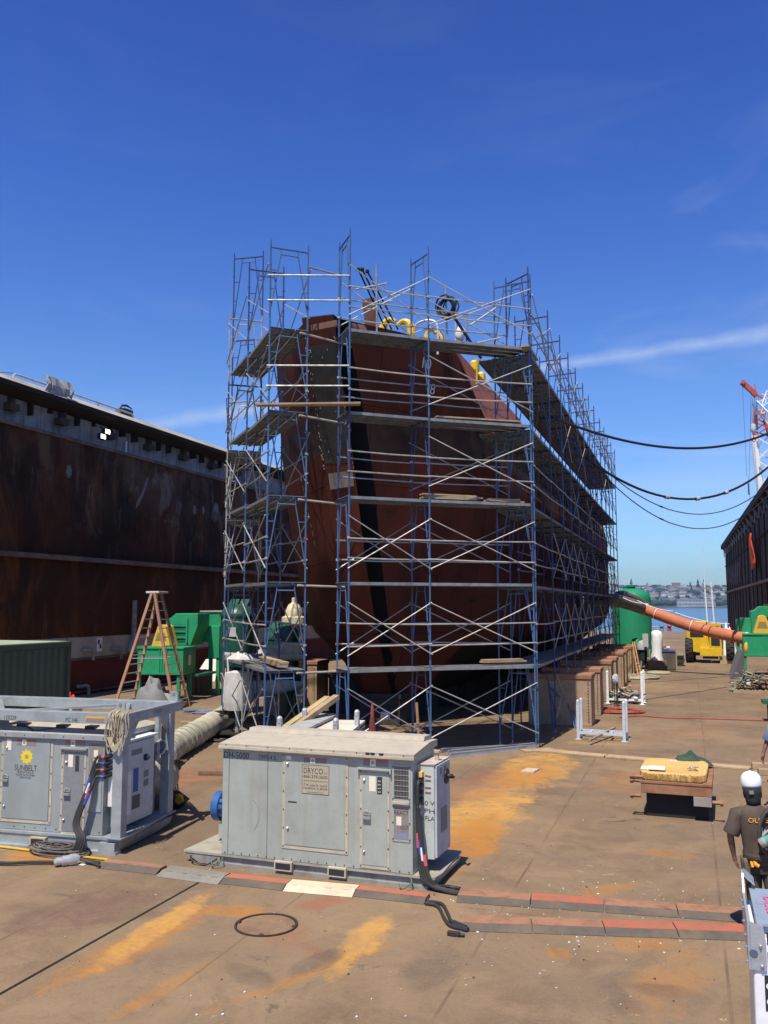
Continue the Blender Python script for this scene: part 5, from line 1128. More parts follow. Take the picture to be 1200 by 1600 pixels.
# work table with a yellow timber slab
tw = thing('work_table', 'low rusty steel work stand with a bolted frame carrying the yellow slab', 'table', tuple(gz(1055, 1283)), R(-2))
TZ = .62; rustp = mat('plate_rust', (.32,.16,.08), (.22,.10,.05), rough=.8, sc=3)
MB().box((-.56, .05, TZ-.05), (.60, 2.0, TZ)).build('top_plate', rustp, tw, bevel=.01)
MB().box((-.54, .06, TZ-.21), (.59, .18, TZ-.052)).box((-.54, 1.8, TZ-.21), (.59, 1.95, TZ-.052)).box((.45, .181, TZ-.20), (.59, 1.79, TZ-.052)).box((-.54, .181, TZ-.20), (-.42, 1.79, TZ-.052)).build('beam', rustp, tw, bevel=.01)
MB().box((.30, .03, TZ-.36), (.58, .12, TZ-.212)).build('end_plate', mat('plate_grey', (.33,.29,.25), rough=.7), tw)
MB().box((-.47, .25, 0), (.52, 1.7, TZ-.212)).build('plinth', darkm, tw)
for x, z in ((-.57, TZ-.02), (-.57, TZ-.27), (.61, TZ-.30)): MB().lathe([(.035,-.02),(.035,.10),(.055,.10),(.055,.15)], (x, .12, z), 6, (-1 if x < 0 else 1, 0, 0)).build('bolt', rustp, tw)
sl_ = MB(); n_ = 26; top = []; 
for i in range(n_):
    f = i/n_*2*math.pi; ex = 6; cx_, cy_ = math.cos(f), math.sin(f); x = .55*math.copysign(abs(cx_)**(2/ex), cx_)*(1+.05*mnoise.noise(V(i*.7,0,0))); y = .78*math.copysign(abs(cy_)**(2/ex), cy_); top.append(V(x-.03, y+.85, TZ+.003))
o = sl_.prism(top, (0,0,.13)).build('timber_slab', mat('slab_yellow', (.66,.42,.14), (.56,.34,.11), rough=.85, sc=2.2, dirt=.45, dsc=6, dcol=(.30,.17,.06)), bevel=.02); o.location = tw.location; o.rotation_euler = tw.rotation_euler; tag(o, 'thick yellow timber slab with a rough front edge lying on the rusty work stand', 'timber slab')
mb = MB()
for i in range(60):
    x = -.5+i*.0158; mb.box((x, .06+rs.uniform(-.01,.02), TZ+.006+rs.uniform(0,.03)), (x+.02, .10, TZ+.07+rs.uniform(0,.06)))
mb.build('rough_edge', mat('slab_edge', (.42,.24,.07), (.2,.11,.04), rough=.95, sc=20), o)
MB().lathe([(.03,0),(.03,.16),(.05,.16),(.05,.22)], (-.50,.1,TZ+.05), 6, (-1,0,0)).build('bolt', rustp, o)
def on_table(px, py, z=TZ+.14): return gz(px, py, z)
q = on_table(1016, 1201); tag(MB().box((q.x-.15,q.y-.12,q.z),(q.x+.12,q.y+.12,q.z+.02)).box((q.x-.02,q.y-.22,q.z+.0205),(q.x+.25,q.y+.02,q.z+.05)).build('paper_stack', plain('paper', (.82,.82,.80), .7), bevel=.004), 'small stack of white papers on the yellow slab', 'papers')
q = on_table(1077, 1196, TZ+.03)
def heap(c, sx, sy, sz, m_, name, n=7, sd=1):
    rr_ = random.Random(sd); P = []
    for i in range(11):
        row_ = []
        for j in range(20):
            a = j*2*math.pi/20; r = i/10; d_ = 1+.35*mnoise.noise(V(math.cos(a)*1.3+sd, math.sin(a)*1.3, r*1.5)); h = (1-r**2.2)*(1+.7*mnoise.noise(V(math.cos(a)*r*2.6, math.sin(a)*r*2.6, sd)))
            row_.append(Vector(c)+V(sx*r*d_*math.cos(a), sy*r*d_*math.sin(a), max(sz*h, 0)+.004))
        P.append(row_)
    mb = MB().grid(P, True); return mb.build(name, m_, smooth='all')
tag(heap(q, .38, .24, .20, mat('cloth_green', (.045,.085,.055), (.03,.06,.04), rough=.9), 'folded_jacket', sd=3), 'crumpled dark green jacket at the back of the yellow slab', 'jacket')
q = on_table(1052, 1198, TZ+.03); tag(heap(q, .20, .13, .10, mat('cloth_pale', (.55,.60,.68), (.42,.47,.55), rough=.9), 'pale_rag', sd=5), 'pale blue-grey rag on the slab beside the green jacket', 'rag')
q = on_table(1083, 1204); mb = MB()
for i in range(6): mb.tube([q+V(.07*math.cos(i), .04*math.sin(i*2), .01*i), q+V(.09*math.cos(i+1.2), .05*math.sin(i*2+1), .01*i+.02)], .012, 6)
tag(mb.build('shackle', chrome), 'small pale shackle on the slab before the green jacket', 'shackle')
# stillage rack with sheets and boards behind the pale cabinet
def rack(t_, w, d_, h, m_, ph=.05, zb=.22):
    for x in (0, w):
        for y in (0, d_):
            MB().box((x-ph/2, y-ph/2, .012), (x+ph/2, y+ph/2, h-.05)).lathe([(ph*.62,h-.05),(ph*.62,h+.03),(ph*.4,h+.06),(.01,h+.07)], (x, y, 0), 10).box((x-ph, y-ph, 0), (x+ph, y+ph, .011)).build('post', m_, t_)
    for y in (0, d_): MB().box((ph/2, y-.03, zb), (w-ph/2, y+.03, zb+.07)).build('rail', m_, t_)
    for x in (.25, .7): MB().box((w*x-.03, .031, zb+.005), (w*x+.03, d_-.031, zb+.06)).build('cross_rail', m_, t_)
galr = mat('rack_galv', (.50,.53,.54), (.38,.41,.42), rough=.45, metal=.3, sc=4)
a = wp(517, 16.6); t_ = thing('stillage_rack', 'galvanised post rack behind the pale cabinet, loaded with boards', 'rack', tuple(wp(440, 16.2)), R(4)); rack(t_, 1.06, 1.3, 1.52, galr, .085, .9)
t0 = t_.location
bd = mat('board_grey', (.40,.40,.38), (.30,.29,.27), rough=.8, sc=3, streak=.3); sh_ = mat('sheet_cream', (.66,.60,.48), (.52,.44,.33), rough=.85, sc=2.5, dirt=.4)
for i in range(4):
    p = wp(462, 16.1, 1.12+i*.075); q = wp(514, 18.4, 1.12+i*.075); tag(MB().bar(p, q, .42, .05).build('grey_board', bd), 'grey board in the left stack of the loaded rack, %s of four' % ['lowest', 'second', 'third', 'topmost'][i], 'board', 'grey boards on the loaded rack')
for i in range(3):
    p = wp(508, 16.0, 1.10+i*.085); q = wp(540, 18.0, 1.10+i*.085); tag(MB().bar(p, q, .82, .045).build('cream_sheet', sh_ if i == 2 else bd), ['lowest grey sheet in the right stack of the loaded rack', 'middle grey sheet in the right stack of the loaded rack', 'rust-marked cream sheet on top of the right stack of the loaded rack'][i], 'sheet', 'sheets on the loaded rack')
yw = mat('beam_yellow_wood', (.46,.36,.17), (.36,.27,.13), rough=.85, sc=3, streak=.3)
for i, (x0, y0, x1, y1, mm) in enumerate(((442, 1141, 512, 1091, yw), (450, 1143, 526, 1089, wood))):
    p, q = CAM+ray(x0, y0)*16.6, CAM+ray(x1, y1)*18.0; tag(MB().bar(p, q, .14, .10).build('timber_beam', mm, bevel=.006), ['yellowish timber beam leaning up out of the loaded rack', 'greyer timber beam leaning beside the yellowish one on the rack'][i], 'timber')
# silvery empty rack and white rack by the side blocks
t_ = thing('stillage_rack', 'empty silvery post rack standing by the first tan side block', 'rack', tuple(gz(904, 1155)), R(-3)); rack(t_, 1.20, .50, .98, mat('rack_silver', (.62,.65,.66), (.52,.55,.56), rough=.4, metal=.2), .075, .14)
a, b = gz(921, 1157, .12), gz(960, 1137, .22); px_bar(a, b, .07, .05, 'angle_bar', mat('bar_brown', (.30,.24,.19), rough=.7), 'long dark angle bar lying across the empty silvery rack', 'bar')
whr = mat('rack_white', (.80,.80,.78), (.70,.69,.66), rough=.5, sc=3)
t_ = thing('stillage_rack', 'white post rack filled with scrap beside the tan side blocks', 'rack', tuple(gz(950, 1099)), R(-2)); rack(t_, 1.22, .75, 1.12, whr, .085, .12)
def scrap(c, r, h, n, name, label, cols, cat='debris', sd=1, ln=(.2,.6)):
    rr_ = random.Random(sd); mb = MB()
    for i in range(n):
        f = rr_.random()**.5; a = rr_.uniform(0, 6.28); p = Vector(c)+V(r[0]*f*math.cos(a), r[1]*f*math.sin(a), h*rr_.random()*(1-f*.7)+.03); l_ = rr_.uniform(*ln); d_ = V(rr_.gauss(0,1), rr_.gauss(0,1), rr_.gauss(0,.28)).normalized()*l_/2
        mb.mat(rr_.randrange(len(cols)))
        if rr_.random() < .45: mb.bar(p-d_, p+d_, rr_.uniform(.04,.14), rr_.uniform(.012,.04))
        elif rr_.random() < .5: mb.tube(spline([p-d_, p+V(rr_.uniform(-.1,.1), rr_.uniform(-.1,.1), .05), p+d_], 3), rr_.uniform(.012,.03), 5)
        else: mb.ball(p, rr_.uniform(.05,.14), 7, (1,1,.6), .5)
    return tag(mb.build(name, cols), label, cat, kind='stuff')
scr = [plain('scrap_white', (.66,.64,.58), .8), plain('scrap_grey', (.22,.22,.20), .8), mat('scrap_brown', (.20,.13,.08), rough=.9), plain('scrap_tan', (.42,.33,.20), .9)]
q = t_.location; scrap((q.x+.6, q.y+.38, .22), (.55,.35), .38, 60, 'scrap_heap', 'jumbled scrap and pale rags heaped in the white rack', scr, 'scrap', 4)
q = gz(963, 1104); t_ = thing('cable_stand', 'thin dark stand with a silvery bag on top before the white rack', 'stand', (q.x, q.y, 0))
for x in (-.05, .02, .07): MB().tube([(x,.1*x,0), (x*.6,0,.85)], .016, 5).build('leg', blacklid, t_)
MB().ball((0,0,.98), .15, 10, (.8,.6,1.2), .4).build('bag', plain('bag_silver', (.48,.50,.55), .5), t_)
# hoses on the deck
def deck_coil(px, py, r, n, tr, m_, label, name='hose_coil', asp=.55, sd=1):
    rr_ = random.Random(sd); c = gz(px, py); mb = MB()
    for k in range(n):
        ra, ph = r*rr_.uniform(.7, 1.1), rr_.uniform(0, 6); o_ = V(rr_.uniform(-.12,.12)*r, rr_.uniform(-.12,.12)*r, tr+k*tr*.8); mb.tube([c+o_+V(ra*math.cos(t*.3142+ph), ra*rr_.uniform(asp*.97,asp*1.03)*math.sin(t*.3142+ph), 0) for t in range(21)], tr, 6)
    return tag(mb.build(name, m_, smooth=True), label, 'hose')
deck_coil(966, 1113, .95, 7, .018, mat('hose_red', (.42,.10,.06), (.32,.08,.05), rough=.7), 'red hose coiled loosely before the white rack', 'red_hose', .7)
P = [gz(x, y, .03) for x, y in ((968, 1121), (1000, 1118), (1040, 1121), (1120, 1123), (1210, 1126))]
tag(MB().tube(spline(P, 5), .022, 6).build('red_hose', MATS['hose_red']), 'red hose running across the deck toward the right wall', 'hose')
hsm = mat('hose_pale', (.42,.37,.26), (.32,.27,.19), rough=.8)
deck_coil(1000, 1060, .85, 3, .05, hsm, 'pale hose looped on the deck beside the side blocks', 'pale_hose', .9, 2); deck_coil(1030, 1053, .75, 2, .05, hsm, 'pale hose loop lying right of the other loops', 'pale_hose', .8, 3)
# ================================================================ worker with the cable coil
skin = mat('skin_brown', (.20,.105,.065), (.165,.085,.055), rough=.55, sc=6, dirt=.15)
def skin_body(name, verts, edges, radii, m_, parent=None, sub=2):
    me = bpy.data.meshes.new(name); me.from_pydata(verts, edges, []); o = bpy.data.objects.new(name, me); COL.objects.link(o)
    md = o.modifiers.new('skin', 'SKIN'); md.use_smooth_shade = True
    sv = me.skin_vertices[0].data if me.skin_vertices else None
    if sv is None:
        bpy.context.view_layer.objects.active = o; bpy.ops.mesh.customdata_skin_add(); sv = me.skin_vertices[0].data
    for i, r in enumerate(radii): sv[i].radius = (r, r) if not isinstance(r, tuple) else r
    sv[0].use_root = True
    o.modifiers.new('sub', 'SUBSURF').levels = sub; o.modifiers['sub'].render_levels = sub
    dg = bpy.context.evaluated_depsgraph_get(); m2 = bpy.data.meshes.new_from_object(o.evaluated_get(dg)); o.modifiers.clear(); o.data = m2; m2.name = name
    m2.materials.clear(); m2.materials.append(m_); m2.polygons.foreach_set('use_smooth', [True]*len(m2.polygons))
    if parent: o.parent = parent
    return o
def chain(vs, es, rs_, start, pts, rad):
    prev = start
    for p, r in zip(pts, rad): vs.append(p); rs_.append(r); es.append((prev, len(vs)-1)); prev = len(vs)-1
    return prev
def make_person(name, label, loc, rz, body_m, shirt_m, pants_m, boot_m, hat_m, larm, rarm):
    """facing +y; arms given as (elbow, wrist, fingertip-direction)"""
    t_ = thing(name, label, 'person', loc, rz)
    v = [(0,0,.98)]; e = []; r = [(.15,.11)]
    sp_ = chain(v, e, r, 0, [(0,0,1.14), (0,-.01,1.30), (0,0,1.43), (0,.01,1.52)], [(.14,.10), (.165,.115), (.15,.10), .058])
    hd = chain(v, e, r, sp_, [(0,.035,1.60), (0,.045,1.68), (0,.04,1.77)], [.075, .098, .075])
    ch = 3
    for s_, arm in ((-1, larm), (1, rarm)):
        el, wr, tip_ = [Vector(q) for q in arm]; sh = V(s_*.20, 0, 1.43); d_ = (tip_-wr).normalized()
        w_ = chain(v, e, r, ch, [tuple(sh), tuple(sh.lerp(el, .5)), tuple(el), tuple(el.lerp(wr, .4)), tuple(wr), tuple(wr+d_*.05)], [.066, .052, .043, .042, .028, (.042,.020)])
        sd_ = d_.cross(V(0, 1, 0)).normalized() if abs(d_.y) < .9 else V(1,0,0); bk = sd_.cross(d_)
        for k, (off, ln_) in enumerate(((-.030, .075), (-.010, .085), (.010, .08), (.029, .06))):
            b0_ = wr+d_*.085+bk*off; chain(v, e, r, w_, [tuple(b0_), tuple(b0_+d_*ln_*.55+sd_*(-s_)*.008), tuple(b0_+d_*ln_*.95+sd_*(-s_)*.028)], [.0105, .009, .0075])
        chain(v, e, r, w_, [tuple(wr+d_*.03+bk*.038), tuple(wr+d_*.065+bk*.055), tuple(wr+d_*.095+bk*.048)], [.013, .0105, .008])
    for s_, fw_ in ((-1, .03), (1, -.05)):
        chain(v, e, r, 0, [(s_*.095,.0,.88), (s_*.11,fw_*.6+.01,.52), (s_*.115,fw_-.02,.30), (s_*.12,fw_-.03,.09), (s_*.125,fw_+.12,.045)], [.098, .066, .060, .045, .040])
    skin_body('body', v, e, r, body_m, t_)
    tz = [(.86,.190,.138),(.90,.186,.136),(.94,.180,.134),(.98,.186,.138),(1.03,.172,.130),(1.08,.176,.133),(1.15,.178,.132),(1.22,.188,.140),(1.28,.190,.136),(1.34,.197,.140),(1.42,.192,.128),(1.465,.186,.120),(1.50,.132,.10),(1.52,.085,.082)]
    mb = MB(); mb.grid([[V(rx*math.cos(a*.2618)*(1+.03*mnoise.noise(V(a*.5, z_*6, 1))), ry*math.sin(a*.2618)*(1+.16*mnoise.noise(V(a*.55, z_*9+a*.25, 3)))-.005, z_) for a in range(24)] for z_, rx, ry in tz], True)
    st = mb.build('shirt', shirt_m, t_, smooth='all')
    for s_, arm in ((-1, larm), (1, rarm)):
        el = Vector(arm[0]); sh = V(s_*.185, 0, 1.415); m2 = MB().tube([sh-V(s_*.06,0,-.01), sh+V(s_*.015,0,0), sh.lerp(el, .45), sh.lerp(el, .86), sh.lerp(el, .92)], [.085, .094, .088, .096, .086], 14, False); m2.build('sleeve', shirt_m, st, smooth='all')
    pm_ = MB().grid([[V(rx*math.cos(a*.2618), ry*math.sin(a*.2618), z_) for a in range(24)] for z_, rx, ry in ((.99,.168,.125),(.92,.178,.132),(.84,.182,.132),(.76,.176,.120))], True)
    for s_, fw_ in ((-1, .03), (1, -.05)): pm_.tube([V(s_*.085,0,.86), V(s_*.105,fw_*.6+.005,.55), V(s_*.112,fw_-.02,.30), V(s_*.118,fw_-.03,.10)], [.108, .088, .084, .086], 14)
    pm_.build('trousers', pants_m, t_, smooth='all')
    for s_, fw_ in ((-1, .03), (1, -.05)): MB().tube([V(s_*.12,fw_-.085,.05), V(s_*.12,fw_-.02,.062), V(s_*.125,fw_+.08,.052), V(s_*.128,fw_+.17,.04)], [.042,.056,.052,.036], 12).tube([V(s_*.12,fw_-.03,.05), V(s_*.12,fw_-.03,.17)], .058, 12).build('boot', boot_m, t_, smooth='all')
    h_ = MB().lathe([(.112,-.03),(.119,0),(.118,.05),(.107,.095),(.078,.13),(.03,.148),(.001,.15)], (0,.035,1.755), 24).build('hard_hat', hat_m, t_, smooth='all')
    MB().prism([V(.114*math.cos(a), .035+.114*math.sin(a)*1.5-.02, 1.725) for a in [math.pi*i/12 for i in range(13)]], (0,0,.012)).build('peak', hat_m, h_, bevel=.004)
    MB().tube([V(0,-.075,1.80), V(0,-.05,1.872), V(0,.035,1.908), V(0,.11,1.88), V(0,.148,1.80)], .010, 6).build('ridge', hat_m, h_, smooth='all')
    f_ = MB().ball((0,.145,1.64), .016, 8, (.8,1.2,1.3)).build('nose', body_m, t_)
    for s_ in (-1, 1):
        MB().ball((s_*.036,.128,1.668), .013, 8).mat(1).ball((s_*.036,.139,1.668), .006, 6).build('eye', [whitep, blacklid], t_); MB().ball((s_*.098,.035,1.645), .026, 8, (.35,.7,1.1)).build('ear', body_m, t_)
    MB().ball((0,.134,1.592), .024, 8, (1.1,.4,.32)).build('mouth', plain('lip', (.22,.08,.06), .6), t_)
    MB().lathe([(.10,1.60),(.104,1.66),(.103,1.74)], (0,.03,0), 16).build('hair', plain('hair_dark', (.02,.016,.014), .8), t_)
    return t_
shirt = mat('tshirt_brown', (.105,.074,.056), (.070,.050,.038), rough=.95, sc=5, dirt=.2)
pants = mat('work_trousers', (.060,.048,.035), (.042,.034,.026), rough=.95, sc=5)
boots = plain('boot_leather', (.05,.035,.025), .7)
hatw = plain('hat_white', (.86,.86,.85), .35)
mp = wp(1176, 9.9)
man = make_person('person', 'worker seen from behind in a brown t-shirt and white hard hat carrying a cable coil', (mp.x, mp.y, 0), R(-2), skin, shirt, pants, boots, hatw, ((-.30,-.03,1.17), (-.285,.03,.93), (-.265,.06,.80)), ((.31,.06,1.20), (.26,.27,1.33), (.20,.33,1.42)))
man.scale = (.92, .92, .92); man.rotation_euler = (0, R(-4), R(-2))
blkc = plain('scarf_black', (.022,.022,.024), .9); 
o = MB().grid([[V(rx*math.cos(a*.2618), .03+oy+rx*math.sin(a*.2618), z_) for a in range(13, 24)] for z_, rx, oy in ((1.735,.112,0),(1.66,.106,-.005),(1.58,.088,-.014),(1.50,.080,-.020))]).build('neck_cloth', blkc, man, smooth='all'); o.modifiers.new('t', 'SOLIDIFY').thickness = .008
lo_ = MB().box((-.035,-.098,1.66),(.015,-.09,1.70)).build('cloth_badge', grl, man)
orl = plain('print_orange', (.72,.36,.03), .8); 
text('lettering', "OLD'S", orl, man, (.03, -.142, 1.375), (1,0,0), (0,0.12,1), .055, .22, off=.006)
pr = MB(); rr_ = random.Random(9)
for i in range(16):
    a = rr_.uniform(.3, 2.84); r_ = rr_.uniform(.05,.11); pr.bar(V(.055,-.146,1.20), V(.055+r_*math.cos(a),-.148,1.22+r_*math.sin(a)), rr_.uniform(.008,.02), .003, (0,1,0))
pr.build('shirt_print', plain('print_pale', (.55,.54,.52), .8), man); MB().box((-.01,-.146,1.115),(.15,-.140,1.135)).build('print_stripe', plain('print_red', (.55,.06,.07), .8), man)
MB().lathe([(.178,0),(.186,.02),(.186,.05),(.178,.07)], (0,-.002,.92), 24).build('tool_belt', plain('belt_leather', (.07,.05,.035), .7), man)
pg = MB().grid([[V(-.19+.03*math.sin(j), -.02+.11*(j/6-.5)*1.3, .93-.065*i+.01*math.sin(j*2)) for j in range(7)] for i in range(5)]).build('glove_pouch', mat('pouch_olive', (.17,.14,.08), (.11,.09,.05), rough=.95, sc=8), man, smooth='all'); pg.modifiers.new('t', 'SOLIDIFY').thickness = .05
MB().tube([(-.07,-.14,.93),(-.05,-.16,.88),(-.02,-.165,.86)], [.02,.025,.02], 8).tube([(-.10,-.14,.91),(-.09,-.165,.85)], .016, 8).build('glove', plain('glove_orange', (.75,.34,.03), .8), man)
WM = parent_matrix(man)
mb = MB()
for k in range(7):
    cy = -.12+k*.04; rr2 = .30+.015*math.sin(k*2); mb.tube([WM @ V(.20+.015*k+rr2*.60*math.sin(t*.2618), cy-.05+.02*math.cos(t*.5), 1.20+rr2*math.cos(t*.2618)) for t in range(25)], .021, 7)
cc_ = mb.build('cable_coil', mat('cable_olive', (.065,.060,.045), (.045,.042,.034), rough=.6), smooth=True); tag(cc_, 'heavy coil of dark cable slung on the shoulder of the worker', 'cable coil')
a, b = WM @ V(.02,-.24,1.135), WM @ V(.21,-.25,1.235); MB().lathe([(.045,0),(.052,.01),(.052,.06),(.046,.065),(.046,.14),(.052,.145),(.052,.2),(.03,.215)], a, 16, (b-a)).build('coupling', mat('coupling_grey', (.40,.42,.38), (.30,.33,.28), rough=.5, metal=.3), cc_, smooth=True)
MB().lathe([(.0471,.0),(.0471,.05)], a.lerp(b, .36), 16, (b-a)).build('coupling_band', plain('band_green', (.10,.34,.24), .6), cc_); MB().lathe([(.038,-.004),(.001,-.003)], a, 14, (b-a)).build('coupling_mouth', blacklid, cc_)
# second worker, mostly outside the frame on the right
sp2 = wp(1212, 15.8)
jk = mat('jacket_blue_grey', (.20,.25,.34), (.13,.17,.25), rough=.95, sc=5)
make_person('person', 'worker in a blue-grey jacket at the right edge, mostly cut off', (sp2.x, sp2.y, 0), R(150), skin, jk, pants, boots, hatw, ((-.30,.0,1.17), (-.30,.06,.93), (-.29,.08,.80)), ((.30,.02,1.17), (.34,.10,.95), (.35,.13,.82)))
# low timber crib at the right edge behind the worker
tq = gz(1186, 1222); t_ = thing('timber_crib', 'low timber crib at the right edge behind the worker', 'timber crib', (tq.x, tq.y, 0), R(6))
for k in range(2):
    for j in range(2):
        m_ = MB().box((0 if k % 2 else j*.7, j*.7 if k % 2 else 0, k*.13), (1.2 if k % 2 else j*.7+.16, j*.7+.16 if k % 2 else 1.0, k*.13+.128)).build('beam', wood, t_, bevel=.01)
# white machine with a galvanised corner, bottom right
MWm = plain('enamel_white', (.80,.80,.80), .3); gl2 = mat('galv_bright', (.50,.53,.56), (.42,.45,.48), rough=.35, metal=.5, sc=5, dirt=.2)
t_ = thing('white_machine', 'white cabinet with a bolted galvanised corner and a sloping lid, at the bottom right', 'machine', (.31, 6.78, 0), R(-.5))
MB().box((.012, .0, .10), (1.5, .85, 1.30)).build('cabinet', MWm, t_, bevel=.02)
MB().box((-.02,-.03,.0), (1.5, .05, .098)).build('skid_rail', MWm, t_); MB().box((-.02, .76, 0), (1.5, .84, .098)).build('skid_rail', MWm, t_)
MB().prism([(.0,-.014,1.10), (.098,-.014,1.10), (.098,-.014,1.30), (.085,-.014,1.385), (.0,-.014,1.41)], (0,.012,0)).build('corner_plate', gl2, t_)
MB().prism([(-.016,-.014,1.10), (-.016,.3,1.12), (-.016,.82,1.15), (-.016,.82,1.53), (-.016,.72,1.53), (-.016,.60,1.42), (-.016,-.014,1.411)], (.014,0,0)).build('side_plate', gl2, t_)
MB().prism([(.045,.0,1.385), (1.5,.0,1.385), (1.5,.66,1.43), (.03,.66,1.43)], (0,0,.015)).build('sloping_lid', mat('lid_grey_blue', (.36,.42,.48), (.32,.37,.42), rough=.4, metal=.3), t_)
MB().box((.05, .03, 1.3005), (1.5, .68, 1.38)).build('lid_frame', MWm, t_)
MB().prism([(.0,.62,1.53), (.07,.62,1.47), (.07,.81,1.47), (.0,.81,1.53)], (0,0,.015)).build('corner_cap', gl2, t_)
for x, z in ((.068,1.13), (.062,1.26)): MB().lathe([(.012,0),(.012,.008),(.009,.009),(.006,.018)], (x, -.0145, z), 10, (0,-1,0)).build('bolt', chrome, t_)
MB().lathe([(.028,0),(.026,.003)], (.018,-.0145,1.205), 18, (0,-1,0)).build('round_hole', plain('hole_blue', (.09,.11,.16), .6), t_)
for y, z in ((.06,1.22), (.15,1.27), (.28,1.32), (.02,1.14), (.42,1.37), (.55,1.38)): MB().lathe([(.012,0),(.012,.012),(.006,.022)], (-.017, y, z), 8, (-1,0,0)).build('bolt', chrome, t_)
rect(t_, .105, .4, 1.27, 1.345, .0, .004, blacklid, 'label_black'); rect(t_, .105, .4, 1.12, 1.22, .0, .004, plain('label_blue', (.02,.06,.30), .5), 'label_blue')
o = rect(t_, .08, .5, .84, 1.07, .0, .004, blacklid, 'label_black')
for z in (.90, 1.0): MB().lathe([(.02,0),(.02,.002)], (.108,-.0045,z), 14, (0,-1,0)).build('label_dot', whitep, o)
text('lettering', 'DIESEL', plain('letter_pink', (.70,.10,.22), .6), t_, (.155, .34, 1.4265), (.03,-1,-.068), (1,.03,.0), .075, .30, off=.006)
# green stand at the right edge
q = gz(1206, 1128); t_ = thing('green_stand', 'dark green steel stand peeking in at the right edge', 'stand', tuple(q)); gst = mat('stand_green', (.02,.11,.06), (.02,.08,.05), rough=.5)
MB().box((-.25,-.2,.55), (.9,.5,.65)).build('top', gst, t_); MB().box((-.02,-.05,.651), (.3,.3,1.0)).build('head', gst, t_)
for x in (-.05, .8):
    for y in (-.15, .4): MB().box((x-.04, y-.04, 0), (x+.04, y+.04, .549)).build('leg', gst, t_)

# flakes of paint and droppings scattered on the deck
rr_ = random.Random(77); fl_ = [plain('flake_white', (.72,.70,.66), .8), plain('flake_brown', (.10,.06,.04), .9), plain('flake_tan', (.46,.33,.20), .9)]; mb = MB()
for i in range(340):
    if i < 170: c = gz(rr_.uniform(700, 1180), rr_.gauss(1435, 32))
    else: c = gz(rr_.uniform(100, 1180), rr_.uniform(1250, 1590))
    r_ = abs(rr_.gauss(.003, .005))+.003; a = rr_.uniform(0, 6.28); k_ = rr_.randrange(4, 7); mb.mat(0 if i < 130 else rr_.choice((0, 1, 2, 2)))
    mb.prism([c+V(r_*rr_.uniform(.6,1.5)*math.cos(a+j*6.283/k_), r_*rr_.uniform(.6,1.5)*math.sin(a+j*6.283/k_), .003) for j in range(k_)], (0,0,rr_.uniform(.003,.012)))
tag(mb.build('paint_flakes', fl_), 'pale and brown flakes scattered over the deck in the foreground', 'debris', kind='stuff')
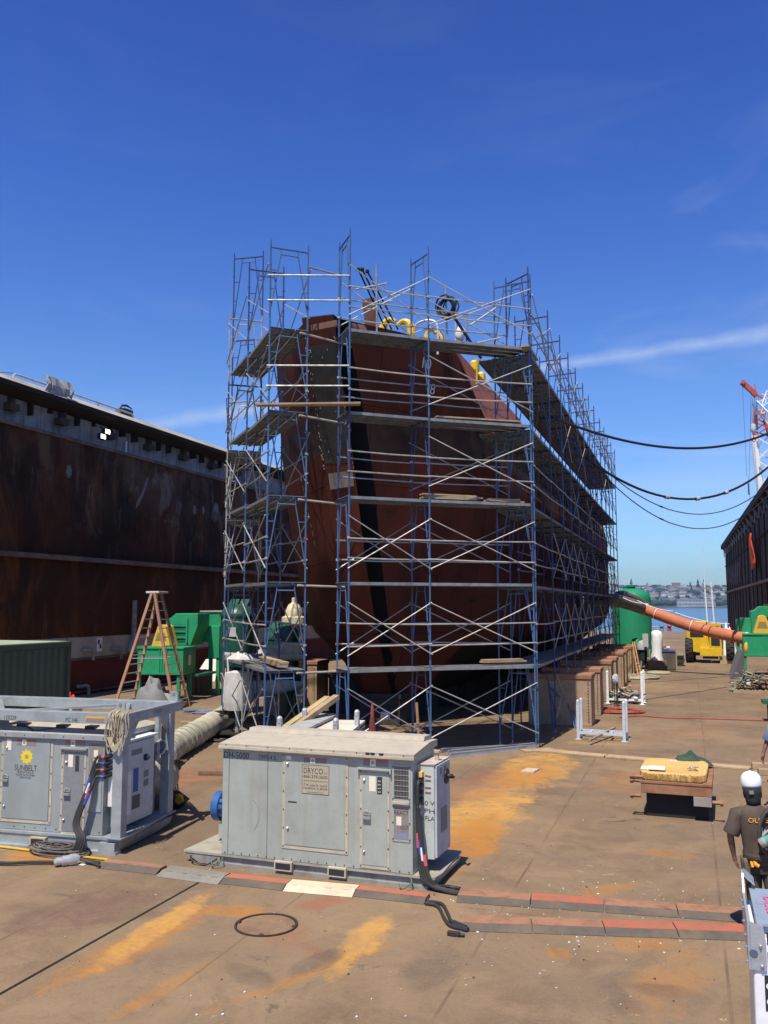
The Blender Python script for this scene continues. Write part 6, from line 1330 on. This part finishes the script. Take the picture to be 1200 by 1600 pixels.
# ================================================================ green collectors, ladder, container, tank, tractor
grn = mat('machine_green', (.022, .31, .13), (.020, .24, .10), rough=.45, sc=2, dirt=.3, dsc=6, dcol=(.02,.16,.08), rust=.25)
dgrn = mat('machine_dark_green', (.018, .13, .075), (.015, .10, .06), rough=.5, sc=2)
hoodm = mat('hood_yellow', (.72, .46, .06), (.60, .40, .06), rough=.55)
def collector(loc, rz, s_, label, duct_txt='DC100E'):
    t_ = thing('dust_collector', label, 'machine', loc, rz); k = s_
    def B(x0, x1, y0, y1, z0, z1, m_, n_, par=None, bv=.02): return MB().box((x0*k, y0*k, z0*k), (x1*k, y1*k, z1*k)).build(n_, m_, par or t_, bevel=bv)
    for x in (0, 1.72):
        for y in (0, 1.1): B(x, x+.14, y, y+.14, .02, 1.06, grn, 'leg')
    B(-.15, 2.0, -.05, .12, 0, .06, grn, 'foot_rail'); B(-.15, 2.0, 1.08, 1.25, 0, .06, grn, 'foot_rail')
    lo = MB().box((0, -.02*k, 1.07*k), (2.0*k, 1.25*k, 2.2*k)).build('hopper', grn, t_, bevel=.02)
    MB().box((-.02*k, -.06*k, 1.10*k), (2.02*k, -.021*k, 1.17*k)).box((-.02*k, -.06*k, 2.13*k), (2.02*k, -.021*k, 2.19*k)).build('rib', grn, lo)
    mb = MB()
    for x in (.95, 1.05, 1.15, 1.25): mb.box((x*k, -.06*k, 1.18*k), ((x+.045)*k, -.021*k, 2.1*k))
    mb.build('rib', grn, lo)
    B(1.35, 1.5, .02, .03, 1.5, 1.8, whitep, 'notice', lo, 0); MB().box((2.001*k, .5*k, 1.45*k), (2.006*k, .75*k, 1.85*k)).build('notice', whitep, lo)
    h_ = MB().prism([(.5*k,.15*k,2.201*k), (1.35*k,.15*k,2.201*k), (1.12*k,.15*k,3.02*k), (1.02*k,.15*k,3.1*k), (.85*k,.15*k,3.1*k), (.76*k,.15*k,3.02*k)], (0, .8*k, 0)).build('yellow_hood', hoodm, t_, bevel=.02)
    MB().prism([(.68*k,.145*k,2.45*k), (1.17*k,.145*k,2.45*k), (1.09*k,.145*k,2.78*k), (.78*k,.145*k,2.78*k)], (0, .004*k, 0)).build('hood_grille', mat('grille_tan', (.30,.22,.07), rough=.8), h_)
    fan = MB().prism([(.5*k,1.5*k,2.2*k), (1.65*k,1.5*k,2.2*k), (1.75*k,1.5*k,2.5*k), (1.95*k,1.5*k,3.0*k), (1.95*k,1.5*k,3.55*k), (.95*k,1.5*k,3.55*k), (.7*k,1.5*k,3.35*k), (.5*k,1.5*k,3.3*k)], (0, 1.3*k, 0)).build('fan_housing', grn, t_, bevel=.02)
    mb = MB()
    for z in (2.5, 2.75, 3.0): mb.box((.75*k, 1.45*k, z*k), (1.45*k, 1.499*k, (z+.08)*k))
    mb.box((1.45*k,1.43*k,2.3*k),(1.52*k,1.499*k,3.35*k)); mb.build('louvre', grn, fan); MB().box((.75*k,1.485*k,2.35*k),(1.44*k,1.4985*k,3.1*k)).build('louvre_gap', dgrn, fan)
    fb = MB().box((1.4*k, 3.2*k, 2.5*k), (2.5*k, 4.9*k, 3.6*k)).build('filter_box', grn, t_, bevel=.02); MB().box((1.35*k,3.15*k,3.601*k),(2.55*k,4.95*k,3.66*k)).build('box_lid', roofd, fb)
    fr = MB().prism([(1.9*k,2.85*k,1.6*k), (2.4*k,2.85*k,1.6*k), (2.4*k,2.85*k,3.0*k), (1.5*k,2.85*k,3.0*k), (1.5*k,2.85*k,2.3*k), (1.9*k,2.85*k,2.3*k)], (0, 2.7*k, 0)).build('intake_box', grn, t_, bevel=.02)
    for y in (3.5, 4.9):
        pt = MB().lathe([(.30*k,0),(.30*k,.10*k),(.25*k,.10*k),(.25*k,-.0*k)], (2.401*k, y*k, 2.15*k), 18, (1,0,0)).build('duct_port', plain('port_cream', (.75,.72,.66), .6), fr, smooth=True)
        MB().lathe([(.24*k,0),(.01,0.002)], (2.43*k, y*k, 2.15*k), 16, (1,0,0)).build('port_dark', blacklid, pt)
    text('lettering', duct_txt, plain('letter_pale', (.35,.42,.38), .6), fr, (2.55*k, 4.05*k, 2.85*k), (0,1,0), (0,0,1), .16*k, .95*k, off=.006)
    for y in (2.9, 5.3):
        B(2.24, 2.39, y, y+.15, .02, 1.59, grn, 'leg'); B(1.9, 2.05, y, y+.15, .02, 1.59, dgrn, 'leg')
    MB().bar((2.0*k,5.35*k,.4*k), (2.3*k,5.35*k,1.5*k), .08*k).build('brace', dgrn, t_); B(2.01, 2.3, .9, 2.8, .95, 1.06, dgrn, 'base_frame')
    return t_
q = gz(213, 1096); collector((q.x, q.y, 0), R(8), .92, 'bright green dust collector with a yellow hood standing behind the orange step ladder')
q = gz(1160, 1060); cR = collector((q.x+.1, q.y, 0), R(0), 1.0, 'green dust collector by the right wall, fed by the orange duct')
k = 1.0; MB().box((-.42*k, -.1*k, 0), (-.12*k, .7*k, .05)).build('foot_rail', grn, cR)
MB().box((-.26*k, .9*k, .051), (-.12*k, 1.04*k, 2.9*k)).build('leg', grn, cR); MB().box((.0*k,1.27*k,2.0*k), (.48*k,2.4*k,2.95*k)).build('intake_box', grn, cR, bevel=.02)
q = wp(1152, 42); t_ = thing('steel_plate', 'dark sheet leaning against the foot of the right-hand green collector', 'sheet', (q.x-.25, q.y+.3, 0)); t_2 = MB().prism([(-.28,0,.01), (.35,.1,.01), (.40,.25,1.55), (.05,.25,1.4), (-.28,.1,.5)], (.01,.03,0)).build('sheet', plain('sheet_dark', (.09,.085,.095), .6), t_)
q = wp(1160, 42.2, 1.6); o = MB().ball(tuple(q), .13, 10, (.8,.6,1.9), .3).build('yellow_buoy', hoodm, smooth='all'); tag(o, 'yellow lump hung at the corner of the right-hand green collector', 'float')
# debris pallet before it
q = gz(1172, 1083); t_ = thing('pallet', 'weathered wooden pallet under the heap of debris at right', 'pallet', (q.x, q.y, 0), R(-4))
for y in (0, .55, 1.1): MB().box((-.65, y, 0), (1.0, y+.1, .10)).build('runner', wood, t_)
for x in range(7): MB().box((-.65+x*.24, 0, .101), (-.65+x*.24+.18, 1.2, .125)).build('slat', wood, t_)
scrap((q.x+.2, q.y+.6, .13), (.75,.55), .85, 110, 'debris_heap', 'heap of cut timber, hose and wire piled on the pallet at right', [scr[1], scr[2], scr[3], plain('scrap_pale_green', (.40,.45,.38), .8), scr[2]], 'debris', 8, (.4,1.3))
# step ladder
ldm = mat('ladder_fibreglass', (.40,.215,.14), (.32,.18,.12), rough=.6, sc=3); alu = plain('ladder_alloy', (.58,.57,.55), .35, .6)
t_ = thing('step_ladder', 'tall orange fibreglass step ladder standing open before the green collector', 'ladder', tuple(wp(240, 31.5)))
f1, f2, f3, f4 = wp(184, 30.6), wp(213, 31.9), wp(287, 30.9), wp(301, 32.1)
zt = 4.02; t1, t2, t3, t4 = wp(239, 31.0, zt), wp(248, 31.6, zt), wp(243, 31.0, zt), wp(253, 31.7, zt)
f3 = wp(278, 30.7)
for a, b in ((f1, t1), (f2, t2), (f3, t3), (f4, t4)): MB().bar(a, b, .055, .10, (1,0,0)).build('rail', ldm, t_, True)
for (a, b), (c, d_) in (((f1, t1), (f2, t2)), ((f3, t3), (f4, t4))):
    for i in range(1, 13): f = i/13; MB().bar(a.lerp(b, f), c.lerp(d_, f), .075, .03).build('step', alu, t_, True)
c_ = (t1+t2+t3+t4)/4; MB().box((c_.x-.26, c_.y-.26, zt-.02), (c_.x+.26, c_.y+.34, zt+.05)).build('top_cap', plain('cap_grey', (.62,.62,.60), .5), t_, True, .01)
MB().bar(f1.lerp(t1, .44), f3.lerp(t3, .44), .03).bar(f2.lerp(t2, .44), f4.lerp(t4, .44), .03).build('spreader', alu, t_, True)
# shipping container at the left edge
cg = mat('container_green', (.062,.085,.055), (.048,.066,.045), rough=.6, sc=.8, streak=.35, dcol=(.10,.085,.05))
t_ = thing('shipping_container', 'dark green corrugated shipping container at the left edge by the rusty wall', 'container', (-15.8, 14, 0))
mb = MB(); ring = []
n = 48
for i in range(n*2+1):
    y = 14+6.0*i/(n*2)-.0; ring.append((-15.86 if (i//2) % 2 else -15.82, y))
for (xa, ya), (xb, yb) in zip(ring, ring[1:]): mb.add([V(xa,ya,.18), V(xb,yb,.18), V(xb,yb,2.45), V(xa,ya,2.45)], [(0,1,2,3)])
mb.build('corrugated_side', cg, t_, True)
MB().box((-18.2, 14, .17), (-15.9, 19.98, 2.5)).build('body', cg, t_, True)
MB().box((-18.25, 13.95, 2.46), (-15.79, 20.05, 2.60)).box((-15.93, 19.94, .0), (-15.79, 20.05, 2.459)).box((-15.93, 13.95, 0), (-15.79, 20.05, .169)).build('frame', cg, t_, True, .01)
MB().box((-18.2, 14, 2.601), (-15.84, 20.0, 2.615)).build('roof', mat('container_roof_sunlit', (.36,.42,.28), (.28,.33,.22), rough=.7), t_, True)  # pale copy of the green, sunlight on the top put into its colour
MB().tube([(-15.77,19.9,1.05), (-15.77,19.9,1.12)], .05, 6).build('latch', chrome, t_, True)
q = wp(119, 29.5); tag(heap(q+V(0,0,.28), .2, .2, .36, plain('bundle_red', (.62,.03,.02), .8), 'red_bundle', sd=2), 'small bright red bundle lying beside the end of the green container', 'bundle')
o = MB().box((q.x-.26, q.y-.26, .0), (q.x+.26, q.y+.26, .28)).build('low_box', mat('low_box_cream', (.60,.52,.40), rough=.8)); tag(o, 'low pale box under the red bundle', 'box')
# wrapped duct on the left, rising to the scaffold
wr = mat('duct_wrap', (.50,.46,.34), (.36,.34,.25), rough=.7, sc=2.5, lo=.4, hi=.6, dirt=.5, dsc=5, dcol=(.20,.19,.13), bsc=9, bump=.8)
P = [ub(-.9, 1.75, .8), ub(-.75, 2.6, .6), wp(229, 16.9, .36), wp(245, 18.4, .31), wp(265, 20.2, .31), wp(288, 21.7, .31), wp(310, 23.0, .31), wp(335, 24.9, .31), wp(358, 26.8, .33), wp(377, 28.2, .5), wp(394, 28.8, 1.0), wp(407, 29.0, 1.6), wp(424, 29.3, 2.0), wp(470, 29.8, 2.05)]
Q = spline(P, 9); rr_ = random.Random(4)
dd = MB().tube(Q, [.31*(1+.045*math.sin(i*2.1)+rr_.uniform(-.03,.03)) for i in range(len(Q))], 18).build('wrapped_duct', wr, smooth='all'); tag(dd, 'fat cream wrapped air duct snaking from the caged cabinet under the left scaffold', 'duct')
for i, m_ in ((30, plain('wrap_grey', (.33,.32,.29), .6)), (32, whitep), (14, whitep)): MB().tube(Q[i:i+3], [.335]*3, 18).build('tape_band', m_, dd, smooth=True)
for i in range(24, 52, 3): MB().tube([Q[i], Q[i]+(Q[i+1]-Q[i])*.25], .325, 18).build('tie_band', mat('band_olive', (.28,.27,.17), rough=.8), dd)
# bits on the deck near it
q = gz(300, 1115); mb = MB()
for i in range(14): a = q+V(rs.uniform(-.2,1.6), rs.uniform(-.25,.35), .03+rs.uniform(0,.12)); d_ = V(rs.uniform(.4,.9), rs.uniform(.1,.4), rs.uniform(-.02,.05)); mb.mat(i % 2); mb.tube([a-d_*.5, a+d_*.5], .022, 5)
tag(mb.build('brace_pile', [blu, plain('purple_tube', (.12,.09,.30), .5)]), 'small pile of blue scaffold braces lying beside the wrapped duct', 'scaffold parts', kind='stuff')
q = gz(282, 1128); px_bar(q, q+V(.5,.1,.02), .1, .03, 'wood_offcut', wood, 'short pale board end beside the blue brace pile', 'board')
q = gz(322, 1092+32); coil(gz(345, 1153, .04), .5, 3, .018, (0,.05,1), 'flat loop of dark cord on the deck beside the wrapped duct', rubber, 'cord_coil', 'cord')
for i, (px, py) in enumerate(((330, 1212),)):
    q = gz(px, py); tag(MB().bar(q+V(-.3,0,.05), q+V(.5,.25,.05), .14, .07).bar(q+V(-.25,.2,.05), q+V(.55,.45,.05), .14, .07).build('wood_block', mat('block_brown', (.24,.15,.09), rough=.9)), 'two short brown timbers under the intake hood of the pale cabinet', 'timber')
q = gz(274, 1262); t_ = thing('strap_bag', 'black and yellow strap bag slumped behind the caged frame', 'bag', tuple(q))
MB().ball((0,0,.14), .22, 10, (1,.8,.7), .4).build('bag_body', blacklid, t_, smooth='all'); MB().ball((.12,-.08,.17), .11, 9, (1,.6,.8), .5).build('yellow_patch', ye, t_)
mb = MB()
for i in range(5): mb.tube(spline([ub(.16,DB-.1+.02*i,1.05), V(q.x-.25+.05*i, q.y+.1, .75), V(q.x-.1+.04*i, q.y, .2)], 5), .014, 5)
tag(mb.build('strap_bundle', mat('strap_brown', (.22,.16,.10), rough=.9)), 'brown straps hanging from the rear cage post to the strap bag', 'straps')
# blast pots and clutter behind the left scaffold
def pot(px, w, h, r, m_, label, top=None, grp='pressure pots behind the left scaffold'):
    q = wp(px, w); t_ = thing('pressure_pot', label, 'pressure pot', (q.x, q.y, 0), 0, grp)
    MB().lathe([(r*.25,.35),(r*.8,.8),(r,1.15),(r,h-.35),(r*1.06,h-.34),(r*1.06,h-.26),(r,h-.25),(r*.86,h-.08),(r*.5,h+.03),(.02,h+.06)], (0,0,0), 24).build('vessel', m_, t_, smooth=True)
    for i in range(4): a = i*1.57+.6; MB().tube([(r*.8*math.cos(a), r*.8*math.sin(a), 0), (r*.8*math.cos(a), r*.8*math.sin(a), 1.0)], .05, 6).build('leg', m_, t_)
    if top:
        for s_ in (-.5, .5): MB().prism([(s_*r*.7-.16, -.05, h+.0), (s_*r*.7+.16, -.05, h), (s_*r*.7+.16, .2, h+.24), (s_*r*.7-.16, .2, h+.24)], (0,.03,0)).build('flap', m_, t_)
    MB().box((-.02,-r-.02,h-1.0),(.25,-r+.1,h-.7)).build('name_plate', plate_, t_)
    return t_
plate_ = plain('plate_pale', (.45,.45,.43), .6)
pgr = mat('pot_green', (.012,.085,.052), (.010,.065,.042), rough=.4, sc=3)
pot(373, 30, 3.55, .56, pgr, 'big domed dark green blast pot with twin lid flaps behind the left scaffold', True); pot(437, 31, 2.75, .48, pgr, 'smaller square-shouldered dark green pot right of the domed one', True); pot(452, 30, 2.85, .36, pgr, 'slim dark green pot beside the cream one')
q = wp(460, 32); t_ = thing('pressure_pot', 'cream pot with a round dome cap close to the port bow', 'pressure pot', (q.x, q.y, 0), 0, 'pressure pots behind the left scaffold'); crm = mat('pot_cream', (.66,.56,.36), (.55,.46,.30), rough=.5)
MB().lathe([(.25,0),(.34,.4),(.34,2.9),(.44,2.92),(.44,3.15),(.32,3.2),(.30,3.4),(.20,3.6),(.08,3.68),(.08,3.85),(.02,3.86)], (0,0,0), 20).build('vessel', crm, t_, smooth=True)
gpm = mat('pipe_grey', (.40,.37,.31), (.28,.26,.22), rough=.7)
for i, (x0, z0, x1, z1, w, r_, m_, l_) in enumerate(((352, 2.05, 476, 1.95, 27.5, .10, gpm, 'long pale pipe running level behind the left scaffold'), (355, 1.55, 470, 1.25, 28, .16, plain('pipe_black', (.02,.02,.022), .5), 'black pipe sloping behind the left scaffold'), (395, .95, 472, 1.15, 28.2, .26, mat('duct_white', (.55,.54,.52), (.42,.41,.4), rough=.7), 'white duct length lying behind the left scaffold'))):
    a, b = wp(x0, w, z0), wp(x1, w+1, z1); tag(MB().tube([a, a.lerp(b,.5)-V(0,0,.05), b], r_, 12).build('pipe', m_, smooth=True), l_, 'pipe')
q = wp(375, 24.6); t_ = thing('bulk_bag', 'white bulk bag hanging under the lowest deck of the left scaffold', 'bag', (q.x, q.y, 0))
bw = mat('bag_white', (.56,.54,.49), (.42,.40,.36), rough=.9, sc=3)
MB().grid([[V(.33*f*math.copysign(abs(math.cos(a*.3142))**.6, math.cos(a*.3142)), .33*f*math.copysign(abs(math.sin(a*.3142))**.6, math.sin(a*.3142))+.02*math.sin(a*3), z_) for a in range(20)] for z_, f in ((.72,.4),(.74,.9),(1.0,1.05),(1.5,1.0),(1.75,.92),(1.8,.3))], True).build('sack', bw, t_, smooth=True)
for x in (-.3,.3): MB().tube([(x,0,1.75),(x*1.1,0,2.1)], .03, 5).build('lifting_strap', bw, t_)
MB().box((-.5,-.35,.10),(.5,.35,.14)).box((-.4,-.3,0),(-.3,.3,.099)).box((.3,-.3,0),(.4,.3,.099)).build('stand_plate', darkm, t_); MB().tube([(0,0,.14),(0,0,.75)], .06, 8).build('stand_post', gal, t_)
for i, (px, w, z, s_) in enumerate(((374, 23.4, 2.17, .24), (386, 23.2, 2.17, .17))): tag(heap(wp(px, w, z), s_*1.3, s_*.8, .15, bw, 'white_sheet', sd=11+i), ['crumpled white sheet on the lowest deck of the left scaffold', 'smaller crumpled white sheet beside the larger one on the lowest deck'][i], 'sheet')
scrap(tuple(wp(368, 25.0, .5)), (.5,.3), .3, 40, 'valve_cluster', 'cluster of dark valves and fittings under the white bulk bag', [darkm, scr[1], blacklid], 'valves', 6, (.1,.4))
# under the left collector: dumped bags, a pallet and a leaning board
for i, (px, w, r_, c_, l_) in enumerate(((243, 33.5, .5, plain('bag_grey', (.20,.20,.21), .8), 'grey-white plastic bundle dumped under the left green collector'), (262, 34, .3, plain('bag_tan', (.36,.31,.26), .8), 'tan sack beside the plastic bundle under the left green collector'))): tag(heap(wp(px, w), r_*1.5, r_, r_*1.4, c_, 'plastic_bundle', sd=20+i), l_, 'bundle')
q = wp(310, 37.5); tag(MB().prism([q+V(-.2,0,.4), q+V(1.3,.2,.45), q+V(1.4,.9,1.35), q+V(0,.8,1.3)], (0,.05,0)).build('leaning_board', plain('board_white', (.62,.58,.54), .8)), 'pale board leaning against boxes at the foot of the left green collector', 'board')
q = wp(296, 36.5); t_ = thing('wooden_crate', 'brown slatted crate under the left green collector', 'crate', (q.x, q.y, 0), R(15))
for i in range(4): MB().box((i*.22, 0, 0), (i*.22+.14, .04, 1.0)).build('slat', scr[2], t_)
MB().box((-.02,.05,.02),(.85,.6,.95)).build('box', MATS['scrap_brown'], t_)
# green tank, orange duct and the clutter by the side blocks
q = V(-3.55, 59.5, 0); t_ = thing('storage_tank', 'tall green tank with a domed top standing behind the far end of the scaffold', 'tank', tuple(q)); tkm = mat('tank_green', (.02,.26,.125), (.018,.21,.10), rough=.45, sc=1)
MB().lathe([(1.15,.35),(1.2,.4),(1.2,4.0),(1.14,4.25),(.9,4.5),(.5,4.66),(.02,4.7)], (0,0,0), 36).build('shell', tkm, t_, smooth=True); MB().lathe([(.25,4.68),(.25,4.8),(.34,4.8),(.34,4.9),(.02,4.92)], (0,0,0), 14).build('hatch', tkm, t_)
for i in range(4): a = i*1.57+.8; MB().box((math.cos(a)-.1, math.sin(a)-.1, 0), (math.cos(a)+.1, math.sin(a)+.1, .5)).build('leg', tkm, t_)
odm = mat('duct_orange', (.52,.17,.085), (.44,.14,.07), rough=.75, sc=1.5, dirt=.35, dcol=(.28,.09,.05), bsc=6, bump=.3)
a = CAM+ray(1178, 1000)*44.4; b = CAM+ray(1005, 951)*48.2; Q = [b.lerp(a, i/24)-V(0,0,.40*math.sin(math.pi*i/24)*.5) for i in range(25)]
od = MB().tube(Q, [.30+.006*math.sin(i*2.6) for i in range(25)], 20).build('orange_duct', odm, smooth='all'); tag(od, 'long orange air duct sloping from the scaffold down to the right-hand green collector', 'duct')
for i in (3, 11): MB().tube([Q[i], Q[i]+(Q[i+1]-Q[i])*.12], .325, 20).build('strap', whitep, od)
MB().tube([Q[0], Q[0].lerp(Q[1], .9)], .34, 18).build('joint_wrap', plain('wrap_silver', (.58,.58,.60), .4), od, smooth=True); MB().tube([Q[-3].lerp(Q[-2], .3), Q[-3].lerp(Q[-2], .8)], .33, 18).build('joint_wrap', plain('wrap_silver', (.58,.58,.60), .4), od)
gdm = mat('duct_grey', (.13,.12,.11), (.09,.085,.08), rough=.7, sc=2)
c_ = [CAM+ray(905, 940)*44.5, CAM+ray(945, 938)*45.5, CAM+ray(962, 938)*46.5, CAM+ray(985, 944)*47.4, b]
tag(MB().tube(spline(c_, 6), .33, 18).build('grey_duct', gdm, smooth=True), 'dark grey duct bending out of the scaffold to meet the orange one', 'duct')
c2 = [CAM+ray(965, 931)*50, CAM+ray(978, 931)*50.5, CAM+ray(1003, 943)*51.5, CAM+ray(1018, 955)*52.5]
tag(MB().tube(spline(c2, 6), .26, 16).build('grey_duct', gdm, smooth=True), 'second grey duct passing just behind the junction of the orange duct', 'duct')
for i, (p, q) in enumerate((((960, 925), (1003, 943)), ((996, 938), (1052, 955)), ((1055, 957), (1140, 975)))):
    tag(MB().tube(sag(CAM+ray(*p)*47, CAM+ray(*q)*45.5, .12, 8), .022, 5).build('white_rope', plain('rope_white', (.75,.74,.72), .8)), 'white rope strung along the orange duct, %s length from the scaffold' % nth[i], 'rope', 'white ropes along the orange duct')
for i, (px, py, w, r_, m_, l_) in enumerate(((990, 1003, 52, .30, grn, 'small green-capped pot behind the last side blocks'), (1000, 1007, 51, .32, plain('pot_grey', (.42,.41,.42), .6), 'small grey-capped pot beside the green-capped one'))):
    q = wp(px, w); t_ = thing('small_pot', l_, 'pot', (q.x, q.y, 0), 0, 'small pots behind the side blocks'); z_ = 3.55-(py-947)*w/FPX
    MB().lathe([(.12,.2),(r_*.7,.5),(r_*.75,z_-.2)], (0,0,0), 16).build('vessel', blacklid, t_); MB().lathe([(r_,z_-.25),(r_*1.02,z_),(r_*.7,z_+.2),(.02,z_+.28)], (0,0,0), 16).build('cap', m_, t_, smooth=True)
    for a in (0, 2.1, 4.2): MB().tube([(.25*math.cos(a), .25*math.sin(a), 0), (.15*math.cos(a), .15*math.sin(a), .6)], .05, 5).build('leg', scr[1], t_)
q = wp(1028, 50); t_ = thing('wrapped_pallet', 'tall white plastic-wrapped bundle standing behind the dark crate', 'wrapped bundle', (q.x-.2, q.y, 0)); whx = plain('wrap_white', (.80,.80,.80), .4)
MB().grid([[V((.30+.12*mnoise.noise(V(a*.8, z_*2, 2)))*math.cos(a*.3142)*f, (.30+.12*mnoise.noise(V(a, z_, 6)))*math.sin(a*.3142)*f, z_) for a in range(20)] for z_, f in ((.55,1.15),(.75,1.05),(1.1,1.0),(1.5,1.0),(1.9,.98),(2.12,.85),(2.2,.35))], True).build('wrap', whx, t_, smooth='all'); MB().box((-.5,-.45,0),(.5,.45,.549)).build('base', MATS['scrap_brown'], t_)
MB().box((-.75,-.3,1.3),(-.45,.1,2.0)).build('switch_box', plate_, t_)
q = gz(1018, 1047); t_ = thing('wooden_crate', 'dark open-topped crate with a blue rim near the tractor', 'crate', (q.x-.05, q.y, 0), R(-1)); 
MB().box((0,0,.05),(1.35,1.0,1.02)).build('box', mat('crate_dark', (.12,.11,.09), (.08,.07,.06), rough=.9, sc=2, streak=.3), t_); MB().box((-.04,-.04,1.021),(1.39,1.04,1.10)).build('rim', plain('rim_blue', (.06,.08,.30), .6), t_)
for x in (-.06, 1.36): MB().box((x,-.06,0),(x+.07,.02,1.15)).build('post', wood, t_)
scrap((q.x+.55, q.y+.5, 1.1), (.5,.35), .25, 26, 'crate_scrap', 'pale scrap showing above the rim of the dark crate', scr, 'scrap', 12, (.2,.5))
q = gz(1050, 1041); t_ = thing('sheet_stack', 'stack of dark sheets on the deck between the crate and the tractor', 'stack', (q.x-.3, q.y, 0))
for i in range(7): MB().box((-.35+rs.uniform(-.05,.05), rs.uniform(-.05,.05), .02+i*.10), (.95+rs.uniform(-.08,.08), 1.2, .09+i*.10)).build('sheet', plain('sheet_black', (.05,.055,.05), .7) if i < 6 else scr[1], t_)
scrap(tuple(gz(1003, 1043, .03)), (.9,.9), .5, 70, 'valve_clutter', 'clutter of hoses and fittings between the side blocks and the crate', scr+[blacklid, hsm], 'clutter', 15, (.3,1.0))
for i, (x0, x1) in enumerate(((984, 992), (987, 997))): tag(MB().tube([wp(x0, 46.5, 1.7), wp(x1, 44.5, .05)], .035, 6).build('wooden_stake', MATS['pole_wood']), ['left', 'right'][i]+' of two thin brown stakes leaning on the last side block', 'stake', 'stakes leaning on the last side block')
q = wp(1133, 56); tag(heap(V(q.x, q.y, .5), .5, .5, 1.4, whx, 'white_wrap', sd=31), 'white plastic-wrapped lump between the tractor and the right-hand collector', 'wrapped bundle'); MB_ = MB().box((q.x-.55, q.y-.5, 0), (q.x+.55, q.y+.5, .5)).build('low_crate', MATS['scrap_tan']); tag(MB_, 'low tan crate under the white wrapped lump', 'crate')
# yellow tractor facing the viewer
q = gz(1104, 1036); YW = mat('tractor_yellow', (.72,.47,.02), (.62,.40,.02), rough=.4, sc=3); tyre = plain('tyre_rubber', (.035,.033,.032), .85); glass = plain('cab_glass', (.03,.035,.04), .1)
t_ = thing('yard_tractor', 'yellow yard tractor with an open-fronted cab parked under the orange duct', 'tractor', (q.x, q.y, 0), R(-3))
b = MB().prism([(-1.1,0,.7), (.22,0,.62), (.22,0,1.0), (.05,0,2.55), (-1.05,0,2.65), (-1.15,0,1.6)], (0, 2.4, 0)).build('body', YW, t_, bevel=.03)
MB().box((-.92,-.02,1.62),(.0-.12,-.001,2.35)).build('windscreen', glass, b); MB().box((-.35,-.35,.45),(.95,-.001,.95)).build('front_panel', YW, t_, bevel=.02)
MB().prism([(.22,-.3,.96), (.95,-.3,.96), (.88,-.3,2.45), (.25,-.3,2.5)], (0,.08,0)).build('cab_frame', YW, t_, bevel=.02); MB().prism([(.32,-.32,1.1), (.85,-.32,1.1), (.80,-.32,2.3), (.34,-.32,2.3)], (0,.019,0)).build('cab_opening', glass, t_)
MB().box((.24,-.21,.96),(.94,1.9,2.42)).build('cab', YW, t_, bevel=.03); MB().box((.95,.2,.75),(1.75,2.6,1.15)).build('fender', mat('fender_grey', (.12,.13,.14), rough=.6), t_, bevel=.03)
MB().bar((.98,-.25,.9),(1.0,.1,2.3),.06).build('grab_rail', blacklid, t_); MB().box((-1.35,.1,2.3),(-1.15,.2,2.6)).build('mirror', blacklid, t_)
def wheel(x, y, r, w):
    o = MB().lathe([(r*.55,-w/2),(r*.9,-w/2),(r,-w*.35),(r,w*.35),(r*.9,w/2),(r*.55,w/2)], (x, y, r), 26, (1,0,0)); 
    for i in range(18):
        a = i*2*math.pi/18
        for s_ in (-1, 1): c = V(x+s_*w*.22, y+math.cos(a+s_*.09)*r, r+math.sin(a+s_*.09)*r); o.bar(c-V(w*.2,0,0), c+V(w*.2,0,0), .10, .07, (0, math.cos(a), math.sin(a)))
    o = o.build('wheel', tyre, t_); MB().lathe([(r*.54,-w*.3),(r*.5,-w*.32),(r*.15,-w*.2),(r*.15,w*.2),(r*.5,w*.32),(r*.54,w*.3)], (x, y, r), 20, (1,0,0)).build('rim', YW, o)
wheel(-1.0, .35, .80, .46); wheel(1.42, .35, .86, .5); wheel(-1.0, 2.9, .8, .46); wheel(1.42, 2.9, .86, .5)
MB().box((-.8,.2,.45),(1.2,.5,.62)).box((-.2,-.2,.28),(.7,.3,.4)).build('axle', blacklid, t_)
# ================================================================ air between here and the far shore
hz = bpy.data.materials.new('haze'); hz.use_nodes = True; g = G(hz); pv = g.n('ShaderNodeVolumePrincipled', in_Color=(.50,.72,1.0), in_Density=.00010, in_Anisotropy=.3); o_ = g.n('ShaderNodeOutputMaterial'); g.t.links.new(pv.outputs[0], o_.inputs['Volume'])
hb_ = MB().box((-6000, -60, -6), (6000, 5200, 190)).build('haze', hz); tag(hb_, kind='stuff')
